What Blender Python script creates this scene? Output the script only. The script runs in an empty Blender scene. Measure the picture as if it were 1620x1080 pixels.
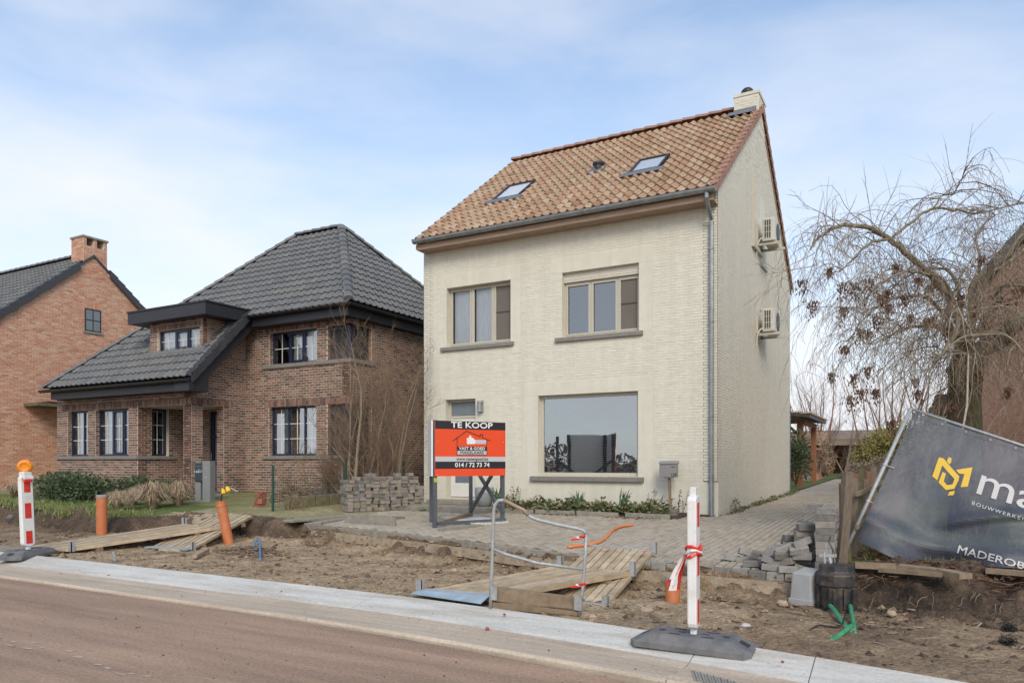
import bpy, math, random
import numpy as np
from mathutils import Vector, Matrix, noise
random.seed(7)
RAD = math.radians
scene = bpy.context.scene
COL = scene.collection

# ------------------------------------------------------------------ camera, sky, sun, exposure
FPX, CXP, HZP, CAMZ = 1168.0, 810.0, 731.0, 1.5
ANG = math.atan(650 / FPX)
FW = (-math.sin(ANG), math.cos(ANG)); RT = (math.cos(ANG), math.sin(ANG))
cam = bpy.data.cameras.new('camera')
cam.sensor_width = 36; cam.lens = FPX / 1620 * 36
cam.shift_y = (HZP - 540) / 1620; cam.clip_end = 5000; cam.clip_start = 0.05
cam_o = bpy.data.objects.new('camera', cam); COL.objects.link(cam_o)
cam_o.location = (0, 0, CAMZ); cam_o.rotation_euler = (RAD(90), 0, ANG)
scene.camera = cam_o

SUN_DIR = Vector((0.46, -0.66, 0.60)).normalized()       # towards the sun
world = bpy.data.worlds.new('World'); scene.world = world; world.use_nodes = True
nt = world.node_tree; N = nt.nodes; L = nt.links
for n in list(N): N.remove(n)
wo = N.new('ShaderNodeOutputWorld'); bg = N.new('ShaderNodeBackground')
sky = N.new('ShaderNodeTexSky'); sky.sky_type = 'NISHITA'; sky.sun_disc = False
sky.sun_elevation = math.asin(SUN_DIR.z); sky.sun_rotation = math.atan2(SUN_DIR.x, SUN_DIR.y)
sky.air_density = 1.0; sky.dust_density = 1.2; sky.ozone_density = 1.4
tc = N.new('ShaderNodeTexCoord'); mp = N.new('ShaderNodeMapping')
mp.inputs['Scale'].default_value = (1.0, 1.0, 2.6); mp.inputs['Location'].default_value = (0.35, 0.1, 0.0)
mp.inputs['Rotation'].default_value = (RAD(12), RAD(14), 0)
nz = N.new('ShaderNodeTexNoise'); nz.inputs['Scale'].default_value = 1.9; nz.inputs['Detail'].default_value = 7; nz.inputs['Roughness'].default_value = 0.52; nz.inputs['Distortion'].default_value = 0.35
rp = N.new('ShaderNodeValToRGB'); rp.color_ramp.elements[0].position = 0.38; rp.color_ramp.elements[1].position = 0.66
rp.color_ramp.elements[0].color = (0, 0, 0, 1); rp.color_ramp.elements[1].color = (1, 1, 1, 1)
sep = N.new('ShaderNodeSeparateXYZ'); mr = N.new('ShaderNodeMapRange')      # thin veil thickens toward the horizon
mr.inputs['From Min'].default_value = 0.0; mr.inputs['From Max'].default_value = 0.62; mr.inputs['To Min'].default_value = 0.80; mr.inputs['To Max'].default_value = 0.06
mx = N.new('ShaderNodeMath'); mx.operation = 'MULTIPLY_ADD'; mx.use_clamp = True
mxs = N.new('ShaderNodeMath'); mxs.operation = 'MULTIPLY'; mxs.inputs[1].default_value = 0.50
mix = N.new('ShaderNodeMix'); mix.data_type = 'RGBA'
CLOUD = (5.2, 5.3, 5.6, 1)
mix.inputs[7].default_value = CLOUD
L.new(tc.outputs['Generated'], mp.inputs['Vector']); L.new(mp.outputs['Vector'], nz.inputs['Vector'])
L.new(nz.outputs['Fac'], rp.inputs['Fac']); L.new(tc.outputs['Generated'], sep.inputs[0]); L.new(sep.outputs['Z'], mr.inputs['Value'])
L.new(rp.outputs['Color'], mxs.inputs[0]); L.new(mxs.outputs[0], mx.inputs[0]); mx.inputs[1].default_value = 1.0; L.new(mr.outputs[0], mx.inputs[2])
sk2 = N.new('ShaderNodeMix'); sk2.data_type = 'RGBA'; sk2.blend_type = 'MULTIPLY'; sk2.inputs[0].default_value = 1.0
sk2.inputs[7].default_value = (1.02, 1.22, 1.30, 1)
L.new(sky.outputs[0], sk2.inputs[6]); L.new(sk2.outputs[2], mix.inputs[6]); L.new(mx.outputs[0], mix.inputs[0])
L.new(mix.outputs[2], bg.inputs['Color']); bg.inputs['Strength'].default_value = 0.115
L.new(bg.outputs[0], wo.inputs['Surface'])
sl = bpy.data.lights.new('sun', 'SUN'); sl.energy = 1.3; sl.angle = RAD(24); sl.color = (1.0, 0.89, 0.73)
so = bpy.data.objects.new('sun', sl); COL.objects.link(so)
so.rotation_euler = SUN_DIR.to_track_quat('Z', 'Y').to_euler(); so.location = (0, -5, 30)
vs = scene.view_settings; vs.view_transform = 'Standard'; vs.look = 'None'; vs.gamma = 1; vs.use_curve_mapping = False; vs.exposure = 0.70

# ------------------------------------------------------------------ surveying helpers (photo pixel -> place on a known plane)
def ray(x, y):
    u = (x - CXP) / FPX
    return (FW[0] + u * RT[0], FW[1] + u * RT[1], (HZP - y) / FPX)
def at_z(x, y, z):
    d = ray(x, y); t = (z - CAMZ) / d[2]; return Vector((d[0] * t, d[1] * t, z))
def at_y(x, y, Y):
    d = ray(x, y); t = Y / d[1]; return Vector((d[0] * t, Y, CAMZ + d[2] * t))
def at_x(x, y, X):
    d = ray(x, y); t = X / d[0]; return Vector((X, d[1] * t, CAMZ + d[2] * t))
def at_d(x, y, dep):
    d = ray(x, y); return Vector((d[0] * dep, d[1] * dep, CAMZ + d[2] * dep))

# ------------------------------------------------------------------ materials
def lin(r, g, b):
    f = lambda c: (c / 255) / 12.92 if c / 255 <= 0.04045 else ((c / 255 + 0.055) / 1.055) ** 2.4
    return (f(r), f(g), f(b))
def pm(name, cols, rough=0.8, nscale=6.0, namt=0.25, bump=0.0, bscale=40.0, metal=0.0, dirt=0.0, dcol=(0.12, 0.09, 0.06), dscale=1.2, spec=0.5, stretch=None, bdist=0.01, fine=None, streak=0.0):
    """procedural material: tint attribute picks from cols; world-space noise varies and dirties it"""
    m = bpy.data.materials.new(name); m.use_nodes = True; nt = m.node_tree; N = nt.nodes; L = nt.links
    b = N['Principled BSDF']; b.inputs['Roughness'].default_value = rough; b.inputs['Metallic'].default_value = metal
    b.inputs['Specular IOR Level'].default_value = spec
    if isinstance(cols[0], (int, float)): cols = [cols]
    geo = N.new('ShaderNodeNewGeometry'); src = geo.outputs['Position']
    if stretch:
        mp = N.new('ShaderNodeMapping'); mp.inputs['Scale'].default_value = stretch; L.new(src, mp.inputs['Vector']); src = mp.outputs['Vector']
    at = N.new('ShaderNodeAttribute'); at.attribute_name = 'tint'
    ra = N.new('ShaderNodeValToRGB'); e = ra.color_ramp.elements
    while len(e) < max(2, len(cols)): e.new(0.5)
    cc = cols if len(cols) > 1 else [cols[0], cols[0]]
    for i, c in enumerate(cc): e[i].position = i / (len(cc) - 1); e[i].color = (c[0], c[1], c[2], 1)
    L.new(at.outputs['Fac'], ra.inputs['Fac'])
    nz = N.new('ShaderNodeTexNoise'); nz.inputs['Scale'].default_value = nscale; nz.inputs['Detail'].default_value = 6; nz.inputs['Roughness'].default_value = 0.65
    L.new(src, nz.inputs['Vector'])
    mr = N.new('ShaderNodeMapRange'); mr.inputs['From Min'].default_value = 0.3; mr.inputs['From Max'].default_value = 0.7; mr.inputs['To Min'].default_value = 1 - namt; mr.inputs['To Max'].default_value = 1 + namt
    L.new(nz.outputs['Fac'], mr.inputs['Value'])
    mu = N.new('ShaderNodeMix'); mu.data_type = 'RGBA'; mu.blend_type = 'MULTIPLY'; mu.inputs[0].default_value = 1
    L.new(ra.outputs['Color'], mu.inputs[6]); L.new(mr.outputs[0], mu.inputs[7]); out = mu.outputs[2]
    if dirt > 0:
        n2 = N.new('ShaderNodeTexNoise'); n2.inputs['Scale'].default_value = dscale; n2.inputs['Detail'].default_value = 8; n2.inputs['Roughness'].default_value = 0.7
        L.new(src, n2.inputs['Vector'])
        m2 = N.new('ShaderNodeMapRange'); m2.inputs['From Min'].default_value = 0.48; m2.inputs['From Max'].default_value = 0.72; m2.inputs['To Max'].default_value = dirt
        L.new(n2.outputs['Fac'], m2.inputs['Value'])
        d = N.new('ShaderNodeMix'); d.data_type = 'RGBA'; d.inputs[7].default_value = (*dcol, 1)
        L.new(m2.outputs[0], d.inputs[0]); L.new(out, d.inputs[6]); out = d.outputs[2]
    def times(fac_out, lo, hi, src_out):
        q = N.new('ShaderNodeMapRange'); q.inputs['From Min'].default_value = 0.32; q.inputs['From Max'].default_value = 0.68; q.inputs['To Min'].default_value = lo; q.inputs['To Max'].default_value = hi
        L.new(fac_out, q.inputs['Value']); w = N.new('ShaderNodeMix'); w.data_type = 'RGBA'; w.blend_type = 'MULTIPLY'; w.inputs[0].default_value = 1
        L.new(src_out, w.inputs[6]); L.new(q.outputs[0], w.inputs[7]); return w.outputs[2]
    if fine:
        n4 = N.new('ShaderNodeTexNoise'); n4.inputs['Scale'].default_value = fine[0]; n4.inputs['Detail'].default_value = 3; n4.inputs['Roughness'].default_value = .8
        L.new(geo.outputs['Position'], n4.inputs['Vector']); out = times(n4.outputs['Fac'], 1 - fine[1], 1 + fine[1], out)
    if streak:
        ms = N.new('ShaderNodeMapping'); ms.inputs['Scale'].default_value = (5, 5, .35); L.new(geo.outputs['Position'], ms.inputs['Vector'])
        n5 = N.new('ShaderNodeTexNoise'); n5.inputs['Scale'].default_value = 1; n5.inputs['Detail'].default_value = 5; L.new(ms.outputs[0], n5.inputs['Vector']); out = times(n5.outputs['Fac'], 1 - streak, 1 + streak * .4, out)
    L.new(out, b.inputs['Base Color'])
    if bump > 0:
        n3 = N.new('ShaderNodeTexNoise'); n3.inputs['Scale'].default_value = bscale; n3.inputs['Detail'].default_value = 5
        L.new(src, n3.inputs['Vector'])
        bp = N.new('ShaderNodeBump'); bp.inputs['Strength'].default_value = bump; bp.inputs['Distance'].default_value = bdist
        L.new(n3.outputs['Fac'], bp.inputs['Height']); L.new(bp.outputs[0], b.inputs['Normal'])
    return m
def glass_mat(name, refl=0.35, tint=(0.8, 0.85, 0.88), rough=0.0):
    m = bpy.data.materials.new(name); m.use_nodes = True; nt = m.node_tree; N = nt.nodes; L = nt.links
    N.remove(N['Principled BSDF']); o = N['Material Output']
    t = N.new('ShaderNodeBsdfTransparent'); t.inputs[0].default_value = (*tint, 1)
    g = N.new('ShaderNodeBsdfGlossy'); g.inputs['Roughness'].default_value = rough; g.inputs[0].default_value = (0.93, 0.97, 1, 1)
    lw = N.new('ShaderNodeFresnel'); lw.inputs['IOR'].default_value = 1.5
    ad = N.new('ShaderNodeMath'); ad.operation = 'ADD'; ad.inputs[1].default_value = refl; ad.use_clamp = True
    nz = N.new('ShaderNodeTexNoise'); nz.inputs['Scale'].default_value = 1.3; bp = N.new('ShaderNodeBump'); bp.inputs['Strength'].default_value = 0.05; bp.inputs['Distance'].default_value = 0.05
    ge = N.new('ShaderNodeNewGeometry'); L.new(ge.outputs['Position'], nz.inputs['Vector']); L.new(nz.outputs['Fac'], bp.inputs['Height']); L.new(bp.outputs[0], g.inputs['Normal'])
    mx = N.new('ShaderNodeMixShader'); L.new(lw.outputs[0], ad.inputs[0]); L.new(ad.outputs[0], mx.inputs[0]); L.new(t.outputs[0], mx.inputs[1]); L.new(g.outputs[0], mx.inputs[2]); L.new(mx.outputs[0], o.inputs['Surface'])
    return m
M = {}
M['cream_paint'] = pm('cream_paint', [(0.66, 0.62, 0.52), (0.70, 0.66, 0.555)], 0.75, 9, 0.05, 0.3, 90, streak=.05, dirt=0.10, dcol=(0.48, 0.44, 0.37), dscale=0.8, bdist=0.004)
M['cream_smooth'] = pm('cream_smooth', [(0.665, 0.625, 0.52)], 0.75, 5, 0.05, 0.15, 60, dirt=0.15, dcol=(0.46, 0.42, 0.35), dscale=1.1, bdist=0.003, streak=.07)
M['cream_joint'] = pm('cream_joint', [(0.62, 0.58, 0.48)], 0.85, 9, 0.06, streak=.06)
M['brown_brick'] = pm('brown_brick', [(0.075, 0.055, 0.050), (0.15, 0.092, 0.074), (0.225, 0.125, 0.093), (0.28, 0.16, 0.118), (0.33, 0.225, 0.165)], 0.85, 22, 0.3, 0.4, 80, bdist=0.004)
M['brown_mortar'] = pm('brown_mortar', [(0.56, 0.48, 0.385)], 0.9, 15, 0.12, 0.2, 80)
M['orange_brick'] = pm('orange_brick', [(0.40, 0.18, 0.11), (0.52, 0.235, 0.14), (0.56, 0.30, 0.185), (0.60, 0.41, 0.30)], 0.85, 20, 0.2, 0.3, 80, bdist=0.004)
M['orange_mortar'] = pm('orange_mortar', [(0.62, 0.52, 0.42)], 0.9, 15, 0.10)
M['pink_brick'] = pm('pink_brick', [(0.50, 0.225, 0.145), (0.56, 0.29, 0.20), (0.60, 0.37, 0.27)], 0.85, 20, 0.15, 0.3, 80)
M['terracotta'] = pm('terracotta', [(0.265, 0.145, 0.085), (0.355, 0.21, 0.128), (0.405, 0.26, 0.165), (0.45, 0.325, 0.22), (0.37, 0.27, 0.18)], 0.8, 14, 0.22, 0.3, 60, dirt=0.6, dcol=(0.235, 0.18, 0.10), dscale=1.1, fine=(26, .18))
M['ridge_clay'] = pm('ridge_clay', [(0.29, 0.15, 0.10), (0.36, 0.20, 0.14)], 0.8, 14, 0.2, 0.2, 60)
M['slate_tile'] = pm('slate_tile', [(0.105, 0.105, 0.107), (0.14, 0.138, 0.136), (0.17, 0.165, 0.158)], 0.48, 16, 0.2, 0.2, 60, dirt=0.4, dcol=(0.19, 0.175, 0.13), dscale=1.5)
M['black_tile'] = pm('black_tile', [(0.035, 0.035, 0.04), (0.055, 0.055, 0.06)], 0.5, 16, 0.2, 0.2, 60)
M['anthracite'] = pm('anthracite', [(0.022, 0.022, 0.027)], 0.5, 5, 0.15)
M['zinc'] = pm('zinc', [(0.30, 0.32, 0.33), (0.36, 0.38, 0.39)], 0.45, 7, 0.2, metal=0.7, dirt=0.35, dcol=(0.2, 0.2, 0.19), dscale=3)
M['rusty'] = pm('rusty', [(0.30, 0.20, 0.13), (0.36, 0.27, 0.20)], 0.7, 18, 0.3, metal=0.2)
M['galv'] = pm('galv', [(0.40, 0.41, 0.41)], 0.62, 25, 0.2, metal=0.45, dirt=0.25, dcol=(0.3, 0.27, 0.22), dscale=5)
M['blue_steel'] = pm('blue_steel', [(0.38, 0.47, 0.53), (0.47, 0.52, 0.55)], 0.5, 6, 0.2, metal=0.4, dirt=0.3, dcol=(0.35, 0.3, 0.24), dscale=4)
M['fascia_wood'] = pm('fascia_wood', [(0.33, 0.225, 0.155), (0.39, 0.275, 0.20)], 0.7, 5, 0.3, stretch=(0.6, 6, 10))
M['pvc_beige'] = pm('pvc_beige', [(0.50, 0.46, 0.38)], 0.45, 4, 0.05, dirt=0.12, dcol=(0.3, 0.27, 0.2), dscale=4)
M['shutter'] = pm('shutter', [(0.62, 0.57, 0.48)], 0.5, 4, 0.05)
M['navy'] = pm('navy', [(0.012, 0.018, 0.048)], 0.4, 4, 0.1)
M['white_pvc'] = pm('white_pvc', [(0.70, 0.68, 0.62)], 0.4, 4, 0.06, dirt=0.1, dscale=4)
M['bluestone'] = pm('bluestone', [(0.20, 0.185, 0.165), (0.24, 0.22, 0.195)], 0.75, 14, 0.2, 0.3, 70, dirt=0.35, dcol=(0.12, 0.105, 0.085), dscale=4)
M['curtain'] = pm('curtain', [(0.80, 0.80, 0.79)], 0.9, 3, 0.04)
M['blind'] = pm('blind', [(0.42, 0.46, 0.52)], 0.45, 3, 0.05)
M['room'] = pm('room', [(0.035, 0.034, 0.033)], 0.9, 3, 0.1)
M['dark_screen'] = pm('dark_screen', [(0.15, 0.13, 0.11)], 0.8, 3, 0.08)
M['glass'] = glass_mat('glass', 0.36)
M['glass_clear'] = glass_mat('glass_clear', 0.05, (0.97, 0.98, 0.98))
M['glass_soft'] = glass_mat('glass_soft', 0.22, (0.94, 0.95, 0.96))
M['frosted'] = pm('frosted', [(0.16, 0.185, 0.20)], 0.25, 4, 0.1)
M['black_iron'] = pm('black_iron', [(0.02, 0.02, 0.022)], 0.45, 9, 0.2)
M['sign_steel'] = pm('sign_steel', [(0.068, 0.078, 0.095), (0.10, 0.11, 0.125)], 0.5, 9, 0.15, dirt=0.2, dcol=(0.2, 0.17, 0.13), dscale=5)
M['sign_red'] = pm('sign_red', [(0.78, 0.075, 0.018)], 0.42, 3, 0.03)
M['sign_black'] = pm('sign_black', [(0.022, 0.02, 0.024)], 0.42, 3, 0.05)
M['sign_white'] = pm('sign_white', [(0.78, 0.77, 0.76)], 0.45, 3, 0.03)
M['sign_grey'] = pm('sign_grey', [(0.52, 0.51, 0.52)], 0.45, 3, 0.03)
M['sticker'] = pm('sticker', [(0.45, 0.46, 0.04)], 0.45, 3, 0.05)
M['beacon_white'] = pm('beacon_white', [(0.74, 0.73, 0.71)], 0.45, 12, 0.06, dirt=0.6, dcol=(0.45, 0.38, 0.31), dscale=6)
M['beacon_red'] = pm('beacon_red', [(0.62, 0.03, 0.016)], 0.4, 12, 0.08, dirt=0.2, dcol=(0.6, 0.35, 0.3), dscale=14)
M['rubber'] = pm('rubber', [(0.125, 0.125, 0.13)], 0.72, 9, 0.25, 0.3, 90, dirt=0.55, dcol=(0.26, 0.23, 0.2), dscale=5)
M['rubber_dark'] = pm('rubber_dark', [(0.03, 0.03, 0.032)], 0.8, 9, 0.2)
M['amber'] = pm('amber', [(0.80, 0.25, 0.008)], 0.2, 30, 0.15, 0.6, 90)
M['tape_red'] = pm('tape_red', [(0.72, 0.03, 0.02)], 0.4, 9, 0.1)
M['tape_white'] = pm('tape_white', [(0.76, 0.74, 0.73)], 0.4, 9, 0.08)
M['pvc_orange'] = pm('pvc_orange', [(0.50, 0.15, 0.052)], 0.45, 8, 0.12, dirt=0.5, dcol=(0.42, 0.26, 0.17), dscale=9)
M['cap_grey'] = pm('cap_grey', [(0.26, 0.27, 0.25)], 0.6, 12, 0.2)
M['hose_orange'] = pm('hose_orange', [(0.75, 0.20, 0.05)], 0.5, 12, 0.15, dirt=0.3, dcol=(0.4, 0.3, 0.22), dscale=9)
M['hose_green'] = pm('hose_green', [(0.02, 0.27, 0.12)], 0.5, 12, 0.15, dirt=0.45, dcol=(0.33, 0.3, 0.2), dscale=8)
M['cable_blue'] = pm('cable_blue', [(0.08, 0.21, 0.46)], 0.5, 12, 0.15)
M['cable_black'] = pm('cable_black', [(0.02, 0.02, 0.02)], 0.5, 12, 0.15)
M['cap_yellow'] = pm('cap_yellow', [(0.80, 0.50, 0.02)], 0.45, 12, 0.1)
M['deck_wood'] = pm('deck_wood', [(0.36, 0.27, 0.175), (0.45, 0.345, 0.225), (0.53, 0.42, 0.285)], 0.8, 9, 0.28, 0.4, 50, dirt=0.42, dcol=(0.20, 0.14, 0.085), dscale=3.5, stretch=(1.0, 0.55, 1))
M['old_wood'] = pm('old_wood', [(0.19, 0.14, 0.09), (0.29, 0.21, 0.135)], 0.85, 9, 0.3, 0.4, 50, dirt=0.4, dcol=(0.12, 0.09, 0.05), dscale=4)
M['brown_post'] = pm('brown_post', [(0.22, 0.085, 0.04), (0.28, 0.115, 0.055)], 0.7, 9, 0.25, stretch=(6, 6, 0.8))
M['pale_cfence'] = pm('pale_fence', [(0.15, 0.115, 0.085), (0.22, 0.175, 0.13), (0.21, 0.105, 0.065), (0.14, 0.13, 0.065)], 0.9, 12, 0.3, 0.4, 40, stretch=(5, 5, 0.8))
M['concrete_new'] = pm('concrete_new', [(0.52, 0.50, 0.46), (0.56, 0.535, 0.49)], 0.85, 3, 0.13, 0.35, 120, dirt=0.8, dcol=(0.36, 0.29, 0.215), dscale=1.6, bdist=0.003, stretch=(0.35, 3, 3), fine=(30, .12))
M['concrete_gutter'] = pm('concrete_gutter', [(0.46, 0.37, 0.28), (0.50, 0.41, 0.315)], 0.85, 3, 0.14, 0.35, 120, dirt=0.55, dcol=(0.29, 0.205, 0.145), dscale=1.6, bdist=0.003, stretch=(0.3, 4, 4), fine=(30, .16))
M['concrete_old'] = pm('concrete_old', [(0.24, 0.215, 0.175), (0.30, 0.27, 0.225)], 0.9, 9, 0.2, 0.5, 60, dirt=0.4, dcol=(0.12, 0.11, 0.07), dscale=3)
M['footing'] = pm('footing', [(0.32, 0.25, 0.175)], 0.95, 9, 0.25, 0.9, 30, dirt=0.5, dcol=(0.17, 0.115, 0.07), dscale=4, bdist=0.02)
M['paver'] = pm('paver', [(0.31, 0.26, 0.20), (0.37, 0.315, 0.245), (0.42, 0.36, 0.285), (0.345, 0.30, 0.245)], 0.88, 18, 0.16, 0.4, 120, dirt=0.35, dcol=(0.22, 0.195, 0.11), dscale=0.8)
M['joint_sand'] = pm('joint_sand', [(0.05, 0.04, 0.023)], 0.95, 20, 0.25, dirt=0.4, dcol=(0.07, 0.075, 0.025), dscale=1.2)
M['loose_paver'] = pm('loose_paver', [(0.15, 0.13, 0.11), (0.25, 0.215, 0.175), (0.30, 0.26, 0.22), (0.20, 0.195, 0.19), (0.31, 0.24, 0.18)], 0.9, 14, 0.28, 0.5, 80, dirt=0.3, dcol=(0.13, 0.10, 0.07), dscale=7)
M['cool_paver'] = pm('cool_paver', [(0.15, 0.14, 0.125), (0.22, 0.21, 0.20), (0.30, 0.285, 0.26), (0.25, 0.21, 0.165)], 0.9, 14, 0.32, 0.6, 60, dirt=0.6, dcol=(0.16, 0.125, 0.09), dscale=7)
M['soil'] = pm('soil', [(0.040, 0.027, 0.018), (0.105, 0.068, 0.043), (0.235, 0.16, 0.096), (0.365, 0.262, 0.16), (0.43, 0.318, 0.205)], 0.95, 4, 0.32, 1.0, 24, dirt=0.6, dcol=(0.14, 0.09, 0.056), dscale=2.6, bdist=0.05, fine=(19, .38))
M['yard'] = pm('yard', [(0.115, 0.125, 0.035), (0.23, 0.205, 0.095), (0.36, 0.30, 0.185)], 0.95, 5, 0.22, 0.7, 50, dirt=0.45, dcol=(0.14, 0.15, 0.04), dscale=0.9, bdist=0.015, fine=(24, .3))
M['grass_ground'] = pm('grass_ground', [(0.07, 0.105, 0.02), (0.12, 0.15, 0.035)], 0.95, 5, 0.3, 0.8, 40, bdist=0.03)
M['asphalt'] = pm('asphalt', [(0.33, 0.216, 0.147)], 0.85, 1.2, 0.26, 0.6, 160, fine=(42, .30), dirt=0.9, dcol=(0.215, 0.138, 0.094), dscale=0.8, bdist=0.004, stretch=(0.22, 2.2, 1))
M['fleck'] = pm('fleck', [(0.45, 0.39, 0.32)], 0.9, 30, 0.3)
M['bark_grey'] = pm('bark_grey', [(0.20, 0.165, 0.12), (0.30, 0.25, 0.175)], 0.9, 25, 0.3, 0.5, 60, stretch=(3, 3, 0.8))
M['bark_trunk'] = pm('bark_trunk', [(0.062, 0.046, 0.028), (0.13, 0.10, 0.062)], 0.95, 14, 0.5, 1.0, 22, dirt=0.4, dcol=(0.12, 0.13, 0.03), dscale=2, stretch=(3, 3, 0.5), bdist=0.05)
M['twig_red'] = pm('twig_red', [(0.20, 0.12, 0.085), (0.27, 0.175, 0.125)], 0.9, 20, 0.25)
M['bark_limb'] = pm('bark_limb', [(0.19, 0.155, 0.105), (0.28, 0.235, 0.165)], 0.95, 16, 0.4, 0.6, 40, dirt=0.4, dcol=(0.14, 0.14, 0.05), dscale=3)
M['twig_grey'] = pm('twig_grey', [(0.13, 0.085, 0.062), (0.24, 0.18, 0.13), (0.36, 0.30, 0.22)], 0.9, 20, 0.25)
M['twig_tan'] = pm('twig_tan', [(0.27, 0.195, 0.13), (0.22, 0.14, 0.095)], 0.9, 20, 0.25)
M['dead_leaf'] = pm('dead_leaf', [(0.085, 0.045, 0.028), (0.17, 0.085, 0.048), (0.13, 0.072, 0.05)], 0.9, 20, 0.25)
M['straw'] = pm('straw', [(0.38, 0.28, 0.185), (0.50, 0.385, 0.26), (0.32, 0.23, 0.155)], 0.9, 20, 0.2)
M['laurel'] = pm('laurel', [(0.030, 0.052, 0.022), (0.055, 0.085, 0.034), (0.085, 0.115, 0.05), (0.10, 0.10, 0.06)], 0.5, 20, 0.25)
M['herb'] = pm('herb', [(0.085, 0.115, 0.038), (0.15, 0.175, 0.07), (0.22, 0.215, 0.115), (0.18, 0.13, 0.08)], 0.6, 20, 0.25)
M['iris'] = pm('iris', [(0.07, 0.125, 0.07), (0.13, 0.18, 0.10)], 0.5, 20, 0.2)
M['blade'] = pm('blade', [(0.10, 0.135, 0.03), (0.16, 0.21, 0.045), (0.24, 0.26, 0.085), (0.30, 0.26, 0.13)], 0.6, 20, 0.2)
M['conifer'] = pm('conifer', [(0.02, 0.035, 0.02), (0.035, 0.05, 0.028)], 0.8, 20, 0.2)
M['olive_leaf'] = pm('olive_leaf', [(0.17, 0.16, 0.04), (0.25, 0.215, 0.06), (0.32, 0.26, 0.09)], 0.7, 20, 0.2)
M['brown_leaf'] = pm('brown_leaf', [(0.19, 0.135, 0.09), (0.28, 0.205, 0.145), (0.34, 0.265, 0.19)], 0.9, 20, 0.2)
M['mail_grey'] = pm('mail_grey', [(0.30, 0.285, 0.275)], 0.4, 12, 0.08, metal=0.4)
M['mail_dark'] = pm('mail_dark', [(0.035, 0.042, 0.055)], 0.5, 12, 0.08)
M['mail_stone'] = pm('mail_stone', [(0.205, 0.205, 0.205)], 0.75, 25, 0.12)
M['planter'] = pm('planter', [(0.27, 0.275, 0.275)], 0.5, 5, 0.22, 0.2, 30, dirt=0.35, dcol=(0.4, 0.4, 0.39), dscale=3)
M['white_wood'] = pm('white_wood', [(0.56, 0.54, 0.50), (0.64, 0.62, 0.58)], 0.85, 9, 0.15, 0.3, 60, dirt=0.3, dcol=(0.33, 0.29, 0.22), dscale=6)
M['box_grey'] = pm('box_grey', [(0.36, 0.36, 0.36)], 0.55, 9, 0.06, dirt=0.3, dcol=(0.3, 0.23, 0.16), dscale=5)
M['pit_black'] = pm('pit_black', [(0.025, 0.025, 0.027)], 0.5, 9, 0.2, 0.2, 60, dirt=0.75, dcol=(0.20, 0.14, 0.085), dscale=6)
M['ac_white'] = pm('ac_white', [(0.56, 0.53, 0.46)], 0.5, 9, 0.05)
M['ac_dark'] = pm('ac_dark', [(0.06, 0.06, 0.06)], 0.6, 9, 0.1)
M['fence_green'] = pm('fence_green', [(0.012, 0.055, 0.042)], 0.5, 9, 0.1)
M['moss_stone'] = pm('moss_stone', [(0.11, 0.10, 0.055), (0.16, 0.14, 0.08)], 0.95, 9, 0.35, 0.6, 40)
M['red_brick'] = pm('red_brick', [(0.22, 0.075, 0.045), (0.30, 0.12, 0.075)], 0.9, 22, 0.25, 0.3, 60)
M['lead'] = pm('lead', [(0.19, 0.20, 0.215)], 0.55, 9, 0.15, metal=0.4)
M['skyglass'] = glass_mat('sky_glass', 0.22, (0.95, 0.96, 0.97))
M['stone'] = pm('stone', [(0.36, 0.27, 0.18), (0.42, 0.35, 0.26)], 0.9, 12, 0.2, 0.5, 40)
M['banner'] = None
M['logo_yellow'] = pm('logo_yellow', [(0.68, 0.43, 0.035)], 0.6, 9, 0.05)
M['logo_white'] = pm('logo_white', [(0.52, 0.50, 0.48)], 0.6, 9, 0.06)
M['thatch'] = pm('thatch', [(0.20, 0.15, 0.115), (0.26, 0.20, 0.15)], 0.9, 20, 0.25)

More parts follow.
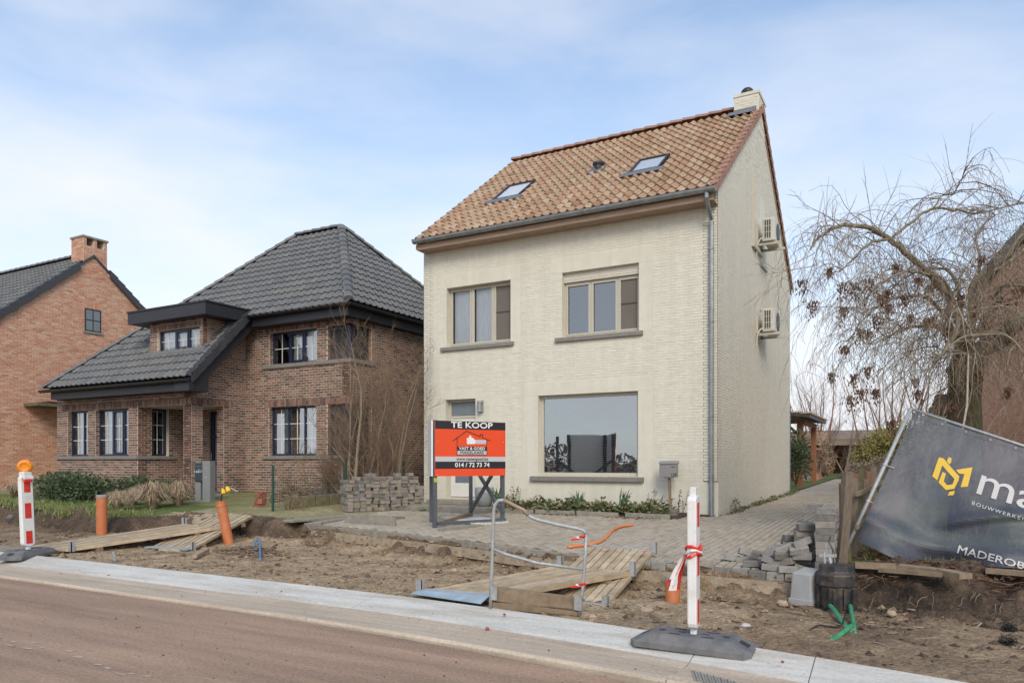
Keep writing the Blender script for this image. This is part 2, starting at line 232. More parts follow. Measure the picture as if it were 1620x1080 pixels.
# ------------------------------------------------------------------ mesh building
class MB:
    def __init__(s): s.v = []; s.f = []; s.m = []; s.t = []
    def poly(s, pts, m=0, t=0.5):
        k = len(s.v); s.v.extend([tuple(p) for p in pts]); s.f.append(tuple(range(k, k + len(pts)))); s.m.append(m); s.t.append(t)
    def hexa(s, P, m=0, t=0.5):
        k = len(s.v); s.v.extend([tuple(p) for p in P])
        for q in ((0, 3, 2, 1), (4, 5, 6, 7), (0, 1, 5, 4), (1, 2, 6, 5), (2, 3, 7, 6), (3, 0, 4, 7)):
            s.f.append(tuple(k + i for i in q)); s.m.append(m); s.t.append(t)
    def box(s, x0, y0, z0, x1, y1, z1, m=0, t=0.5):
        s.hexa([(x0, y0, z0), (x1, y0, z0), (x1, y1, z0), (x0, y1, z0), (x0, y0, z1), (x1, y0, z1), (x1, y1, z1), (x0, y1, z1)], m, t)
    def bar(s, a, b, w, h, up=(0, 0, 1), m=0, t=0.5):
        a = Vector(a); b = Vector(b); d = (b - a).normalized(); up = Vector(up)
        if abs(d.dot(up)) > 0.98: up = Vector((0, 1, 0))
        r = d.cross(up).normalized() * (w / 2); u = r.cross(d).normalized() * (h / 2)
        s.hexa([a - r - u, a + r - u, b + r - u, b - r - u, a - r + u, a + r + u, b + r + u, b - r + u], m, t)
    def extrude(s, pts, vec, m=0, t=0.5):
        vec = Vector(vec); k = len(s.v); n = len(pts)
        s.v.extend([tuple(Vector(p)) for p in pts] + [tuple(Vector(p) + vec) for p in pts])
        s.f.append(tuple(range(k, k + n))[::-1]); s.f.append(tuple(range(k + n, k + 2 * n))); s.m += [m, m]; s.t += [t, t]
        for i in range(n):
            j = (i + 1) % n; s.f.append((k + i, k + j, k + n + j, k + n + i)); s.m.append(m); s.t.append(t)
    def tube(s, pts, radii, seg=6, m=0, t=0.5, cap=True):
        pts = [Vector(p) for p in pts]
        if isinstance(radii, (int, float)): radii = [radii] * len(pts)
        k = len(s.v); n = len(pts); pr = None
        for i, p in enumerate(pts):
            d = (pts[min(i + 1, n - 1)] - pts[max(i - 1, 0)])
            d = d.normalized() if d.length > 1e-9 else Vector((0, 0, 1))
            if pr is None: pr = d.orthogonal().normalized()
            pr = (pr - d * pr.dot(d)); pr = pr.normalized() if pr.length > 1e-6 else d.orthogonal().normalized()
            q = d.cross(pr)
            for j in range(seg):
                a = 2 * math.pi * j / seg
                s.v.append(tuple(p + (pr * math.cos(a) + q * math.sin(a)) * radii[i]))
        for i in range(n - 1):
            for j in range(seg):
                s.f.append((k + i * seg + j, k + i * seg + (j + 1) % seg, k + (i + 1) * seg + (j + 1) % seg, k + (i + 1) * seg + j)); s.m.append(m); s.t.append(t)
        if cap:
            s.f.append(tuple(k + j for j in range(seg))[::-1]); s.f.append(tuple(k + (n - 1) * seg + j for j in range(seg))); s.m += [m, m]; s.t += [t, t]
    def lathe(s, prof, c, seg=24, m=0, t=0.5, ax=None):
        """prof: list of (r, h); axis ax through c"""
        c = Vector(c); ax = Vector(ax).normalized() if ax is not None else Vector((0, 0, 1))
        p = ax.orthogonal().normalized(); q = ax.cross(p); k = len(s.v)
        for r, h in prof:
            for j in range(seg):
                a = 2 * math.pi * j / seg; s.v.append(tuple(c + ax * h + (p * math.cos(a) + q * math.sin(a)) * max(r, 1e-4)))
        for i in range(len(prof) - 1):
            for j in range(seg):
                s.f.append((k + i * seg + j, k + i * seg + (j + 1) % seg, k + (i + 1) * seg + (j + 1) % seg, k + (i + 1) * seg + j)); s.m.append(m); s.t.append(t)
        s.f.append(tuple(k + j for j in range(seg))[::-1]); s.f.append(tuple(k + (len(prof) - 1) * seg + j for j in range(seg))); s.m += [m, m]; s.t += [t, t]
    def mesh(s, name, mats, smooth=False):
        me = bpy.data.meshes.new(name); nf = len(s.f)
        lt = np.fromiter((len(f) for f in s.f), dtype=np.int32, count=nf); ls = np.zeros(nf, np.int32); ls[1:] = np.cumsum(lt)[:-1]
        li = np.fromiter((i for f in s.f for i in f), dtype=np.int32)
        return raw_mesh(me, np.array(s.v, np.float32), ls, li, np.array(s.m, np.int32), np.array(s.t, np.float32), mats, smooth)
    def build(s, name, mats, parent=None, smooth=False, bevel=0):
        if not isinstance(mats, (list, tuple)): mats = [mats]
        o = bpy.data.objects.new(name, s.mesh(name, mats, smooth)); COL.objects.link(o)
        if parent is not None: adopt(o, parent)
        if bevel:
            b = o.modifiers.new('bevel', 'BEVEL'); b.width = bevel; b.segments = 2; b.limit_method = 'ANGLE'; b.angle_limit = RAD(40)
        return o
def raw_mesh(me, V, ls, li, mi, tt, mats, smooth=False):
    me.vertices.add(len(V)); me.vertices.foreach_set('co', V.ravel())
    me.loops.add(len(li)); me.loops.foreach_set('vertex_index', li)
    me.polygons.add(len(ls)); me.polygons.foreach_set('loop_start', ls)
    me.polygons.foreach_set('material_index', mi)
    me.polygons.foreach_set('use_smooth', np.full(len(ls), smooth, dtype=bool))
    a = me.attributes.new('tint', 'FLOAT', 'FACE'); a.data.foreach_set('value', tt)
    for m in mats: me.materials.append(m)
    me.update(calc_edges=True); me.validate()
    return me
BASE = {}
def adopt(o, parent):
    o.parent = parent
    o.matrix_parent_inverse = Matrix.Translation(-Vector(BASE.get(parent.name, (0, 0, 0))))
def thing(name, loc, label, cat, group=None):
    o = bpy.data.objects.new(name, None); COL.objects.link(o); o.location = loc; o.empty_display_size = 0.2
    BASE[o.name] = tuple(loc); return tag(o, label, cat, group)
def tag(o, label=None, cat=None, group=None, kind=None):
    if label: o['label'] = label
    if cat: o['category'] = cat
    if group: o['group'] = group
    if kind: o['kind'] = kind
    return o
def copy_thing(root, M4, label=None):
    """copies a thing with its parts and sub-parts (mesh data shared); M4 moves it"""
    c = root.copy(); COL.objects.link(c); c.matrix_basis = M4 @ root.matrix_basis
    if label: c['label'] = label
    for ch in root.children:
        d = ch.copy(); COL.objects.link(d); d.parent = c
        for g in ch.children:
            e = g.copy(); COL.objects.link(e); e.parent = d
    return c
class Fr:
    """wall frame: u along the wall, z up, n out of the wall"""
    def __init__(s, O, U):
        s.O = Vector(O); s.U = Vector((U[0], U[1], 0)).normalized(); s.N = Vector((s.U.y, -s.U.x, 0))
    def p(s, u, z, n=0): return Vector((s.O.x + s.U.x * u + s.N.x * n, s.O.y + s.U.y * u + s.N.y * n, z))
    def box(s, mb, u0, u1, z0, z1, n0, n1, m=0, t=0.5):
        mb.hexa([s.p(u0, z0, n1), s.p(u1, z0, n1), s.p(u1, z0, n0), s.p(u0, z0, n0), s.p(u0, z1, n1), s.p(u1, z1, n1), s.p(u1, z1, n0), s.p(u0, z1, n0)], m, t)
    def mat(s, u, z, n, ru=1, rz=1, rn=1, tilt=0.0):
        R = Matrix((s.U, s.N, (0, 0, 1))).transposed()
        return Matrix.Translation(s.p(u, z, n)) @ (R @ Matrix.Rotation(tilt, 3, 'X')).to_4x4() @ Matrix.Diagonal((ru, rn, rz, 1))

# ------------------------------------------------------------------ many alike pieces: nearest 300 as objects, the rest one mesh
def pieces(parent_of, name, items, unit, mat, limit=300, rest_name=None, rest_parent=None, buckets=6, smooth=False, jit=True):
    """items: (matrix, tint, parent). unit: MB. parent_of unused when item has a parent"""
    if not items: return
    cpos = Vector((0, 0, CAMZ))
    order = sorted(range(len(items)), key=lambda i: (items[i][0].translation - cpos).length)
    near = order[:limit]; far = order[limit:]
    V = np.array(unit.v, np.float32); lt = np.array([len(f) for f in unit.f], np.int32)
    li = np.array([i for f in unit.f for i in f], np.int32)
    ms = {}
    for i in near:
        Mx, t, par = items[i]; k = min(buckets - 1, int(t * buckets))
        if k not in ms:
            u = MB(); u.v = unit.v; u.f = unit.f; u.m = unit.m; u.t = [(k + 0.5) / buckets] * len(unit.f)
            ms[k] = u.mesh(name, [mat], smooth)
        o = bpy.data.objects.new(name, ms[k]); COL.objects.link(o)
        adopt(o, par); o.matrix_basis = Mx
    groups = {}
    for i in far: groups.setdefault(items[i][2].name, []).append(i)
    for pn, idx in groups.items():
        A = np.array([items[i][0] for i in idx], np.float32)
        P = np.einsum('kij,nj->kni', A[:, :3, :3], V) + A[:, None, :3, 3]
        k = len(idx); nV = len(V); LI = (li[None, :] + (np.arange(k) * nV)[:, None]).ravel()
        LT = np.tile(lt, k); LS = np.zeros(len(LT), np.int32); LS[1:] = np.cumsum(LT)[:-1]
        T = np.repeat(np.array([items[i][1] for i in idx], np.float32), len(lt))
        me = raw_mesh(bpy.data.meshes.new(rest_name or name), P.reshape(-1, 3), LS, LI.astype(np.int32), np.zeros(len(LT), np.int32), T, [mat], smooth)
        o = bpy.data.objects.new(rest_name or name + '_field', me); COL.objects.link(o); adopt(o, items[idx[0]][2]); o['kind'] = 'stuff'
def unit_brick():
    mb = MB(); mb.hexa([(-.5, -1, -.5), (.5, -1, -.5), (.5, 0, -.5), (-.5, 0, -.5), (-.5, -1, .5), (.5, -1, .5), (.5, 0, .5), (-.5, 0, .5)])
    # n axis is local y here: outward is +y
    return mb
UB = unit_brick()
def lay(fr, par, u0, u1, z0, z1, holes, course, blen, joint, items, proud=0.008, top=None, tilt=0.0, tfun=None, jn=0.003):
    """stretcher bond into items; top(u)->z limit for gables"""
    k = 0; z = z0
    while z + course * 0.6 < z1:
        zc = z + course / 2; a, b = u0, u1
        if top:
            s = [u0 + (u1 - u0) * i / 120 for i in range(121)]; s = [q for q in s if top(q) > zc + course * 0.45]
            if not s: break
            a, b = s[0], s[-1]
        segs = [(a, b)]
        for (h0, h1, g0, g1) in holes:
            if g0 < zc < g1:
                ns = []
                for (c, d) in segs:
                    if h1 <= c or h0 >= d: ns.append((c, d))
                    else:
                        if h0 > c: ns.append((c, h0))
                        if h1 < d: ns.append((h1, d))
                segs = ns
        off = (k % 2) * blen / 2
        for (c, d) in segs:
            q = math.floor((c - off) / blen) * blen + off
            while q < d - 0.01:
                e0 = max(c, q) ; e1 = min(d, q + blen); w = e1 - e0 - joint
                if w > 0.02:
                    t = tfun() if tfun else random.random()
                    items.append((fr.mat((e0 + e1) / 2, zc, proud + random.uniform(-jn, jn), w, course - joint, 0.03, random.gauss(0, tilt)), t, par))
                q += blen
        z += course; k += 1
def soldiers(fr, par, u0, u1, z0, z1, w, joint, items, proud=0.01, tfun=None):
    n = max(1, round((u1 - u0) / w)); w = (u1 - u0) / n
    for i in range(n):
        items.append((fr.mat(u0 + (i + 0.5) * w, (z0 + z1) / 2, proud + random.uniform(-.002, .002), w - joint, z1 - z0 - joint, 0.04), tfun() if tfun else random.random(), par))
def wall_body(fr, u0, u1, z0, z1, holes, thick, name, mat, parent, top=None, reveal=None):
    """mortar-coloured wall core with real openings; reveals are its cut faces"""
    us = sorted({u0, u1, *[h for q in holes for h in q[:2] if u0 < h < u1]}); zs = sorted({z0, z1, *[h for q in holes for h in q[2:] if z0 < h < z1]})
    mb = MB()
    for i in range(len(us) - 1):
        for j in range(len(zs) - 1):
            uc, zc = (us[i] + us[i + 1]) / 2, (zs[j] + zs[j + 1]) / 2
            if any(h[0] < uc < h[1] and h[2] < zc < h[3] for h in holes): continue
            fr.box(mb, us[i], us[i + 1], zs[j], zs[j + 1], -thick, 0)
    if top:
        n = 24; pts = [fr.p(u0, z1, 0)] + [fr.p(u1, z1, 0)] + [fr.p(u1 + (u0 - u1) * i / n, max(z1, top(u1 + (u0 - u1) * i / n)), 0) for i in range(n + 1)]
        mb.extrude(pts, -fr.N * thick)
    return mb.build(name, mat, parent)
def window(parent, fr, u0, u1, z0, z1, rec, fmat, sashes, bars=None, bmat=None, inside=None, fw=0.06, sw=0.05, glass='glass', sill=None, sill_mat=None, depth=0.9):
    """frame set rec behind the wall face; sashes: list of (fraction0, fraction1, opening)"""
    mb = MB(); n0, n1 = -rec - 0.07, -rec
    fr.box(mb, u0, u1, z0, z0 + fw, n0, n1); fr.box(mb, u0, u1, z1 - fw, z1, n0, n1)
    fr.box(mb, u0, u0 + fw, z0 + fw, z1 - fw, n0, n1); fr.box(mb, u1 - fw, u1, z0 + fw, z1 - fw, n0, n1)
    W = u1 - u0; glaz = []
    for (a, b, op) in sashes:
        x0, x1 = u0 + W * a, u0 + W * b
        if a > 0: fr.box(mb, x0 - 0.025, x0 + 0.025, z0 + fw, z1 - fw, n0, n1)
        p0 = x0 + (0.025 if a > 0 else fw); p1 = x1 - (0.025 if b < 1 else fw); y0, y1 = z0 + fw, z1 - fw
        if op:
            q = n1 + 0.014
            fr.box(mb, p0, p1, y0, y0 + sw, n1 - .03, q); fr.box(mb, p0, p1, y1 - sw, y1, n1 - .03, q)
            fr.box(mb, p0, p0 + sw, y0 + sw, y1 - sw, n1 - .03, q); fr.box(mb, p1 - sw, p1, y0 + sw, y1 - sw, n1 - .03, q)
            p0 += sw; p1 -= sw; y0 += sw; y1 -= sw
        glaz.append((p0, p1, y0, y1))
    w = mb.build('window', fmat, parent, bevel=0.006); BASE[w.name] = BASE.get(parent.name, (0, 0, 0))
    w.matrix_parent_inverse = Matrix.Translation(-Vector(BASE[w.name])); BASE[w.name] = (0, 0, 0)
    for gi, (p0, p1, y0, y1) in enumerate(glaz):
        g = MB(); g.poly([fr.p(p0, y0, n1 - .035), fr.p(p1, y0, n1 - .035), fr.p(p1, y1, n1 - .035), fr.p(p0, y1, n1 - .035)])
        g.build('pane', M[glass], w)
        if bars:
            nb, hb = bars; q = MB()
            for i in range(1, nb): c = p0 + (p1 - p0) * i / nb; fr.box(q, c - .01, c + .01, y0, y1, n1 - .034, n1 - .026)
            for i in range(1, hb): c = y0 + (y1 - y0) * i / hb; fr.box(q, p0, p1, c - .01, c + .01, n1 - .0335, n1 - .027)
            q.build('glazing_bar', bmat, w)
        kind = inside[gi] if inside else None
        if kind == 'curtain' or kind == 'half':
            q = MB(); k = 26; pr = []; a, b = (p0 - .02, p1 + .02) if kind == 'curtain' else (p0 + (p1 - p0) * 0.35, p1 + .02)
            for i in range(k + 1):
                uu = a + (b - a) * i / k; pr.append((uu, n0 - 0.06 + 0.006 * math.sin(i * 1.9) + 0.004 * math.sin(i * 0.7)))
            for i in range(k): q.poly([fr.p(pr[i][0], y0 - .03, pr[i][1]), fr.p(pr[i + 1][0], y0 - .03, pr[i + 1][1]), fr.p(pr[i + 1][0], y1 + .03, pr[i + 1][1]), fr.p(pr[i][0], y1 + .03, pr[i][1])])
            q.build('curtain', M['curtain'], w, smooth=True)
        elif kind == 'screen':
            q = MB(); fr.box(q, p0, p1, y0, y1, n1 - .02, n1 - .018); q.build('insect_screen', M['dark_screen'], w)
            q = MB(); c = y0 + (y1 - y0) * 0.52; fr.box(q, p0, p1, c - .012, c + .012, n1 - .017, n1 - .005); q.build('screen_rail', M['ac_dark'], w)
        elif kind == 'blinds':
            z = y0 + .02
            while z < y1 - .01:
                q = MB(); P = [fr.p(p0, z, n0 - .05), fr.p(p1, z, n0 - .05), fr.p(p1, z + .018, n0 - .088), fr.p(p0, z + .018, n0 - .088)]
                q.poly(P); q.build('blind_slat', M['blind'], w); z += .043
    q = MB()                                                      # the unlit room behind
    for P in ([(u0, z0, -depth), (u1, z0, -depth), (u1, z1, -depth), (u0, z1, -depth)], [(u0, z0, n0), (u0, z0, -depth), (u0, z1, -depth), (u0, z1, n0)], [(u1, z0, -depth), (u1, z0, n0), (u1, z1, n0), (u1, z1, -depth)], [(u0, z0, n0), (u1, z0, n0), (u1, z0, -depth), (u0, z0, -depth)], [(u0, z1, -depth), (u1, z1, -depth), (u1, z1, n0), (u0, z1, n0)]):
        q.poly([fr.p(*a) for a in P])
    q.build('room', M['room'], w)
    if sill:
        q = MB(); e0, e1, h, pr = sill
        q.hexa([fr.p(u0 - e0, z0 - h, pr), fr.p(u1 + e1, z0 - h, pr), fr.p(u1 + e1, z0 - h, -rec - .02), fr.p(u0 - e0, z0 - h, -rec - .02), fr.p(u0 - e0, z0 - .018, pr), fr.p(u1 + e1, z0 - .018, pr), fr.p(u1 + e1, z0 - .002, -rec - .02), fr.p(u0 - e0, z0 - .002, -rec - .02)])
        q.build('sill', sill_mat, w, bevel=.006)
    return w
def text_mesh(s, size, bold=0.0, align='CENTER', spacing=1.0):
    cu = bpy.data.curves.new('t', 'FONT'); cu.body = s; cu.size = size; cu.align_x = align; cu.align_y = 'CENTER'; cu.offset = bold * size; cu.space_character = spacing; cu.resolution_u = 3
    o = bpy.data.objects.new('t', cu); COL.objects.link(o); dg = bpy.context.evaluated_depsgraph_get(); dg.update()
    me = bpy.data.meshes.new_from_object(o.evaluated_get(dg)); bpy.data.objects.remove(o); bpy.data.curves.remove(cu)
    return me
def put_text(s, size, fn, mat, name, parent, bold=0.0, align='CENTER', spacing=1.0, width=None, sub=False, nv=(0, -1, 0)):
    """flat print: fn(x, y) -> world point on the carrier; bold letters are thickened by overprinting"""
    import bmesh
    me = text_mesh(s, size, 0, align, spacing); nv = Vector(nv)
    xs = [v.co.x for v in me.vertices]; k = (width / (max(xs) - min(xs))) if width else 1.0
    if sub:
        bm = bmesh.new(); bm.from_mesh(me); bmesh.ops.triangulate(bm, faces=bm.faces); bmesh.ops.subdivide_edges(bm, edges=[e for e in bm.edges if e.calc_length() > size * 0.12], cuts=2, use_grid_fill=True); bm.to_mesh(me); bm.free()
    b = bold * size; V = []; Fc = []; n = len(me.vertices)
    for c, (dx, dy) in enumerate(((0, 0), (b, 0), (-b, 0), (0, b), (0, -b)) if bold else ((0, 0),)):
        V += [tuple(fn(v.co.x * k + dx, v.co.y + dy) + nv * (.0005 * c)) for v in me.vertices]; Fc += [tuple(q + c * n for q in p.vertices) for p in me.polygons]
    m2 = bpy.data.meshes.new(name); m2.from_pydata(V, [], Fc); m2.materials.append(mat); bpy.data.meshes.remove(me)
    o = bpy.data.objects.new(name, m2); COL.objects.link(o); adopt(o, parent); return o
def beta(a, b): return lambda: random.betavariate(a, b)

# ------------------------------------------------------------------ ground shape
def koff(x):
    if x < -6.5: return 0.0
    if x < 2: return -0.0165 * (x + 6.5) ** 2
    return -0.0165 * 72.25 - 0.2805 * (min(x, 60) - 2)
#      x, ytop, ztop, yfoot, zfoot
EDGE = [(-200, 10.3, .52, 9.3, .05), (-24, 10.3, .50, 9.5, .04), (-20, 10.1, .45, 9.45, .03), (-17, 9.75, .36, 9.3, .01), (-14.9, 9.7, .33, 9.3, 0.0), (-14.2, 10.7, .36, 10.1, 0.0), (-12.4, 10.95, .37, 10.4, -.01),
        (-11.4, 10.95, .33, 10.35, -.03), (-10.7, 10.95, .26, 10.82, -.05), (-7.2, 10.25, .24, 10.13, -.09), (-4.7, 9.55, .22, 9.44, -.10), (-3.2, 9.3, .20, 9.19, -.10), (-1.15, 9.1, .20, 8.99, -.10), (-.55, 9.75, .30, 9.0, -.12), (1.0, 10.0, .33, 8.85, -.13), (6, 9.2, .30, 7.6, -.08), (40, 0.5, .3, -1.5, -.08), (200, 0, .3, -1.5, -.08)]
EX = [e[0] for e in EDGE]; EA = [np.array([e[i] for e in EDGE]) for i in range(5)]
def edge(x): return tuple(np.interp(x, EX, EA[i]) for i in range(1, 5))
def sm(t): t = max(0.0, min(1.0, t)); return t * t * (3 - 2 * t)
def surf(x, y, e=None):
    yt, zt, yf, zf = e or edge(x)
    yk = 6.66 + koff(x)
    if y < yk + 0.02: return -0.26
    if y < yf: return -0.035 + (zf + 0.035) * sm((y - yk) / max(.2, yf - yk))
    if y < yt: return zf + (zt - zf) * sm((y - yf) / (yt - yf)) ** 0.8
    zh = 0.62 + (0.385 - 0.62) * sm((x + 12.3) / 0.7)
    if x > -1: zh = 0.45
    z = zt + (zh - zt) * min(1.0, (y - yt) / max(.5, 15.3 - yt))
    if y > 15.3: z += min(y - 15.3, 26) * 0.0145
    return z
def paved(x, y):
    if y < edge(x)[0]: return False
    if -11.0 < x <= -3.6 and y < 15.4: return True
    return -3.9 < x < -0.95 and y < 38.5
def wallzone(x, y): return (-11.1 < x < -3.9 and 15.7 < y < 25.2) or (-24 < x < -13.8 and 15.8 < y < 22)

# -- ground sheet
def grid_lines(a, b, step, lo, hi):
    core = list(np.arange(a, b + 1e-6, step)); left = []; s = step; x = a
    while x > lo: s *= 1.35; x -= s; left.append(max(x, lo))
    right = []; s = step; x = core[-1]
    while x < hi: s *= 1.35; x += s; right.append(min(x, hi))
    return np.array(left[::-1] + core + right)
gx = grid_lines(-24.5, 2.2, 0.055, -1500, 1500)
gy = np.array(sorted(set(list(grid_lines(6.0, 11.6, 0.05, -1500, 6.2)[:-1]) + list(grid_lines(6.0, 11.6, 0.05, 5.9, 1500)) + list(np.arange(11.9, 31, .5)))))
nx, ny = len(gx), len(gy)
Z = np.zeros((ny, nx), np.float32); T = np.zeros((ny, nx), np.float32); ZN = np.zeros((ny, nx), np.int32)
for i, x in enumerate(gx):
    x = float(x); yt0, zt0, yf0, zf0 = edge(x)
    wob = 0.10 * noise.noise((x * 1.1, 3.3, 0)) + 0.06 * noise.noise((x * 3.7, 8.3, 0)); pavedcol = -10.9 < x < -0.95
    for j, y in enumerate(gy):
        y = float(y); yk = 6.66 + koff(x)
        e = (yt0, zt0, yf0 + (wob if True else 0), zf0)
        if not pavedcol and y > yf0 - .6: e = (yt0 + wob, zt0, min(yf0 + wob * 1.4, yt0 + wob - .12), zf0)
        z = surf(x, y, e); tint = 0.5; zone = 0
        if y < yk + 0.02: zone = 0; z = -0.26 if y > -2.2 + koff(x) else -0.12
        else:
            n1 = noise.fractal((x * 1.3, y * 1.6, 0.0), 1.0, 2.0, 4); n2 = noise.fractal((x * 6, y * 6, 4.0), 0.9, 2.0, 3); n3 = noise.noise((x * 0.45, y * 1.4, 9))
            if y < e[2] + .02:
                k = sm((y - yk) / 0.35); z += k * (0.022 * n1 + 0.012 * n2 + .012 * noise.fractal((x * 17, y * 17, 1.0), 0.9, 2.0, 2))
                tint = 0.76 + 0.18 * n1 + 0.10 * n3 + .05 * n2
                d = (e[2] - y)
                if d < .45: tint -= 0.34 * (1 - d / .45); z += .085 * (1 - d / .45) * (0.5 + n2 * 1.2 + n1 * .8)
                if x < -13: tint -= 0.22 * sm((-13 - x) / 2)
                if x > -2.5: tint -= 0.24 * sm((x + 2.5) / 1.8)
            elif y < e[0] + .08:
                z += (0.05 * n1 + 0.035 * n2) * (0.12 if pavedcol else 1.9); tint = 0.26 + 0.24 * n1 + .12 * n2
                if pavedcol: tint += .06 + .2 * noise.noise((x * 1.1, 5, y))
                if x < -14.4 or x > -.7: tint -= 0.14
            else:
                if paved(x, y): z -= 0.030; zone = 3
                elif x < -14.6 or (x > -.9): zone = 2; z += 0.02 * n1; tint = .5 + .4 * n1
                elif y < 16 and x < -11: zone = 1; z += 0.015 * n1; tint = 0.62 + 0.3 * n1 + .15 * n3
                else: zone = 2; tint = .5 + .4 * n1
                if y > 12 and x < -14 and y < 16: zone = 1; tint = .3 + .3 * n1
        if wallzone(x, y): z -= .3
        if y > 45: z = surf(0, 45) + .3 * sm((y - 45) / 200)
        if y < -12: z = -0.1 + .3 * sm((-12 - y) / 40)
        Z[j, i] = z; T[j, i] = tint; ZN[j, i] = zone
GX, GY = np.meshgrid(gx, gy)
V = np.stack([GX, GY, Z], -1).reshape(-1, 3).astype(np.float32)
I = np.arange(nx * ny).reshape(ny, nx)
Q = np.stack([I[:-1, :-1], I[:-1, 1:], I[1:, 1:], I[1:, :-1]], -1).reshape(-1, 4)
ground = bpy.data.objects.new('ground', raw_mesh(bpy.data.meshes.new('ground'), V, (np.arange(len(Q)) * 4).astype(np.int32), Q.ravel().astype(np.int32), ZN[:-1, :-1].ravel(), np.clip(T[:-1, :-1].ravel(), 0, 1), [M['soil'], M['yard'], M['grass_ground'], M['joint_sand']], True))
COL.objects.link(ground); ground['kind'] = 'structure'
def gz(x, y): return surf(x, y)

# -- road and its bits
mb = MB(); xs = list(np.arange(-300, -20, 10)) + list(np.arange(-20, 20, .5)) + list(np.arange(20, 61, 4))
for a, b in zip(xs[:-1], xs[1:]):
    ys = [-1.6, 1, 3, 5.47]
    for q in range(3): mb.poly([(a, ys[q] + koff(a) * (.8 if q == 0 else 1), -.10), (b, ys[q] + koff(b) * (.8 if q == 0 else 1), -.10), (b, ys[q + 1] + koff(b), -.10), (a, ys[q + 1] + koff(a), -.10)])
road = mb.build('road', M['asphalt']); road['kind'] = 'structure'
mb = MB()
for (x, y) in [(22, 1014), (55, 1016), (70, 1023), (112, 1029), (124, 1038), (188, 1064), (208, 1065), (232, 1068), (18, 1020), (44, 1025), (152, 1050), (168, 1056)]:
    c = at_z(x, y, -.096)
    for k in range(1):
        w = random.uniform(.03, .07); d = random.uniform(.012, .022); ox, oy = random.uniform(-.02, .02), random.uniform(-.01, .01)
        mb.poly([(c.x + ox - w, c.y + oy - d, -.096), (c.x + ox + w * .8, c.y + oy - d * .6, -.096), (c.x + ox + w, c.y + oy + d, -.096), (c.x + ox - w * .6, c.y + oy + d * .7, -.096)])
o = mb.build('paint_flecks', M['fleck']); o['kind'] = 'stuff'
mb = MB()
for k in range(420):                                           # clods of dried mud and pebbles on the roadway and kerb
    x = random.uniform(-14, 1); y = random.uniform(2.6, 6.4) + koff(x); r = abs(random.gauss(0, .0035)) + .0025
    z = -.098 if y - koff(x) < 5.38 else (-.075 if y - koff(x) < 6.1 else -.04)
    mb.lathe([(r, 0), (r * .8, r * .7), (r * .2, r)], (x, y, z), 5, t=random.random())
o = mb.build('mud_clods', M['dead_leaf']); o['kind'] = 'stuff'

# -- concrete kerb with its channel, poured in bays
kerb = thing('kerb', (-5, 6, 0), None, None); del_keys = [k for k in ('label', 'category') if k in kerb.keys()]
kerb['kind'] = 'structure'
KP = [(6.67, -.3), (6.66, 0.0), (6.63, 0.008), (6.22, -.070), (6.17, -.086), (6.0, -.098), (5.62, -.072), (5.51, -.064), (5.485, -.088), (5.48, -.3)]
joints = [-300, -120, -60, -34, -22, -16.2, -12.9, -9.0, -5.42, -1.62, -.72, 2.6, 6.4, 10, 16, 26, 60]
for a, b in zip(joints[:-1], joints[1:]):
    mb = MB(); n = max(2, int((b - a) / (0.5 if b - a < 8 else 6))); st = [a + .004 + (b - a - .008) * i / n for i in range(n + 1)]
    rnd = random.uniform(-.002, .002)
    for p in range(len(KP) - 1):
        for i in range(n):
            P = lambda x, q: (x, KP[q][0] + koff(x) * (1 - .25 * (6.66 - KP[q][0]) / 1.27), KP[q][1] + rnd)
            mb.poly([P(st[i], p), P(st[i], p + 1), P(st[i + 1], p + 1), P(st[i + 1], p)][::-1], 1 if p >= 4 else 0, random.random())
    for x in (st[0], st[-1]): mb.poly([(x, KP[q][0] + koff(x) * (1 - .25 * (6.66 - KP[q][0]) / 1.27), KP[q][1] + rnd) for q in range(len(KP))], 0)
    mb.build('kerb_slab', [M['concrete_new'], M['concrete_gutter']], kerb)

# ------------------------------------------------------------------ driveway of concrete pavers
drive = thing('driveway', (-5, 12, .2), None, None); drive['kind'] = 'structure'
up = MB(); c = .006
for (z0, z1, i0, i1) in ((-.06, -c, 0, 0), (-c, 0, 0, c)):
    P = [(-.5, -.5), (.5, -.5), (.5, .5), (-.5, .5)]
up.v = [(-.105, -.048, -.06), (.105, -.048, -.06), (.105, .048, -.06), (-.105, .048, -.06), (-.105, -.048, -.009), (.105, -.048, -.009), (.105, .048, -.009), (-.105, .048, -.009), (-.096, -.039, 0), (.096, -.039, 0), (.096, .039, 0), (-.096, .039, 0)]
up.f = [(0, 1, 5, 4), (1, 2, 6, 5), (2, 3, 7, 6), (3, 0, 4, 7), (4, 5, 9, 8), (5, 6, 10, 9), (6, 7, 11, 10), (7, 4, 8, 11), (8, 9, 10, 11)]; up.m = [0] * 9; up.t = [.5] * 9
items = []; r = 0; x = -11.2
def bed(x, y): return -9.3 < x < -4.3 and y > 14.55
def step(x, y): return -11.2 < x < -8.55 and y > 14.05
while x < -.9:
    y = 9.0 + (r % 2) * .112
    while y < 38:
        if paved(x, y - .14) and paved(x, y + .1) and x > -11.0 and not bed(x, y) and not step(x, y) and not (x < -3.66 and y > 15.3):
            z = surf(x, y); sl = (surf(x, y + .3) - z) / .3
            items.append((Matrix.Translation((x, y, z + random.uniform(-.003, .003) + .012 * noise.noise((x * .6, y * .6, 2)))) @ Matrix.Rotation(math.atan(sl) + random.gauss(0, .008), 4, 'X') @ Matrix.Rotation(random.gauss(0, .010), 4, 'Y') @ Matrix.Rotation(math.pi / 2, 4, 'Z'), min(1, max(0, .5 + .28 * random.gauss(0, 1))), drive))
        y += .224
    x += .112; r += 1
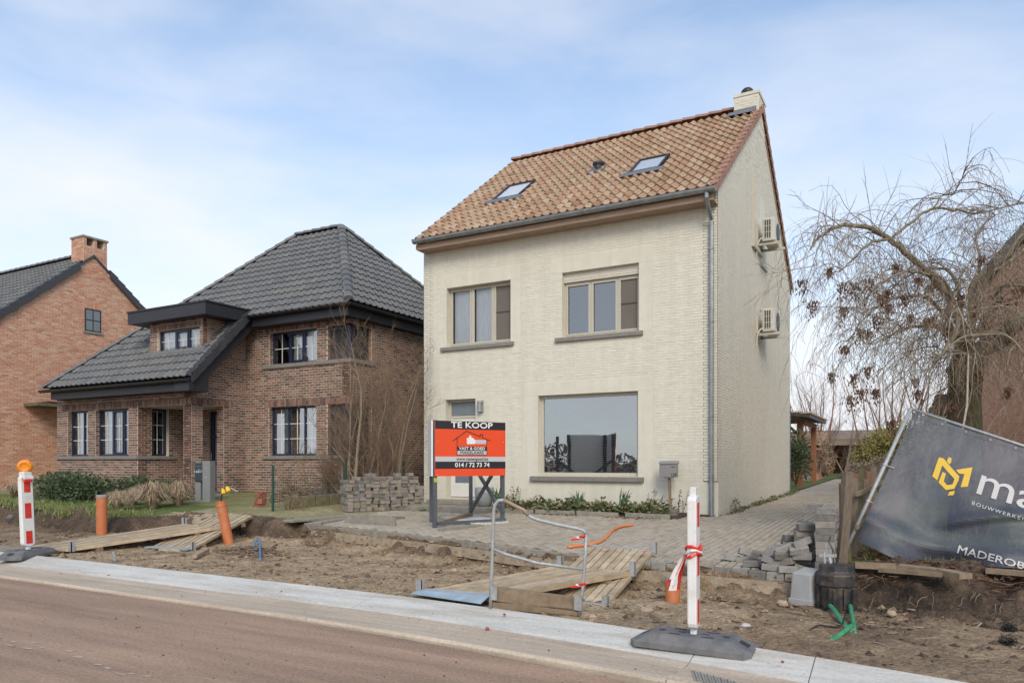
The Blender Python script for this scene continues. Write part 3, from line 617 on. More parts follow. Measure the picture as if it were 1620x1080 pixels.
pieces(None, 'paver', items, up, M['paver'], 300, 'paver_field')
# edging along the excavation: concrete edging stones, below them the exposed lean-concrete footing
def edge_pt(x, dz=0): e = edge(x); return Vector((x, e[0], e[1] + dz))
x = -10.85; mbf = MB()
while x < -1.15:
    w = 0.99 if x < -4.9 else 0.205
    a, b = edge_pt(x), edge_pt(min(x + w, -1.12)); d = (b - a).normalized(); nrm = Vector((d.y, -d.x, 0)) ; nrm = nrm if nrm.y < 0 else -nrm
    mb = MB(); q = random.uniform(-.006, .006)
    o0 = a + nrm * (.03 + q); o1 = b - d * .008 + nrm * (.03 + q); i0 = a - nrm * .05; i1 = b - d * .008 - nrm * .05
    dn = Vector((0, 0, -.10)); tp = Vector((0, 0, .004 + q))
    mb.hexa([o0 + dn, o1 + dn, i1 + dn, i0 + dn, o0 + tp, o1 + tp, i1 + tp, i0 + tp], 0, random.random())
    mb.build('edging_stone', M['concrete_old'] if x < -4.9 else M['cool_paver'], drive, bevel=.008)
    x += w + (.0 if x < -4.9 else .004)
for i in range(80):
    xa = -10.6 + (9.45) * i / 80; xb = xa + 9.45 / 80
    f = lambda q: .105 + .03 * noise.noise((q * 2.3, 0, 5)) + .015 * noise.noise((q * 8, 0, 5))
    a, b = edge_pt(xa), edge_pt(xb); h = .15
    mbf.hexa([a + Vector((0, -f(xa), -h - .10)), b + Vector((0, -f(xb), -h - .10)), b + Vector((0, .2, -h - .10)), a + Vector((0, .2, -h - .10)), a + Vector((0, -f(xa) * .7, -.101)), b + Vector((0, -f(xb) * .7, -.101)), b + Vector((0, .2, -.101)), a + Vector((0, .2, -.101))])
mbf.build('footing', M['footing'], drive)

# ------------------------------------------------------------------ roof tiles
def tile_unit(w, Ln, prof, thick, tilt):
    mb = MB(); n = len(prof)
    lo = [(p[0] * w, -.03, p[1] + tilt) for p in prof]; hi = [(p[0] * w, Ln + .03, p[1]) for p in prof]; un = [(p[0] * w, -.03, p[1] + tilt - thick) for p in prof]
    mb.v = lo + hi + un
    for i in range(n - 1):
        mb.f.append((i, i + 1, n + i + 1, n + i)); mb.f.append((2 * n + i, 2 * n + i + 1, i + 1, i))
    mb.m = [0] * len(mb.f); mb.t = [.5] * len(mb.f); return mb
CLAY = tile_unit(.207, .345, [(0, .0), (.08, .034), (.25, .058), (.42, .046), (.54, .012), (.66, -.004), (.85, -.006), (1.02, .006)], .022, .042)
SLATE = tile_unit(.25, .33, [(0, .0), (.10, .030), (.26, .034), (.38, .008), (.55, -.004), (.86, -.004), (1.02, .004)], .032, .046)
def roof_tiles(par, O, U, S, ulen, vlen, unit, w, Ln, inside, items, tfun):
    U = Vector(U).normalized(); S = Vector(S).normalized(); Nn = U.cross(S)
    if Nn.z < 0: Nn = -Nn
    R = Matrix((U, S, Nn)).transposed(); O = Vector(O); v = 0.0
    while v < vlen - .02:
        u = 0.0
        while u < ulen - .01:
            if inside(u + w / 2, v + Ln / 2):
                items.append((Matrix.Translation(O + U * u + S * v + Nn * random.uniform(0, .004)) @ (R @ Matrix.Rotation(random.gauss(0, .008), 3, 'Z')).to_4x4(), tfun(), par))
            u += w
        v += Ln
def caps(par, a, b, r, seglen, mat, name, up=(0, 0, 1), lift=.02):
    """overlapping half-round ridge caps from a (low/first) to b"""
    a = Vector(a); b = Vector(b); d = b - a; Lt = d.length; d.normalize(); n = max(1, round(Lt / seglen)); sl = Lt / n
    upv = Vector(up); s = d.cross(upv).normalized(); q = s.cross(d).normalized()
    for i in range(n):
        mb = MB(); p0 = a + d * (i * sl - .03) + q * (lift + .018); p1 = a + d * ((i + 1) * sl + .02) + q * lift; ring = []
        for (p, rr) in ((p0, r * 1.08), (p1, r * .95)):
            ring.append([p + s * math.cos(t) * rr + q * math.sin(t) * rr * .8 for t in [math.pi * k / 6 for k in range(7)]])
        tt = random.random()
        for k in range(6): mb.poly([ring[0][k], ring[0][k + 1], ring[1][k + 1], ring[1][k]], 0, tt)
        mb.poly([*ring[0]], 0, tt); mb.poly([*ring[1]], 0, tt)
        mb.build(name, mat, par, smooth=False)
def gutter(par, a, b, r, mat, name='gutter'):
    a = Vector(a); b = Vector(b); d = (b - a).normalized(); s = Vector((d.y, -d.x, 0)); k = 8; mb = MB()
    pr = [(-math.cos(math.pi * i / k) * r, -math.sin(math.pi * i / k) * r) for i in range(k + 1)]
    pr = [(-r - .012, .01)] + pr + [(r + .012, .012)]
    for i in range(len(pr) - 1):
        for off in (0,):
            P = lambda e, q: e + s * q[0] + Vector((0, 0, q[1]))
            mb.poly([P(a, pr[i]), P(b, pr[i]), P(b, pr[i + 1]), P(a, pr[i + 1])])
    for e in (a, b): mb.poly([e + s * q[0] + Vector((0, 0, q[1])) for q in pr])
    n = max(2, round((b - a).length / .6))
    for i in range(1, n):                                          # hanger straps
        c = a.lerp(b, i / n)
        mb.tube([c + s * (q[0] * 1.03) + Vector((0, 0, q[1] * 1.03)) for q in pr], .007, 4)
    return mb.build(name, mat, par, smooth=False)

# ------------------------------------------------------------------ CREAM HOUSE
XL, XR, YF, YB = -11.18, -3.71, 15.44, 24.9
RS = 0.7386; RY, RZ = 20.05, 10.78                                # ridge line
def roof_z(y): return RZ - RS * abs(y - RY)
cream = thing('cream_house', (-7.5, 20, .4), 'tall cream painted brick house with clay tiled gable roof and two skylights', 'house')
front = Fr((XL, YF, 0), (1, 0)); gab = Fr((XR, YF, 0), (0, 1))
W = XR - XL; zt = roof_z(YF) - .10
U = lambda x: x - XL
w1 = (U(-10.47), U(-8.63), 4.40, 5.87); w2 = (U(-7.27), U(-5.42), 4.38, 5.86); w3 = (U(-7.89), U(-5.44), 1.19, 3.06); dr = (U(-10.50), U(-9.62), .58, 3.07)
holes = [w1, w2, w3, dr]
fw_ = wall_body(front, 0, W, .2, zt, holes, .3, 'front_wall', M['cream_joint'], cream)
niche = (4.55, 5.15, 7.72, 8.50)
gtop = lambda u: roof_z(YF + u) - .06
gw_ = wall_body(gab, 0, YB - YF, .2, roof_z(YB) - .06, [niche] if False else [], .3, 'gable_wall', M['cream_joint'], cream, top=gtop)
bk = Fr((XR, YB, 0), (-1, 0)); wall_body(bk, 0, W, .2, roof_z(YB) - .1, [], .3, 'rear_wall', M['cream_smooth'], cream)
lf = Fr((XL, YB, 0), (0, -1)); wall_body(lf, 0, YB - YF, .2, roof_z(YB) - .06, [], .3, 'side_wall', M['cream_smooth'], cream, top=lambda u: roof_z(YB - u) - .06)
# smooth rendered panels: lintel bands, jamb strips and the plinth
pan = [(w1[0] - .2, w1[1] + .28, w1[3] + .002, w1[3] + .34), (w1[1] + .002, w1[1] + .28, w1[2] - .3, w1[3]), (w2[0] - .25, w2[1] + .3, w2[3] + .002, w2[3] + .34), (w2[1] + .002, w2[1] + .3, w2[2] - .2, w2[3]),
       (w3[0] - .42, w3[1] + .36, w3[3] + .002, w3[3] + .30), (w3[1] + .002, w3[1] + .36, w3[2] - .1, w3[3]), (w3[0] - .42, w3[0] - .002, w3[2] - .1, w3[3]), (dr[1] + .002, dr[1] + .2, .3, dr[3]), (dr[0] - .12, dr[1] + .2, dr[3] + .002, dr[3] + .25), (dr[1] + .2, W, .25, 1.09)]
for q in pan:
    mb = MB(); front.box(mb, q[0], q[1], q[2], q[3], -.02, .007); mb.build('rendered_panel', M['cream_smooth'], cream)
hb = holes + pan; hb = [(a, b, c - .0, d) for (a, b, c, d) in hb]
it = []
lay(front, fw_, .004, W - .004, .26, zt, hb, .0605, .205, .008, it, .004, tilt=.028, jn=.0015)
lay(gab, gw_, .004, YB - YF - .004, .26, 12, [niche], .0605, .205, .010, it, .006, top=gtop, tilt=.03, jn=.002)
pieces(None, 'brick', it, UB, M['cream_paint'], 300, 'brick_courses')
sh = (.16, .10, .11, .07)
wa = window(cream, front, *w1, .15, M['pvc_beige'], [(0, .36, True), (.36, .70, True), (.70, 1, True)], inside=['curtain', 'curtain', 'screen'], glass='glass_clear', fw=.045, sw=.036, sill=sh, sill_mat=M['bluestone'])
wb = window(cream, front, w2[0], w2[1], w2[2], w2[3] - .22, .15, M['pvc_beige'], [(0, .355, True), (.355, .71, True), (.71, 1, True)], inside=[None, None, 'screen'], sill=sh, sill_mat=M['bluestone'], fw=.045, sw=.036, glass='glass_soft')
mb = MB()
for k in range(5): front.box(mb, w2[0] + .003, w2[1] - .003, w2[3] - .22 + k * .044 + .003, w2[3] - .22 + (k + 1) * .044, -.17, -.085 + .004 * (k % 2))
mb.build('roller_shutter', M['shutter'], cream, bevel=.006)
wc = window(cream, front, *w3, .13, M['pvc_beige'], [(0, 1, False)], inside=['blinds'], sill=(.18, .14, .12, .09), sill_mat=M['bluestone'], fw=.075, glass='glass')
# front door with transom
mb = MB(); dx0, dx1, dz0, dz1 = dr; n0, n1 = -.22, -.15
for (a, b, c, d) in ((dx0, dx0 + .06, dz0, dz1), (dx1 - .06, dx1, dz0, dz1), (dx0 + .06, dx1 - .06, dz1 - .06, dz1), (dx0 + .06, dx1 - .06, 2.60, 2.67), (dx0 + .06, dx1 - .06, dz0, dz0 + .05)): front.box(mb, a, b, c, d, n0, n1)
door = mb.build('door', M['pvc_beige'], cream, bevel=.006)
mb = MB(); l0, l1 = dx0 + .065, dx1 - .065
for (a, b, c, d) in ((l0, l0 + .11, .64, 2.59), (l1 - .11, l1, .64, 2.59), (l0 + .11, l1 - .11, 2.46, 2.59), (l0 + .11, l1 - .11, .64, .98), (l0 + .11, l1 - .11, 1.72, 1.84)): front.box(mb, a, b, c, d, -.20, -.135)
mb.build('leaf', M['white_pvc'], door, bevel=.006)
for (a, b, c, d) in ((l0, l1, 2.68, 3.0), (l0 + .11, l1 - .11, .98, 1.72), (l0 + .11, l1 - .11, 1.84, 2.46)):
    mb = MB(); front.box(mb, a, b, c, d, -.19, -.175); mb.build('pane', M['frosted'], door)
mb = MB(); mb.tube([front.p(l1 - .05, 1.55, -.13), front.p(l1 - .05, 1.55, -.09), front.p(l1 - .16, 1.55, -.09)], .011, 6); mb.build('handle', M['galv'], door)
mb = MB(); front.box(mb, dx0 - .05, dx1 + .12, .50, .575, -.2, .10); mb.build('threshold', M['bluestone'], cream, bevel=.008)
# roof
EY = 15.02; ez = roof_z(EY)
rx0, rx1 = XL + .08, XR + .03
S = Vector((0, 1, RS)).normalized(); sl_len = math.hypot(RY - EY, RZ - ez)
mb = MB()
for sgn in (-1, 1):
    y0 = RY + sgn * (RY - EY)
    mb.hexa([(rx0, y0, ez - .09), (rx1, y0, ez - .09), (rx1, RY, RZ - .09), (rx0, RY, RZ - .09), (rx0, y0, ez - .01), (rx1, y0, ez - .01), (rx1, RY, RZ - .01), (rx0, RY, RZ - .01)])
roof = mb.build('roof', M['ridge_clay'], cream)
def sk_uv(q): return (q[0] - rx0, math.hypot(q[1] - EY, q[2] - ez))
SKY = [(-9.86, -9.04, 2.02, 3.22), (-6.10, -5.33, 2.02, 3.05)]      # x0, x1, v0, v1 on the slope
def ins_front(u, v):
    x = u + rx0
    for a, b, c, d in SKY:
        if a - .06 < x < b + .06 and c - .1 < v < d + .06: return False
    return True
it = []
tf = lambda: min(1, max(0, random.gauss(.5, .17)))
roof_tiles(roof, (rx0, EY - .03, ez - .02), (1, 0, 0), S, rx1 - rx0, sl_len - .1, CLAY, .207, .345, ins_front, it, tf)
pieces(None, 'roof_tile', it, CLAY, M['terracotta'], 300, 'roof_tile_field', smooth=False)
it = []; roof_tiles(roof, (rx1, 2 * RY - EY + .03, ez - .02), (-1, 0, 0), Vector((0, -1, RS)), rx1 - rx0, sl_len - .1, CLAY, .207, .345, lambda u, v: True, it, tf)
pieces(None, 'roof_tile', it, CLAY, M['terracotta'], 0, 'rear_tile_field')
caps(roof, (rx0, RY, RZ + .03), (rx1 - .62, RY, RZ + .03), .13, .36, M['ridge_clay'], 'ridge_tile')
for sgn in (-1, 1):                                                # verge tiles over both rakes of the right gable
    n = 18
    for i in range(n):
        va, vb = sl_len * i / n, sl_len * (i + 1) / n; t = random.random()
        p = lambda v, dx, dz: Vector((rx1 + dx, RY + sgn * (RY - EY) - sgn * v * S.y, ez + v * S.z + dz))
        mb = MB(); lf_ = .035
        mb.hexa([p(va - .03, -.10, .03 + lf_), p(va - .03, .055, .03 + lf_), p(vb + .02, .045, .02), p(vb + .02, -.10, .02), p(va - .03, -.10, .075 + lf_), p(va - .03, .055, .055 + lf_), p(vb + .02, .045, .045), p(vb + .02, -.10, .06)], 0, t)
        mb.hexa([p(va - .03, .03, -.13 + lf_), p(va - .03, .055, -.13 + lf_), p(vb + .02, .045, -.14), p(vb + .02, .02, -.14), p(va - .03, .03, .055 + lf_), p(va - .03, .056, .055 + lf_), p(vb + .02, .046, .045), p(vb + .02, .02, .045)], 0, t)
        mb.build('verge_tile', M['ridge_clay'], roof)
mb = MB(); mb.bar((XR + .01, 2 * RY - EY, ez - .16), (XR + .01, RY + .5, RZ - .16 - .5 * RS), .03, .14); mb.build('verge_board', M['fascia_wood'], cream)
for a, b, c, d in SKY:                                             # roof windows
    P = lambda x, v, h: Vector((x, EY, ez)) + S * v + Vector((0, -S.z, S.y)) * h
    mb = MB(); f = .055
    for (x0, x1, v0, v1) in ((a, b, c, c + f), (a, b, d - f, d), (a, a + f, c + f, d - f), (b - f, b, c + f, d - f)):
        mb.hexa([P(x0, v0, 0), P(x1, v0, 0), P(x1, v1, 0), P(x0, v1, 0), P(x0, v0, .10), P(x1, v0, .10), P(x1, v1, .10), P(x0, v1, .10)])
    sk = mb.build('skylight', M['anthracite'], roof)
    mb = MB(); mb.poly([P(a + f, c + f, .075), P(b - f, c + f, .075), P(b - f, d - f, .075), P(a + f, d - f, .075)]); mb.build('pane', M['skyglass'], roof)
    mb = MB(); mb.poly([P(a + f, c + f, .065), P(b - f, c + f, .065), P(b - f, d - f, .065), P(a + f, d - f, .065)]); mb.build('sunblind', M['curtain'], roof)
    mb = MB(); mb.hexa([P(a - .18, c - .2, .075), P(b + .14, c - .2, .075), P(b + .10, c, .09), P(a - .10, c, .09), P(a - .18, c - .2, .085), P(b + .14, c - .2, .085), P(b + .10, c, .10), P(a - .10, c, .10)]); mb.build('flashing', M['lead'], roof)
vp = Vector((-7.24, 17.55, roof_z(17.55)))
mb = MB(); mb.lathe([(.12, 0), (.12, .10), (.15, .12), (.15, .17), (.05, .22)], vp + Vector((0, 0, .03)), 14); mb.build('roof_vent', M['black_iron'], roof)
mb = MB(); P = lambda dx, dv, h: vp + Vector((dx, 0, 0)) + S * dv + Vector((0, -S.z, S.y)) * h
mb.hexa([P(-.22, -.28, .06), P(.2, -.28, .06), P(.2, .16, .06), P(-.22, .16, .06), P(-.22, -.28, .075), P(.2, -.28, .075), P(.2, .16, .075), P(-.22, .16, .075)]); mb.build('flashing', M['lead'], roof)
# gutter, fascia, downpipe
gutter(cream, (XL + .03, EY - .06, ez - .03), (XR + .07, EY - .06, ez - .03), .085, M['zinc'])
mb = MB(); mb.box(XL + .06, EY + .03, ez - .245, XR - .0, EY + .06, ez - .11); mb.box(XL + .06, EY + .06, ez - .245, XR - .0, YF - .002, ez - .22); mb.build('fascia', M['fascia_wood'], cream)
mb = MB(); mb.hexa([(XL + .03, EY + .04, ez - .22), (XL + .058, EY + .04, ez - .22), (XL + .058, YF, ez - .22), (XL + .03, YF, ez - .22), (XL + .03, EY + .04, ez - .10), (XL + .058, EY + .04, ez - .10), (XL + .058, YF, ez + .12), (XL + .03, YF, ez + .12)]); mb.build('eaves_end', M['fascia_wood'], cream)
px = XR - .115; mb = MB()
mb.tube([(px, EY - .05, ez - .10), (px, EY - .05, ez - .20), (px + .0, EY + .1, ez - .38), (px, YF - .09, ez - .55), (px, YF - .075, ez - .7), (px, YF - .075, 1.15)], .042, 10)
mb.tube([(px, YF - .075, 1.2), (px, YF - .075, .36)], .05, 10)
for z in (1.18, 2.45, 4.4, 5.9): mb.lathe([(.055, 0), (.055, .03)], (px, YF - .075, z), 10)
mb.build('downpipe', M['zinc'], cream, smooth=False)
# chimney
mb = MB(); cz = roof_z(19.75); cx0, cx1, cy0, cy1 = -4.32, XR + .012, 19.72, 20.62
mb.box(cx0, cy0, cz - .5, cx1, cy1, 11.02)
ch = mb.build('chimney', M['cream_paint'], cream)
mb = MB(); mb.box(cx0 - .02, cy0 - .02, 11.022, cx1 + .02, cy1 + .02, 11.10); mb.build('chimney_cap', M['cream_smooth'], ch)
it = []
lay(Fr((cx0, cy0, 0), (1, 0)), ch, .0, cx1 - cx0, cz - .3, 11.02, [], .0605, .205, .010, it, .005, tilt=.03)
lay(Fr((cx1, cy0, 0), (0, 1)), ch, .0, cy1 - cy0, cz - .3, 11.02, [], .0605, .205, .010, it, .005, tilt=.03)
pieces(None, 'brick', it, UB, M['cream_paint'], 0, 'brick_courses')
mb = MB(); mb.lathe([(.10, 0), (.10, .08), (.15, .10), (.165, .16), (.15, .22), (.10, .27), (.03, .29)], (-4.06, 20.1, 11.10), 16); mb.build('chimney_cowl', M['black_iron'], ch, smooth=True)
mb = MB()
fl = lambda x, y, h: (x, y, roof_z(y) + h)
mb.poly([fl(cx0 - .14, 19.44, .125), fl(cx1 - .06, 19.44, .125), fl(cx1 - .06, 19.72, .13), fl(cx0 - .14, 19.72, .13)]); mb.poly([fl(cx0 - .14, 19.72, .13), fl(cx0 - .003, 19.72, .15), fl(cx0 - .003, 20.2, .15), fl(cx0 - .14, 20.2, .13)])
mb.poly([(cx0 - .01, cy0 - .012, cz - .05), (cx1 - .06, cy0 - .012, cz - .05), (cx1 - .06, cy0 - .012, cz + .14), (cx0 - .01, cy0 - .012, cz + .14)]); mb.build('chimney_flashing', M['lead'], ch)
# small recess above the upper outdoor unit and conduit runs on the gable
mb = MB(); gab.box(mb, niche[0], niche[1], niche[2], niche[3], .0005, .002); mb.build('blocked_window', M['cream_smooth'], cream)
mb = MB(); gab.box(mb, 3.40, 3.51, 6.95, 8.70, .002, .075); gab.box(mb, 3.40, 4.6, 6.84, 6.95, .002, .075); mb.build('cable_trunking', M['pvc_beige'], cream, bevel=.008)
mb = MB(); gab.box(mb, 4.6, 5.35, 6.62, 6.72, .002, .06); mb.build('cable_trunking', M['pvc_beige'], cream, bevel=.008); mb = MB(); gab.box(mb, 4.5, 4.58, 5.45, 5.95, .002, .05); mb.build('cable_trunking', M['pvc_beige'], cream, bevel=.008)

def ac_unit(u, z, label, s=1.0):
    t = thing('air_conditioner', gab.p(u, z, .3), label, 'air conditioner', 'outdoor cooling units on the cream gable')
    a0, a1, w, h = .16, .46, .80, .58
    mb = MB(); gab.box(mb, u, u + w, z, z + h, a0, a1); mb.build('casing', M['ac_white'], t, bevel=.02)
    mb = MB(); gab.box(mb, u - .004, u + .02, z + .07, z + h - .05, a0 + .05, a1 - .09); mb.build('coil', M['ac_dark'], t)
    for k in range(4):
        mb = MB(); q = a0 + .05 + (a1 - a0 - .14) * k / 3; gab.box(mb, u - .012, u + .02, z + .06, z + h - .04, q - .006, q + .006); mb.build('grille_bar', M['ac_white'], t)
    for k in range(4):
        mb = MB(); q = z + .07 + (h - .12) * k / 3; gab.box(mb, u - .011, u + .02, q - .006, q + .006, a0 + .05, a1 - .09); mb.build('grille_bar', M['ac_white'], t)
    mb = MB(); mb.lathe([(.235, 0), (.235, .012), (.20, .014)], gab.p(u + .47, z + .29, a1), 24, ax=gab.N); mb.build('fan_guard', M['ac_dark'], t)
    for du in (.06, .68):
        mb = MB(); gab.box(mb, u + du, u + du + .05, z - .08, z - .02, .01, .60); gab.box(mb, u + du, u + du + .05, z - .08, z + .42, .005, .05); mb.build('bracket', M['pvc_beige'], t)
    mb = MB(); mb.tube([gab.p(u + .1, z + .12, .2), gab.p(u - .06, z + .05, .12), gab.p(u - .07, z - .1, .05), gab.p(u - .05, z - .35, .03)], .02, 6); mb.build('hose', M['ac_white'], t)
ac_unit(3.95, 7.08, 'upper white outdoor cooling unit on brackets high on the cream gable below the blind window')
ac_unit(3.95, 4.80, 'lower white outdoor cooling unit on brackets halfway up the cream gable')
# wall lamp
t = thing('wall_lamp', front.p(U(-9.45), 2.9, .1), 'grey half cylinder wall lamp right of the cream house door', 'lamp')
mb = MB(); front.box(mb, U(-9.52), U(-9.38), 2.72, 3.02, .008, .03); mb.build('back_plate', M['galv'], t)
c = front.p(U(-9.45), 2.74, .085); mb = MB(); mb.lathe([(.068, 0), (.068, .02)], c, 14); mb.lathe([(.068, .22), (.068, .26)], c, 14); mb.lathe([(.05, .02), (.05, .22)], c, 12); mb.build('lamp_shade', M['galv'], t)
for k in range(6):
    a = math.pi * (k + .5) / 6 + math.pi; mb = MB(); q = c + Vector((.063 * math.cos(a), .063 * math.sin(a), 0)); mb.tube([q + Vector((0, 0, .02)), q + Vector((0, 0, .22))], .006, 4); mb.build('lamp_bar', M['galv'], t)

# ------------------------------------------------------------------ BROWN BRICK HOUSE
brown = thing('brown_house', (-17, 17, .6), 'dark brown brick house with grey tiled hip roof, navy windows and a flat dormer', 'house')
Y0, Y1 = 13.55, 15.44; BX0, BX1, BC, MX = -24.18, -17.72, -20.07, -13.62
rz = lambda y: 5.80 + 1.03 * (y - 14.99)
lowF = Fr((BX0, Y0, 0), (1, 0)); u_ = lambda x: x - BX0
bb = (2, 2.6)
bt = beta(1.6, 2.2)
A = (u_(-23.60), u_(-22.52), 1.69, 3.11); B = (u_(-22.14), u_(-20.50), 1.69, 3.11); PO = (u_(BC), u_(-18.04), .3, 3.11)
lw = wall_body(lowF, 0, BX1 - BX0, .2, 3.74, [A, B, PO], .3, 'front_wall', M['brown_mortar'], brown)
it = []; CS, BL, JT = .0725, .215, .016
sol = (u_(-23.88), u_(BX1) - .19, 3.112, 3.29)
lay(lowF, lw, .005, BX1 - BX0 - .005, .3, 3.74, [A, B, PO, sol], CS, BL, JT, it, .006, tfun=bt)
soldiers(lowF, lw, sol[0], sol[1] + .19, 3.112, 3.29, .066, .010, it, .010, bt)
sideF = Fr((BX1, Y0, 0), (0, 1)); so_ = (.38, 1.10, .3, 3.11)
stop = lambda u: rz(Y0 + u) - .16
sw_ = wall_body(sideF, 0, Y1 - Y0, .2, 3.45, [so_], .3, 'porch_wall', M['brown_mortar'], brown, top=stop)
lay(sideF, sw_, .005, Y1 - Y0, .3, 6, [so_, (0, 1.42, 3.112, 3.29)], CS, BL, JT, it, .006, top=stop, tfun=bt)
soldiers(sideF, sw_, 0, 1.42, 3.112, 3.29, .066, .010, it, .010, bt)
retF = Fr((BC, Y0, 0), (0, 1)); C = (at_x(240, 700, BC).y - Y0, at_x(267, 700, BC).y - Y0, 1.69, 3.11)
rw = wall_body(retF, .3, Y1 - Y0, .2, 3.2, [C], .3, 'bay_wall', M['brown_mortar'], brown)
lay(retF, rw, .0, Y1 - Y0, .3, 3.2, [C], CS, BL, JT, it, .006, tfun=bt)
porF = Fr((BC, Y1, 0), (1, 0)); dl = at_y(331, 700, Y1).x; D = (dl - BC, dl - BC + .98, .62, 3.08)
pw = wall_body(porF, 0, BX1 - BC, .2, 3.2, [D], .3, 'porch_back_wall', M['brown_mortar'], brown)
lay(porF, pw, .0, BX1 - BC, .3, 3.2, [D], CS, BL, JT, it, .006, tfun=bt)
mainF = Fr((BX1, Y1, 0), (1, 0)); v_ = lambda x: x - BX1
LD = (v_(-16.74), v_(-14.88), 1.69, 3.11); LE = (v_(-14.46), v_(MX) + .01, 1.69, 3.11); UD = (v_(-16.71), v_(-14.86), 4.33, 5.29); UE = (v_(-14.46), v_(MX) + .01, 4.33, 5.29)
Wm = MX - BX1
mw = wall_body(mainF, 0, Wm, .2, 5.62, [LD, LE, UD, UE], .3, 'main_wall', M['brown_mortar'], brown)
sl1 = (v_(-16.90), Wm, 3.112, 3.29); sl2 = (v_(-16.90), Wm, 5.292, 5.46)
lay(mainF, mw, .005, Wm - .003, .3, 5.62, [LD, LE, UD, UE, sl1, sl2], CS, BL, JT, it, .006, tfun=bt)
for q in (sl1, sl2): soldiers(mainF, mw, q[0], q[1], q[2], q[3], .066, .010, it, .010, bt)
rF = Fr((MX, Y1, 0), (0, 1)); ry = at_x(588, 600, MX).y - Y1
RD = (-.01, ry, 1.69, 3.11); RU = (-.01, ry, 4.33, 5.29)
rw2 = wall_body(rF, 0, 6.6, .2, 5.62, [RD, RU], .3, 'side_wall', M['brown_mortar'], brown)
r1 = (0, ry + .2, 3.112, 3.29); r2 = (0, ry + .2, 5.292, 5.46)
lay(rF, rw2, .003, 6.6, .3, 5.62, [RD, RU, r1, r2], CS, BL, JT, it, .006, tfun=bt)
for q in (r1, r2): soldiers(rF, rw2, q[0], q[1], q[2], q[3], .066, .010, it, .010, bt)
mb = MB(); mb.box(BX0, Y0 + .3, .2, BX0 + .3, 20.5, 3.7); mb.box(BX0, 20.2, .2, MX - .3, 20.5, 5.5); mb.build('rear_walls', M['brown_mortar'], brown)
def jamb(fr, u, z0, z1, dep, par):
    f2 = Fr(fr.p(u, 0, 0), (-fr.U.y, fr.U.x)); lay(f2, par, 0, dep, z0, z1, [], CS, BL, JT, it, .007, tfun=bt)
def jamb_r(fr, u, z0, z1, dep, par):
    f2 = Fr(fr.p(u, 0, -dep), (fr.U.y, -fr.U.x)); lay(f2, par, 0, dep, z0, z1, [], CS, BL, JT, it, .007, tfun=bt)
for (fr, q, par) in ((lowF, A, lw), (lowF, B, lw), (retF, C, rw), (mainF, LD, mw), (mainF, LE, mw), (mainF, UD, mw), (mainF, UE, mw)): jamb(fr, q[0], q[2], q[3], .12, par)
jamb(sideF, so_[1], .3, 3.11, .3, sw_) if False else jamb(lowF, PO[0], .6, 3.11, .3, lw); jamb_r(sideF, so_[1], .6, 3.11, .3, sw_); jamb(sideF, so_[0], .6, 3.11, .3, sw_); jamb_r(lowF, PO[1], .6, 3.11, .3, lw); jamb(porF, D[0], D[2], D[3], .06, pw); jamb_r(rF, RD[1], RD[2], RD[3], .12, rw2); jamb_r(rF, RU[1], RU[2], RU[3], .12, rw2)
NV = M['navy']; GB = M['white_pvc']
window(brown, lowF, *A, .12, NV, [(0, .62, False), (.62, 1, False)], (2, 3), GB, ['half', 'curtain'], glass='glass_soft')
window(brown, lowF, *B, .12, NV, [(0, .42, False), (.42, .76, True), (.76, 1, False)], (2, 3), GB, ['half', 'half', 'curtain'], glass='glass_soft')
window(brown, retF, *C, .12, NV, [(0, 1, False)], (2, 3), GB, [None])
window(brown, mainF, *LD, .12, NV, [(0, .36, False), (.36, .70, False), (.70, 1, False)], (2, 3), GB, ['half', None, 'curtain'])
window(brown, mainF, LE[0], Wm - .11, LE[2], LE[3], .12, NV, [(0, 1, True)], (2, 3), GB, ['half'])
window(brown, mainF, *UD, .12, NV, [(0, .36, False), (.36, .68, True), (.68, 1, False)], (2, 2), GB, [None, 'curtain', 'curtain'], glass='glass_soft')
window(brown, mainF, UE[0], Wm - .11, UE[2], UE[3], .12, NV, [(0, 1, True)], (1, 1), GB, ['curtain'], glass='glass_soft')
window(brown, rF, .11, RD[1], RD[2], RD[3], .12, NV, [(0, .6, True), (.6, 1, False)], (2, 3), GB, [None, 'curtain'])
window(brown, rF, .11, RU[1], RU[2], RU[3], .12, NV, [(0, .7, True), (.7, 1, False)], (2, 2), GB, [None, None])
for (z0, z1) in ((1.69, 3.11), (4.33, 5.29)):
    mb = MB(); mb.box(MX - .23, Y1 + .12, z0, MX - .12, Y1 + .23, z1); mb.build('corner_post', NV, brown, bevel=.006)
def sill_strip(fr, a, b, z, nm='sill', n=.06):
    mb = MB(); fr.box(mb, a, b, z - .10, z - .002, -.12, n); mb.build(nm, M['bluestone'], brown, bevel=.006)
sill_strip(lowF, -.05, u_(BC) + .055, 1.69); sill_strip(retF, .0, C[1] + .2, 1.688)
sill_strip(mainF, v_(-16.97), Wm + .055, 1.69); sill_strip(mainF, v_(-16.97), Wm + .055, 4.33); sill_strip(rF, 0, ry + .1, 1.688); sill_strip(rF, 0, ry + .1, 4.328)
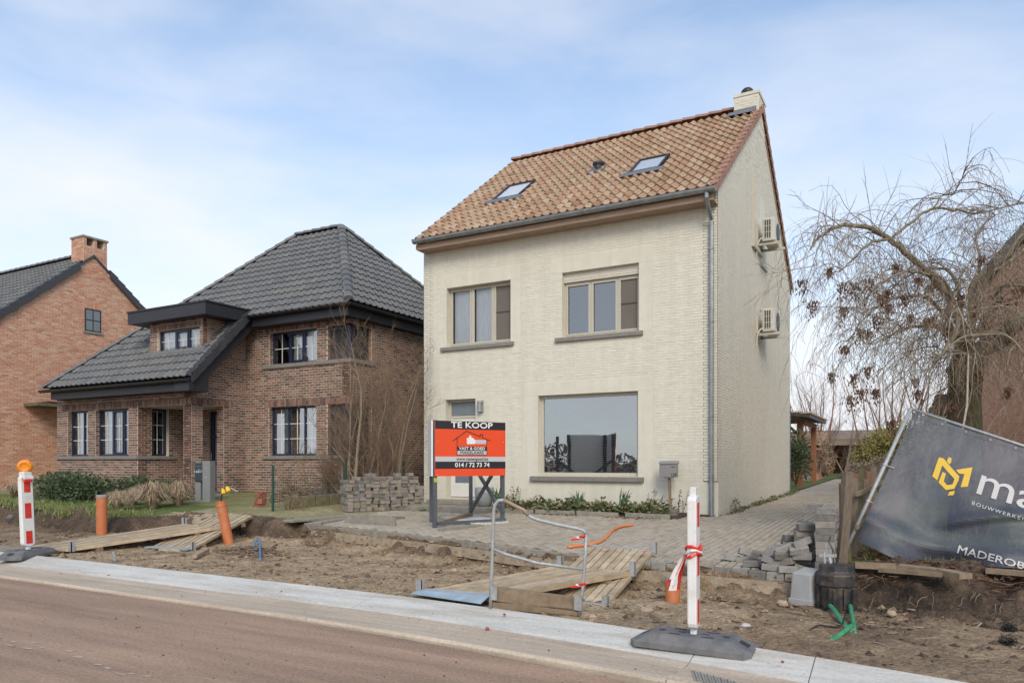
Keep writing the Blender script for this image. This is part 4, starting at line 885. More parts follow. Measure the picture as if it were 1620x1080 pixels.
# porch: door, floor, ceiling, steps
mb = MB(); d0, d1, e0, e1 = D
for (a, b, c, d) in ((d0, d0 + .14, e0, e1), (d1 - .14, d1, e0, e1), (d0 + .14, d1 - .14, e1 - .10, e1), (d0 + .14, d1 - .14, 2.24, 2.36), (d0 + .14, d1 - .14, 1.42, 1.54), (d0 + .14, d1 - .14, e0, e0 + .09)): porF.box(mb, a, b, c, d, -.16, -.06)
dd = mb.build('door', NV, brown, bevel=.008)
for (c, d) in ((.71, 1.42), (1.54, 2.24), (2.36, e1 - .10)):
    mb = MB(); porF.box(mb, d0 + .14, d1 - .14, c, d, -.13, -.11); mb.build('pane', M['frosted'], dd)
mb = MB(); mb.tube([porF.p(d0 + .07, 1.78, -.05), porF.p(d0 + .07, 1.78, -.02), porF.p(d0 + .07, 1.58, -.02), porF.p(d0 + .07, 1.58, -.05)], .012, 6); mb.build('handle', M['galv'], dd)
mb = MB(); mb.box(BC + .002, Y0 - .0, .2, BX1 - .002, Y1 - .002, .615); mb.build('porch_floor', M['bluestone'], brown)
mb = MB(); mb.box(BC, Y0 + .3, 3.12, BX1 - .3, Y1 - .005, 3.18); mb.build('porch_ceiling', M['white_pvc'], brown)
mb = MB(); mb.box(BX1 + .002, Y0 + .30, .2, BX1 + .55, Y0 + 1.2, .58); mb.build('porch_step', M['concrete_old'], brown, bevel=.01)
# roof planes: front plane with catslide, right hip face, hidden faces
Ep = (-16.42, 18.17, 9.075); Lp = (-18.36, 18.17, 9.075); FR = (-13.30, 14.99, 5.80); LL = (-23.95, 13.05, 3.80); BR = (-13.30, 22.2, 5.80); IN = (-17.05, 14.99, 5.80); LR = (-17.05, 13.05, 3.80)
mb = MB(); dn = Vector((0, 0, -.10))
for P in ([LL, LR, IN, FR, Ep, Lp], [FR, BR, Ep], [BR, (-23.95, 22.2, 4.2), Lp, Ep], [(-23.95, 22.2, 4.2), LL, Lp]):
    mb.poly(P); mb.poly([Vector(q) + dn for q in P])
roofb = mb.build('roof', M['anthracite'], brown)
Sf = Vector((0, 1, 1.03)).normalized()
def ins_bf(u, v):
    x = LL[0] + u; y = LL[1] + v * Sf.y
    if y < 14.99 and x > -17.10: return False
    if y > 18.17: return False
    hx = LL[0] + (y - LL[1]) / (Lp[1] - LL[1]) * (Lp[0] - LL[0]); hr = FR[0] + (y - FR[1]) / (Ep[1] - FR[1]) * (Ep[0] - FR[0])
    if x < hx or x > hr: return False
    if -20.02 < x < -17.62 and 13.86 < y < 15.0: return False
    return True
it2 = []; stf = lambda: min(1, max(0, random.gauss(.5, .2)))
roof_tiles(roofb, (LL[0], LL[1] - .02, LL[2] + .005), (1, 0, 0), Sf, 11, 7.3, SLATE, .25, .33, ins_bf, it2, stf)
pieces(None, 'roof_tile', it2, SLATE, M['slate_tile'], 300, 'roof_tile_field')
Sr = (Vector(Ep) - Vector((FR[0], Ep[1], FR[2]))).normalized()
def ins_br(u, v):
    y = FR[1] + u; t = v / (Vector(Ep) - Vector((FR[0], Ep[1], FR[2]))).length
    return t < .99 and y > FR[1] + t * (Ep[1] - FR[1]) and y < BR[1] + t * (Ep[1] - BR[1])
it3 = []; roof_tiles(roofb, (FR[0] + .02, FR[1], FR[2] + .005), (0, 1, 0), Sr, 7.3, 4.6, SLATE, .25, .33, ins_br, it3, stf)
pieces(None, 'roof_tile', it3, SLATE, M['slate_tile'], 0, 'hip_tile_field')
caps(roofb, FR, Ep, .13, .38, M['slate_tile'], 'hip_tile'); caps(roofb, Lp, Ep, .13, .38, M['slate_tile'], 'ridge_tile'); caps(roofb, LL, Lp, .12, .38, M['slate_tile'], 'hip_tile'); caps(roofb, BR, Ep, .13, .38, M['slate_tile'], 'hip_tile')
n = 9
for i in range(n):                                                 # stepped verge tiles of the catslide
    a = Vector(LR).lerp(Vector(IN), (i - .05) / n); b = Vector(LR).lerp(Vector(IN), (i + 1.08) / n); k = Vector((0, 0, 1))
    mb = MB(); mb.hexa([a + Vector((-.20, 0, .03)), a + Vector((.05, 0, .03)), b + Vector((.05, 0, .0)), b + Vector((-.20, 0, .0)), a + Vector((-.20, 0, .125)), a + Vector((.05, 0, .125)), b + Vector((.05, 0, .07)), b + Vector((-.20, 0, .07))], 0, random.random())
    mb.hexa([a + Vector((.02, 0, -.16)), a + Vector((.05, 0, -.16)), b + Vector((.05, 0, -.2)), b + Vector((.02, 0, -.2)), a + Vector((.02, 0, .124)), a + Vector((.052, 0, .124)), b + Vector((.052, 0, .069)), b + Vector((.02, 0, .069))], 0, random.random())
    mb.build('verge_tile', M['black_tile'], roofb)
AN = M['anthracite']
mb = MB(); mb.extrude([(BX1 + .01, 13.02, 3.42), (BX1 + .01, 13.62, 3.42), (BX1 + .01, 13.62, 3.80), (BX1 + .01, 15.43, 5.66), (BX1 + .01, 15.43, 6.0), (BX1 + .01, 14.95, 5.70), (BX1 + .01, 13.02, 3.72)], (.60, 0, 0)); mb.build('barge_board', AN, brown)
mb = MB(); mb.box(LL[0] + .25, 13.09, 3.44, BX1 + .008, Y0 - .002, 3.72); mb.build('soffit', AN, brown)
gutter(brown, (LL[0] - .08, 12.96, 3.72), (-17.10, 12.96, 3.72), .075, M['black_iron'])
mb = MB(); mb.box(-17.02, 15.05, 5.42, MX + .25, Y1 - .002, 5.70); mb.box(MX + .002, Y1, 5.42, MX + .25, 22.1, 5.70); mb.build('soffit', AN, brown)
gutter(brown, (-17.2, 14.91, 5.72), (-13.2, 14.91, 5.72), .075, M['black_iron']); gutter(brown, (-13.22, 14.88, 5.72), (-13.22, 22.2, 5.72), .075, M['black_iron'])
# dormer
DY = 13.88; dF = Fr((-19.98, DY, 0), (1, 0)); DW = (.35, 2.20, 4.72, 5.34)
mb = MB()
dw = wall_body(dF, 0, 2.35, 4.55, 5.60, [DW], .12, 'dormer', M['brown_mortar'], brown)
itd = []; lay(dF, dw, 0, 2.35, 4.56, 5.60, [DW, (.16, 2.25, 5.342, 5.50)], CS, BL, JT, itd, .006, tfun=bt)
soldiers(dF, dw, .16, 2.25, 5.342, 5.50, .066, .010, itd, .010, bt)
for (X, sg) in ((-17.63, 1), (-19.98, -1)):
    f2 = Fr((X, DY, 0), (0, 1)) if sg > 0 else Fr((X, DY + 1.3, 0), (0, -1))
    mb = MB(); mb.extrude([(X, DY + .125, 4.55), (X, DY + 1.5, 5.95), (X, DY + 1.5, 5.6), (X, DY + .125, 5.6)] if False else [(X, DY + .002, 4.6), (X, DY + 1.02, 5.62), (X, DY + .002, 5.60)], (-.12 * sg, 0, 0)); mb.build('dormer_cheek', M['brown_mortar'], brown)
    if sg > 0: lay(f2, dw, 0, 1.02, 4.62, 5.60, [], CS, BL, JT, itd, .006, tfun=bt, top=None) if False else None
zz = 4.70
f2 = Fr((-17.63, DY, 0), (0, 1)); k = 0
while zz < 5.58:
    lim = max(.02, (zz - rz(DY)) / 1.03 - .02); q = -(k % 2) * BL / 2
    while q < lim:
        a0, a1 = max(0, q), min(lim, q + BL - .016)
        if a1 - a0 > .02: itd.append((f2.mat((a0 + a1) / 2, zz, .006, a1 - a0, CS - .016, .03), bt(), dw))
        q += BL
    zz += CS; k += 1
pieces(None, 'brick', itd, UB, M['brown_brick'], 0, 'brick_courses')
window(brown, dF, *DW, .08, NV, [(0, .38, False), (.38, .70, True), (.70, 1, False)], (2, 2), GB, ['curtain', 'curtain', 'curtain'], fw=.05, glass='glass_soft', depth=.5)
mb = MB(); dF.box(mb, .2, 2.3, 4.63, 4.715, -.05, .05); mb.build('dormer_sill', M['concrete_old'], brown)
mb = MB(); mb.poly([(-20.4, 13.72, rz(13.72) + .06), (-17.5, 13.72, rz(13.72) + .06), (-17.5, 13.87, rz(13.87) + .10), (-20.2, 13.87, rz(13.87) + .10)]); mb.poly([(-19.98, 13.868, 4.5), (-17.63, 13.868, 4.5), (-17.63, 13.868, 4.66), (-19.98, 13.868, 4.66)]); mb.build('dormer_flashing', M['lead'], brown)
mb = MB(); mb.box(-20.53, 13.54, 5.56, -17.11, 15.25, 5.89); mb.build('dormer_roof', AN, brown)
mb = MB(); mb.box(-20.56, 13.51, 5.892, -17.08, 15.28, 5.935); mb.build('dormer_roof_edge', M['black_iron'], brown)
pieces(None, 'brick', it, UB, M['brown_brick'], 300, 'brick_courses')

# ------------------------------------------------------------------ ORANGE BRICK HOUSE (far left)
orange = thing('orange_house', (-27, 16, .7), 'orange brick gable house with dark tiled roof and a wide chimney at the left', 'house')
K = 27 / 22.78; GX0 = -27.0
sc = lambda q: Vector((q[0] * K, q[1] * K, 1.5 + (q[2] - 1.5) * K))
gF = Fr((GX0, 11.6, 0), (0, 1)); AY = 16.45; AZ = 9.12
og = lambda u: min(AZ + .1, AZ - .84 * abs(11.6 + u - AY) + .02)
OW = (sc((0, 13.60, 0)).y - 11.6, sc((0, 14.13, 0)).y - 11.6, sc((0, 0, 5.59)).z, sc((0, 0, 6.30)).z)
ow = wall_body(gF, 0, 9.7, .3, 5.0, [], .3, 'gable_wall', M['orange_mortar'], orange, top=og)
it = []; ot = beta(2, 2)
lay(gF, ow, 0, 9.7, .45, 9.4, [(OW[0], OW[1], OW[2], OW[3]), (OW[0] - .05, OW[1] + .05, OW[3], OW[3] + .22)], .068, .215, .017, it, .008, top=og, tfun=ot)
soldiers(gF, ow, OW[0] - .05, OW[1] + .05, OW[3], OW[3] + .22, .07, .01, it, .01, ot)
mb = MB(); gF.box(mb, OW[0], OW[1], OW[2], OW[3], .001, .004); wq = mb.build('window', M['frosted'], orange)
mb = MB(); a, b, c, d = OW
for (p, q, r_, s_) in ((a, a + .05, c, d), (b - .05, b, c, d), (a, b, c, c + .05), (a, b, d - .05, d), ((a + b) / 2 - .02, (a + b) / 2 + .02, c, d), (a, b, (c + d) / 2 - .02, (c + d) / 2 + .02)): gF.box(mb, p, q, r_, s_, .004, .006 + random.uniform(0, .002))
mb.build('window_frame', M['anthracite'], wq); mb = MB(); gF.box(mb, a - .06, b + .06, c - .08, c, 0, .05); mb.build('sill', M['bluestone'], wq)
mb = MB(); ro = lambda y, dz: AZ - .84 * abs(y - AY) + dz
for (ya, yb) in ((11.2, AY), (21.7, AY)):
    mb.hexa([(GX0 - 14, ya, ro(ya, 0)), (GX0 + .06, ya, ro(ya, 0)), (GX0 + .06, yb, ro(yb, 0)), (GX0 - 14, yb, ro(yb, 0)), (GX0 - 14, ya, ro(ya, .1)), (GX0 + .06, ya, ro(ya, .1)), (GX0 + .06, yb, ro(yb, .1)), (GX0 - 14, yb, ro(yb, .1))])
rfo = mb.build('roof', M['black_tile'], orange)
it4 = []; So = Vector((0, 1, .84)).normalized()
roof_tiles(rfo, (GX0 - 9, 11.18, ro(11.18, .10)), (1, 0, 0), So, 9.0, 6.8, SLATE, .25, .33, lambda u, v: True, it4, stf)
pieces(None, 'roof_tile', it4, SLATE, M['slate_tile'], 0, 'roof_tile_field')
caps(rfo, (GX0 - 9, AY, AZ + .13), (GX0 - .9, AY, AZ + .13), .13, .38, M['slate_tile'], 'ridge_tile')
for (ya, yb) in ((11.2, AY - .55), (21.7, AY + .6)):
    n = 16
    for i in range(n):
        y0_, y1_ = ya + (yb - ya) * (i - .04) / n, ya + (yb - ya) * (i + 1.05) / n
        mb = MB(); mb.hexa([(GX0 - .15, y0_, ro(y0_, .10)), (GX0 + .12, y0_, ro(y0_, .10)), (GX0 + .12, y1_, ro(y1_, .07)), (GX0 - .15, y1_, ro(y1_, .07)), (GX0 - .15, y0_, ro(y0_, .19)), (GX0 + .12, y0_, ro(y0_, .19)), (GX0 + .12, y1_, ro(y1_, .14)), (GX0 - .15, y1_, ro(y1_, .14))])
        mb.hexa([(GX0 + .07, y0_, ro(y0_, -.12)), (GX0 + .12, y0_, ro(y0_, -.12)), (GX0 + .12, y1_, ro(y1_, -.14)), (GX0 + .07, y1_, ro(y1_, -.14)), (GX0 + .07, y0_, ro(y0_, .189)), (GX0 + .121, y0_, ro(y0_, .189)), (GX0 + .121, y1_, ro(y1_, .139)), (GX0 + .07, y1_, ro(y1_, .139))])
        mb.build('verge_tile', M['black_tile'], rfo)
cy0, cy1 = sc((0, 13.56, 0)).y, sc((0, 14.32, 0)).y; ctop = sc((0, 0, 8.55)).z
mb = MB(); mb.box(GX0 - .75, cy0, 8.35, GX0 + .006, cy1, ctop - .38)
for (ya, yb) in ((cy0, cy0 + .12), ((cy0 + cy1) / 2 - .06, (cy0 + cy1) / 2 + .06), (cy1 - .12, cy1)): mb.box(GX0 - .75, ya, ctop - .378, GX0 + .005, yb, ctop - .06)
mb.box(GX0 - .75, cy0 + .121, ctop - .377, GX0 - .62, cy1 - .121, ctop - .062)
chn = mb.build('chimney', M['orange_mortar'], orange)
mb = MB(); mb.box(GX0 - .79, cy0 - .04, ctop - .058, GX0 + .045, cy1 + .04, ctop + .01); mb.build('chimney_cap', M['concrete_old'], chn)
lay(Fr((GX0 + .006, cy0, 0), (0, 1)), chn, 0, cy1 - cy0, 8.36, ctop - .06, [(.12, (cy1 - cy0) / 2 - .06, ctop - .36, 20), ((cy1 - cy0) / 2 + .06, cy1 - cy0 - .12, ctop - .36, 20)], .068, .215, .017, it, .008, tfun=ot)
lay(Fr((GX0 - .75, cy0, 0), (1, 0)), chn, 0, .756, 8.36, ctop - .06, [], .068, .215, .017, it, .008, tfun=ot)
pieces(None, 'brick', it, UB, M['orange_brick'], 0, 'brick_courses')
mb = MB(); mb.box(GX0 - 10, 11.6, .3, GX0 - .3, 11.9, ro(11.2, -.1)); mb.box(GX0 - 10, 21, .3, GX0 - .3, 21.3, ro(21.3, -.1)); mb.build('side_walls', M['orange_mortar'], orange)
mb = MB(); mb.box(GX0 + .02, 14.0, 3.42, GX0 + .9, 16.6, 3.52); mb.build('canopy', M['moss_stone'], orange); mb = MB(); mb.box(GX0 + .1, 14.5, 3.522, GX0 + .7, 16.3, 3.60); mb.build('canopy_panel', M['black_iron'], orange)

# ------------------------------------------------------------------ PINK BRICK HOUSE (right edge)
q0 = at_d(1612, 700, 18.0); dv = Vector((-.255, .967, 0)); far_p = q0 + dv * 2.6; near_p = q0 - dv * 7
pink = thing('pink_house', (q0.x, q0.y, .5), 'pinkish brick gable wall of the house behind the weeping tree at the right edge', 'house')
pF = Fr(near_p, (dv.x, dv.y))          # faces +x side; flip so that bricks face the street side
Lw = (far_p - near_p).length
pF.N = -pF.N
rk = lambda u: 6.25 + (Lw - u) * .17
pwl = wall_body(pF, 0, Lw, .3, 5.6, [], .3, 'gable_wall', M['orange_mortar'], pink, top=rk)
it = []; lay(pF, pwl, 0, Lw, .45, 11.5, [], .07, .215, .012, it, .008, top=rk, tfun=ot)
pieces(None, 'brick', it, UB, M['pink_brick'], 0, 'brick_courses')
mb = MB(); out = pF.N
for (ua, ub) in ((Lw + .3, -.4),):
    a = pF.p(ua, rk(ua) + .02, .12); b = pF.p(ub, rk(ub) + .02, .12)
    mb.hexa([a, a - out * 8, b - out * 8, b, a + Vector((0, 0, .36)), a - out * 8 + Vector((0, 0, .36)), b - out * 8 + Vector((0, 0, .36)), b + Vector((0, 0, .36))])
mb.build('roof', M['black_tile'], pink)

# ------------------------------------------------------------------ in front of the cream house
def ring_noise(p, s, a): return a * noise.noise((p[0] * s, p[1] * s, p[2] * s))
stp = thing('door_step', (-10, 14.5, .4), 'low concrete landing in front of the cream house door', 'step')
mb = MB(); mb.box(-11.15, 14.25, .2, -8.62, YF - .005, .475); mb.build('slab', M['concrete_old'], stp, bevel=.01)
mb = MB(); mb.box(-10.75, 14.95, .478, -9.45, YF - .01, .575); mb.build('upper_step', M['concrete_old'], stp, bevel=.01)
mb = MB(); x = -9.2
bedg = thing('flower_bed', (-6.8, 14.6, .4), 'narrow planting bed edged with concrete strips under the big window', 'flower bed')
for (xa, xb) in ((-8.5, -7.55), (-7.5, -6.55), (-6.5, -5.55), (-5.4, -4.45)):
    mb = MB(); q = random.uniform(-.03, .03); mb.hexa([(xa, 14.52 + q, .25), (xb, 14.52 - q, .25), (xb, 14.58 - q, .25), (xa, 14.58 + q, .25), (xa, 14.52 + q, .46), (xb, 14.52 - q, .45), (xb, 14.58 - q, .45), (xa, 14.58 + q, .46)]); mb.build('edging_strip', M['concrete_old'], bedg, bevel=.008)
mb = MB(); mb.hexa([(-8.6, 14.58, .3), (-4.3, 14.58, .3), (-4.3, YF, .3), (-8.6, YF, .3), (-8.6, 14.58, .40), (-4.3, 14.58, .40), (-4.3, YF, .44), (-8.6, YF, .44)], 0, .15); mb.build('bed_soil', M['soil'], bedg)

def leaf_quad(mb, p, d, n, w, l, m, t, bend=0.0):
    d = d.normalized(); s = d.cross(n); s = s.normalized() if s.length > 1e-4 else d.orthogonal().normalized(); n = s.cross(d)
    mid = p + d * l * .5 + n * bend * l; tip = p + d * l + n * bend * l * .3
    mb.poly([p, mid - s * w * .5, tip, mid + s * w * .5], m, t)
def rdir(zlo=-1, zhi=1):
    a = random.uniform(0, 6.283); z = random.uniform(zlo, zhi); r = math.sqrt(max(0, 1 - z * z)); return Vector((r * math.cos(a), r * math.sin(a), z))
def herb_clump(mb, c, r, h, n, lw, t0=0, t1=1):
    for i in range(n):
        a = random.uniform(0, 6.283); q = r * math.sqrt(random.random()); p = Vector((c[0] + q * math.cos(a), c[1] + q * math.sin(a), c[2] + h * random.random() * (1 - .5 * q / r)))
        leaf_quad(mb, p, rdir(-.2, .7), rdir(.3, 1), lw * random.uniform(.5, 1), lw * random.uniform(.9, 1.7), 0, random.uniform(t0, t1), random.uniform(-.1, .2))
mb = MB()
for i in range(60):
    x = -8.45 + 3.9 * (i + random.random()) / 60; herb_clump(mb, (x, random.uniform(14.66, 15.2), .42), random.uniform(.12, .24), random.uniform(.12, .36), 52, .085)
tag(mb.build('ground_cover', M['herb']), kind='stuff')
for (px, py, lab) in ((787, 800, 'leftmost clump of sword shaped iris leaves under the big window'), (915, 800, 'middle clump of sword shaped iris leaves under the big window'), (985, 803, 'rightmost thin iris clump by the end of the edging strip')):
    c = at_y(px, py, 14.75); c.z = .42; mb = MB(); nb = 26 if px < 950 else 18
    for i in range(nb):
        a = random.uniform(0, 6.283); le = random.uniform(.36, .62); out = random.uniform(.1, .55); p0 = c + Vector((random.gauss(0, .05), random.gauss(0, .04), 0))
        p1 = p0 + Vector((math.cos(a) * out * le * .35, math.sin(a) * out * le * .3, le * .6)); p2 = p0 + Vector((math.cos(a) * out * le, math.sin(a) * out * le * .8, le * (1 - .3 * out)))
        s = Vector((math.cos(a + 1.57), math.sin(a + 1.57), 0)) * .018; tt = random.random()
        mb.poly([p0 - s, p0 + s, p1 + s, p1 - s], 0, tt); mb.poly([p1 - s, p1 + s, p2], 0, tt)
    tag(mb.build('iris_plant', M['iris']), lab, 'plant', 'iris clumps in the bed')
for (px, py, h, lab) in ((808, 790, .55, 'dry flower stalks at the left end of the bed beside the sign'), (1030, 800, .5, 'dry seed stalks left of the mailbox post'), (1075, 805, .48, 'dry seed stalks right of the mailbox post')):
    c = at_y(px, py, 15.15); c.z = .42; mb = MB()
    for i in range(5):
        p = c + Vector((random.gauss(0, .12), random.gauss(0, .06), 0)); q = p + Vector((random.gauss(0, .06), random.gauss(0, .05), h * random.uniform(.6, 1.1)))
        mb.tube([p, p.lerp(q, .5) + Vector((random.gauss(0, .02), 0, 0)), q], [.006, .005, .003], 4, 0, .2)
        for k in range(9): r_ = p.lerp(q, random.uniform(.35, 1)); leaf_quad(mb, r_, rdir(-.6, .6), rdir(), .03, .05, 0, random.random())
    tag(mb.build('dry_plant', M['dead_leaf']), lab, 'plant', 'dry stalks in the bed')
mb = MB()                                                           # weeds along the foot of the gable and on bare spots
for i in range(42):
    y = 15.9 + 9.4 * random.random(); herb_clump(mb, (XR + .08 + random.random() * .1, y, surf(XR, y)), .10, random.uniform(.05, .16), 22, .045)
herb_clump(mb, (XR + .14, 16.5, surf(XR, 16.5)), .09, .42, 60, .05)
for (x, y) in ((-1.7, 9.5), (-10.3, 14.2), (-9.9, 14.6), (-8.4, 14.3), (-2.6, 9.2), (-11.3, 13.5)): herb_clump(mb, (x, y, surf(x, y)), .10, .08, 26, .045)
tag(mb.build('weeds', M['herb']), kind='stuff')
mb = MB()
for i in range(320):
    x, y = random.choice([(random.gauss(-6.9, .5), random.gauss(14.4, .08)), (random.gauss(-5.2, .3), random.gauss(14.3, .10)), (random.gauss(-4, .15), random.gauss(15.3, .08)), (random.uniform(-3.7, -3.5), random.uniform(15.4, 22))])
    leaf_quad(mb, Vector((x, y, surf(x, y) + .012)), rdir(-.1, .25), Vector((0, 0, 1)), .035, .055, 0, random.random(), .2)
tag(mb.build('leaf_litter', M['dead_leaf']), kind='stuff')
# planter
pl = Vector((-8.93, 14.72, .475)); mb = MB()
mb.lathe([(.13, 0), (.165, .04), (.205, .16), (.222, .32), (.222, .44), (.205, .44), (.20, .36), (.0, .34)], pl, 24)
po = thing('planter', pl, 'rounded grey zinc-look planter pot standing by the cream house door', 'planter'); mb.build('pot', M['planter'], po, smooth=True)
mb = MB(); mb.lathe([(.198, .335), (.0, .345)], pl, 20, 0, .1); mb.build('pot_soil', M['soil'], po)
# mailbox of the cream house
c = Vector((-4.62, 15.12, .40)); mbx = thing('mailbox', c, 'grey metal mailbox with number 125 on a thin wooden post against the cream wall', 'mailbox')
mb = MB(); mb.bar(c, c + Vector((-.03, .02, .80)), .05, .05); mb.build('post', M['old_wood'], mbx)
x0, z0, z1, yf_ = c.x - .21, 1.19, 1.47, c.y - .09
mb = MB(); mb.box(x0, yf_, z0, x0 + .37, yf_ + .12, z1); mb.build('body', M['mail_grey'], mbx, bevel=.006)
mb = MB(); mb.hexa([(x0 - .02, yf_ - .03, z1 + .002), (x0 + .39, yf_ - .03, z1 + .002), (x0 + .39, yf_ + .13, z1 + .002), (x0 - .02, yf_ + .13, z1 + .002), (x0 - .01, yf_ - .02, z1 + .03), (x0 + .38, yf_ - .02, z1 + .03), (x0 + .38, yf_ + .13, z1 + .06), (x0 - .01, yf_ + .13, z1 + .06)]); mb.build('lid', M['mail_grey'], mbx, bevel=.005)
mb = MB(); mb.lathe([(.016, 0), (.016, .008)], (x0 + .18, yf_ - .0, z1 - .06), 12, ax=(0, -1, 0)); mb.build('lock', M['galv'], mbx)
put_text('125', .085, lambda a, b: Vector((x0 + .31 + a, yf_ - .003, z0 + .05 + b)), M['sign_black'], 'house_number', mbx, .025)
mb = MB(); mb.box(x0 + .255, yf_ - .003, z1 - .075, x0 + .325, yf_ - .0005, z1 - .058); mb.build('name_plate', M['sign_black'], mbx)
mb = MB(); mb.box(x0 + .10, c.y - .06, z0 - .02, x0 + .27, c.y + .06, z0 - .001); mb.build('bracket', M['mail_grey'], mbx)
for (dx, dy, r, n, lab) in ((-.16, -.16, .085, 2, 'narrow stack of round grey concrete discs left of the mailbox post foot'), (.12, -.2, .115, 2, 'wider stack of round grey concrete discs right of the mailbox post foot')):
    t = thing('concrete_disc_stack', (c.x + dx, c.y + dy, .385), lab, 'concrete discs')
    for k in range(n):
        mb = MB(); mb.lathe([(r * .95, 0), (r, .012), (r, .068), (r * .94, .078)], (c.x + dx + random.gauss(0, .008), c.y + dy, .375 + k * .081), 12, 0, random.random()); mb.build('disc', M['cool_paver'], t)

# ------------------------------------------------------------------ FOR-SALE BOARD
Apt, Bpt, A2, Cp = Vector((-7.92, 11.33, .26)), Vector((-7.19, 12.60, .34)), Vector((-8.68, 12.28, .28)), Vector((-8.50, 13.45, .33))
sign = thing('for_sale_sign', Apt, 'tall red and black TE KOOP for sale board on a braced grey steel frame', 'sign')
uv = (Bpt - Apt); uv.z = 0; sF = Fr((Apt.x, Apt.y, 0), (uv.x, uv.y)); SW = uv.length
SS = M['sign_steel']; zb, ztp = 1.24, 2.28
for (nm, fr, u, z0, z1) in (('post', sF, .0, .25, ztp + .01), ('post', sF, SW, .33, ztp - .03)):
    mb = MB(); fr.box(mb, u - .035, u + .035, z0, z1, -.10, -.03); mb.build(nm, SS, sign, bevel=.004)
u2 = (A2 - Apt); u2.z = 0; sF2 = Fr((A2.x, A2.y, 0), (-u2.x, -u2.y)); S2 = u2.length
for u in (0, S2 - .08):
    mb = MB(); sF2.box(mb, u - .035, u + .035, .26, ztp, .0, .06); mb.build('post', SS, sign, bevel=.004)
mb = MB(); sF2.box(mb, -.04, S2 - .04, zb, ztp, .062, .088); mb.build('rear_panel', M['sign_white'], sign)
mb = MB(); mb.bar(Cp, Cp + Vector((0, 0, .95 + .9)), .06, .06); mb.build('post', SS, sign)
for (a, b, nm, mt) in ((Apt + Vector((0, .05, .09)), Bpt + Vector((0, .05, .03)), 'bottom_rail', SS), (Apt + Vector((0, .08, .10)), Cp + Vector((0, 0, .06)), 'bottom_rail', M['old_wood']), (Cp + Vector((0, 0, .12)), Bpt + Vector((-.05, 0, 1.25)), 'brace', SS), (Bpt + Vector((-.03, 0, .16)), Cp + Vector((0, 0, 1.2)), 'brace', SS)):
    mb = MB(); mb.bar(a, b, .05, .065); mb.build(nm, mt, sign)
PB = lambda x, y, h=0.0: sF.p(-.02 + (SW + .05) * x, ztp - (ztp - zb) * y, h)
def prect(x0, y0, x1, y1, h, mat, name, par=None):
    mb = MB(); mb.hexa([PB(x0, y1, h), PB(x1, y1, h), PB(x1, y1, h - .004 if h > 0 else -.028), PB(x0, y1, h - .004 if h > 0 else -.028), PB(x0, y0, h), PB(x1, y0, h), PB(x1, y0, h - .004 if h > 0 else -.028), PB(x0, y0, h - .004 if h > 0 else -.028)])
    return mb.build(name, mat, par or sign)
panel = prect(0, 0, 1, 1, 0, M['sign_red'], 'panel')
mb = MB(); mb.poly([PB(0, 1, -.0289), PB(1, 1, -.0289), PB(1, 0, -.0289), PB(0, 0, -.0289)]); mb.build('panel_back', M['sign_white'], sign)
prect(0, 0, 1, .147, .002, M['sign_black'], 'print_band', panel); prect(0, .735, 1, .865, .002, M['sign_black'], 'print_band', panel); prect(0, .645, 1, .735, .0025, M['sign_grey'], 'print_band', panel)
def ptext(s, cx, cy, size, mat, bold, width): put_text(s, size, lambda a, b: PB(cx + a / SW, cy - b / (ztp - zb), .0055), mat, 'lettering', panel, bold * .8, width=width * SW, nv=sF.N)
SWm, SBk = M['sign_white'], M['sign_black']
ptext('TE KOOP', .51, .073, .155, SWm, .035, .59)
ptext('www.vastengoed.be', .515, .69, .085, SBk, .012, .45)
ptext('014 / 72 73 74', .515, .80, .115, SWm, .03, .49)
prect(.298, .462, .722, .535, .0030, SBk, 'print_band', panel); prect(.298, .538, .722, .612, .0030, M['sign_grey'], 'print_band', panel)
ptext('VAST & GOED', .51, .498, .078, SWm, .03, .37); ptext('MAKELAARS', .51, .576, .078, SBk, .018, .33)
def pline(pts, w, mat):
    mb = MB()
    for (a, b) in zip(pts[:-1], pts[1:]):
        a3, b3 = PB(*a, .0035), PB(*b, .0035); d = (b3 - a3).normalized(); s = d.cross(sF.N) * w * .5; e = d * w * .5
        mb.hexa([a3 - s - e, b3 - s + e, b3 + s + e, a3 + s - e, a3 - s - e + sF.N * .002, b3 - s + e + sF.N * .002, b3 + s + e + sF.N * .002, a3 + s - e + sF.N * .002])
    return mb.build('logo_outline', mat, panel)
pline([(.24, .36), (.43, .178), (.626, .275)], .013, SBk); pline([(.626, .275), (.626, .235), (.66, .235), (.66, .292)], .013, SBk); pline([(.66, .292), (.772, .348)], .013, SBk)
pline([(.298, .31), (.298, .615), (.722, .615), (.722, .325)], .011, SBk)
prect(.545, .335, .715, .41, .0032, M['sign_grey'], 'logo_arm', panel)
mb = MB()                                                           # the clenched hand of the logo
def blob(cx, cy, rx, ry, h): mb.poly([PB(cx + rx * math.cos(a), cy + ry * math.sin(a), h) for a in [i * 6.283 / 16 for i in range(16)]])
blob(.495, .355, .052, .062, .0062)
for k in range(4): blob(.452 + .004 * (k % 2), .318 + .028 * k, .023, .0165, .0066)
blob(.482, .285, .018, .03, .0064); blob(.53, .372, .03, .045, .0063)
mb.build('logo_hand', SWm, panel)
for (x, y) in ((.03, .37), (.97, .37), (.97, .965), (.03, .97)):
    mb = MB(); mb.lathe([(.012, 0), (.010, .006)], PB(x, y, .001), 8, ax=sF.N); mb.build('bolt', M['galv'], sign)
mb = MB(); sF.box(mb, -.034, .034, zb - .11, zb - .03, -.029, -.026); mb.build('sticker', M['sticker'], sign)
t = thing('white_boards', (-7.4, 12.7, .27), 'pale weathered white boards lying under the for sale board', 'boards')
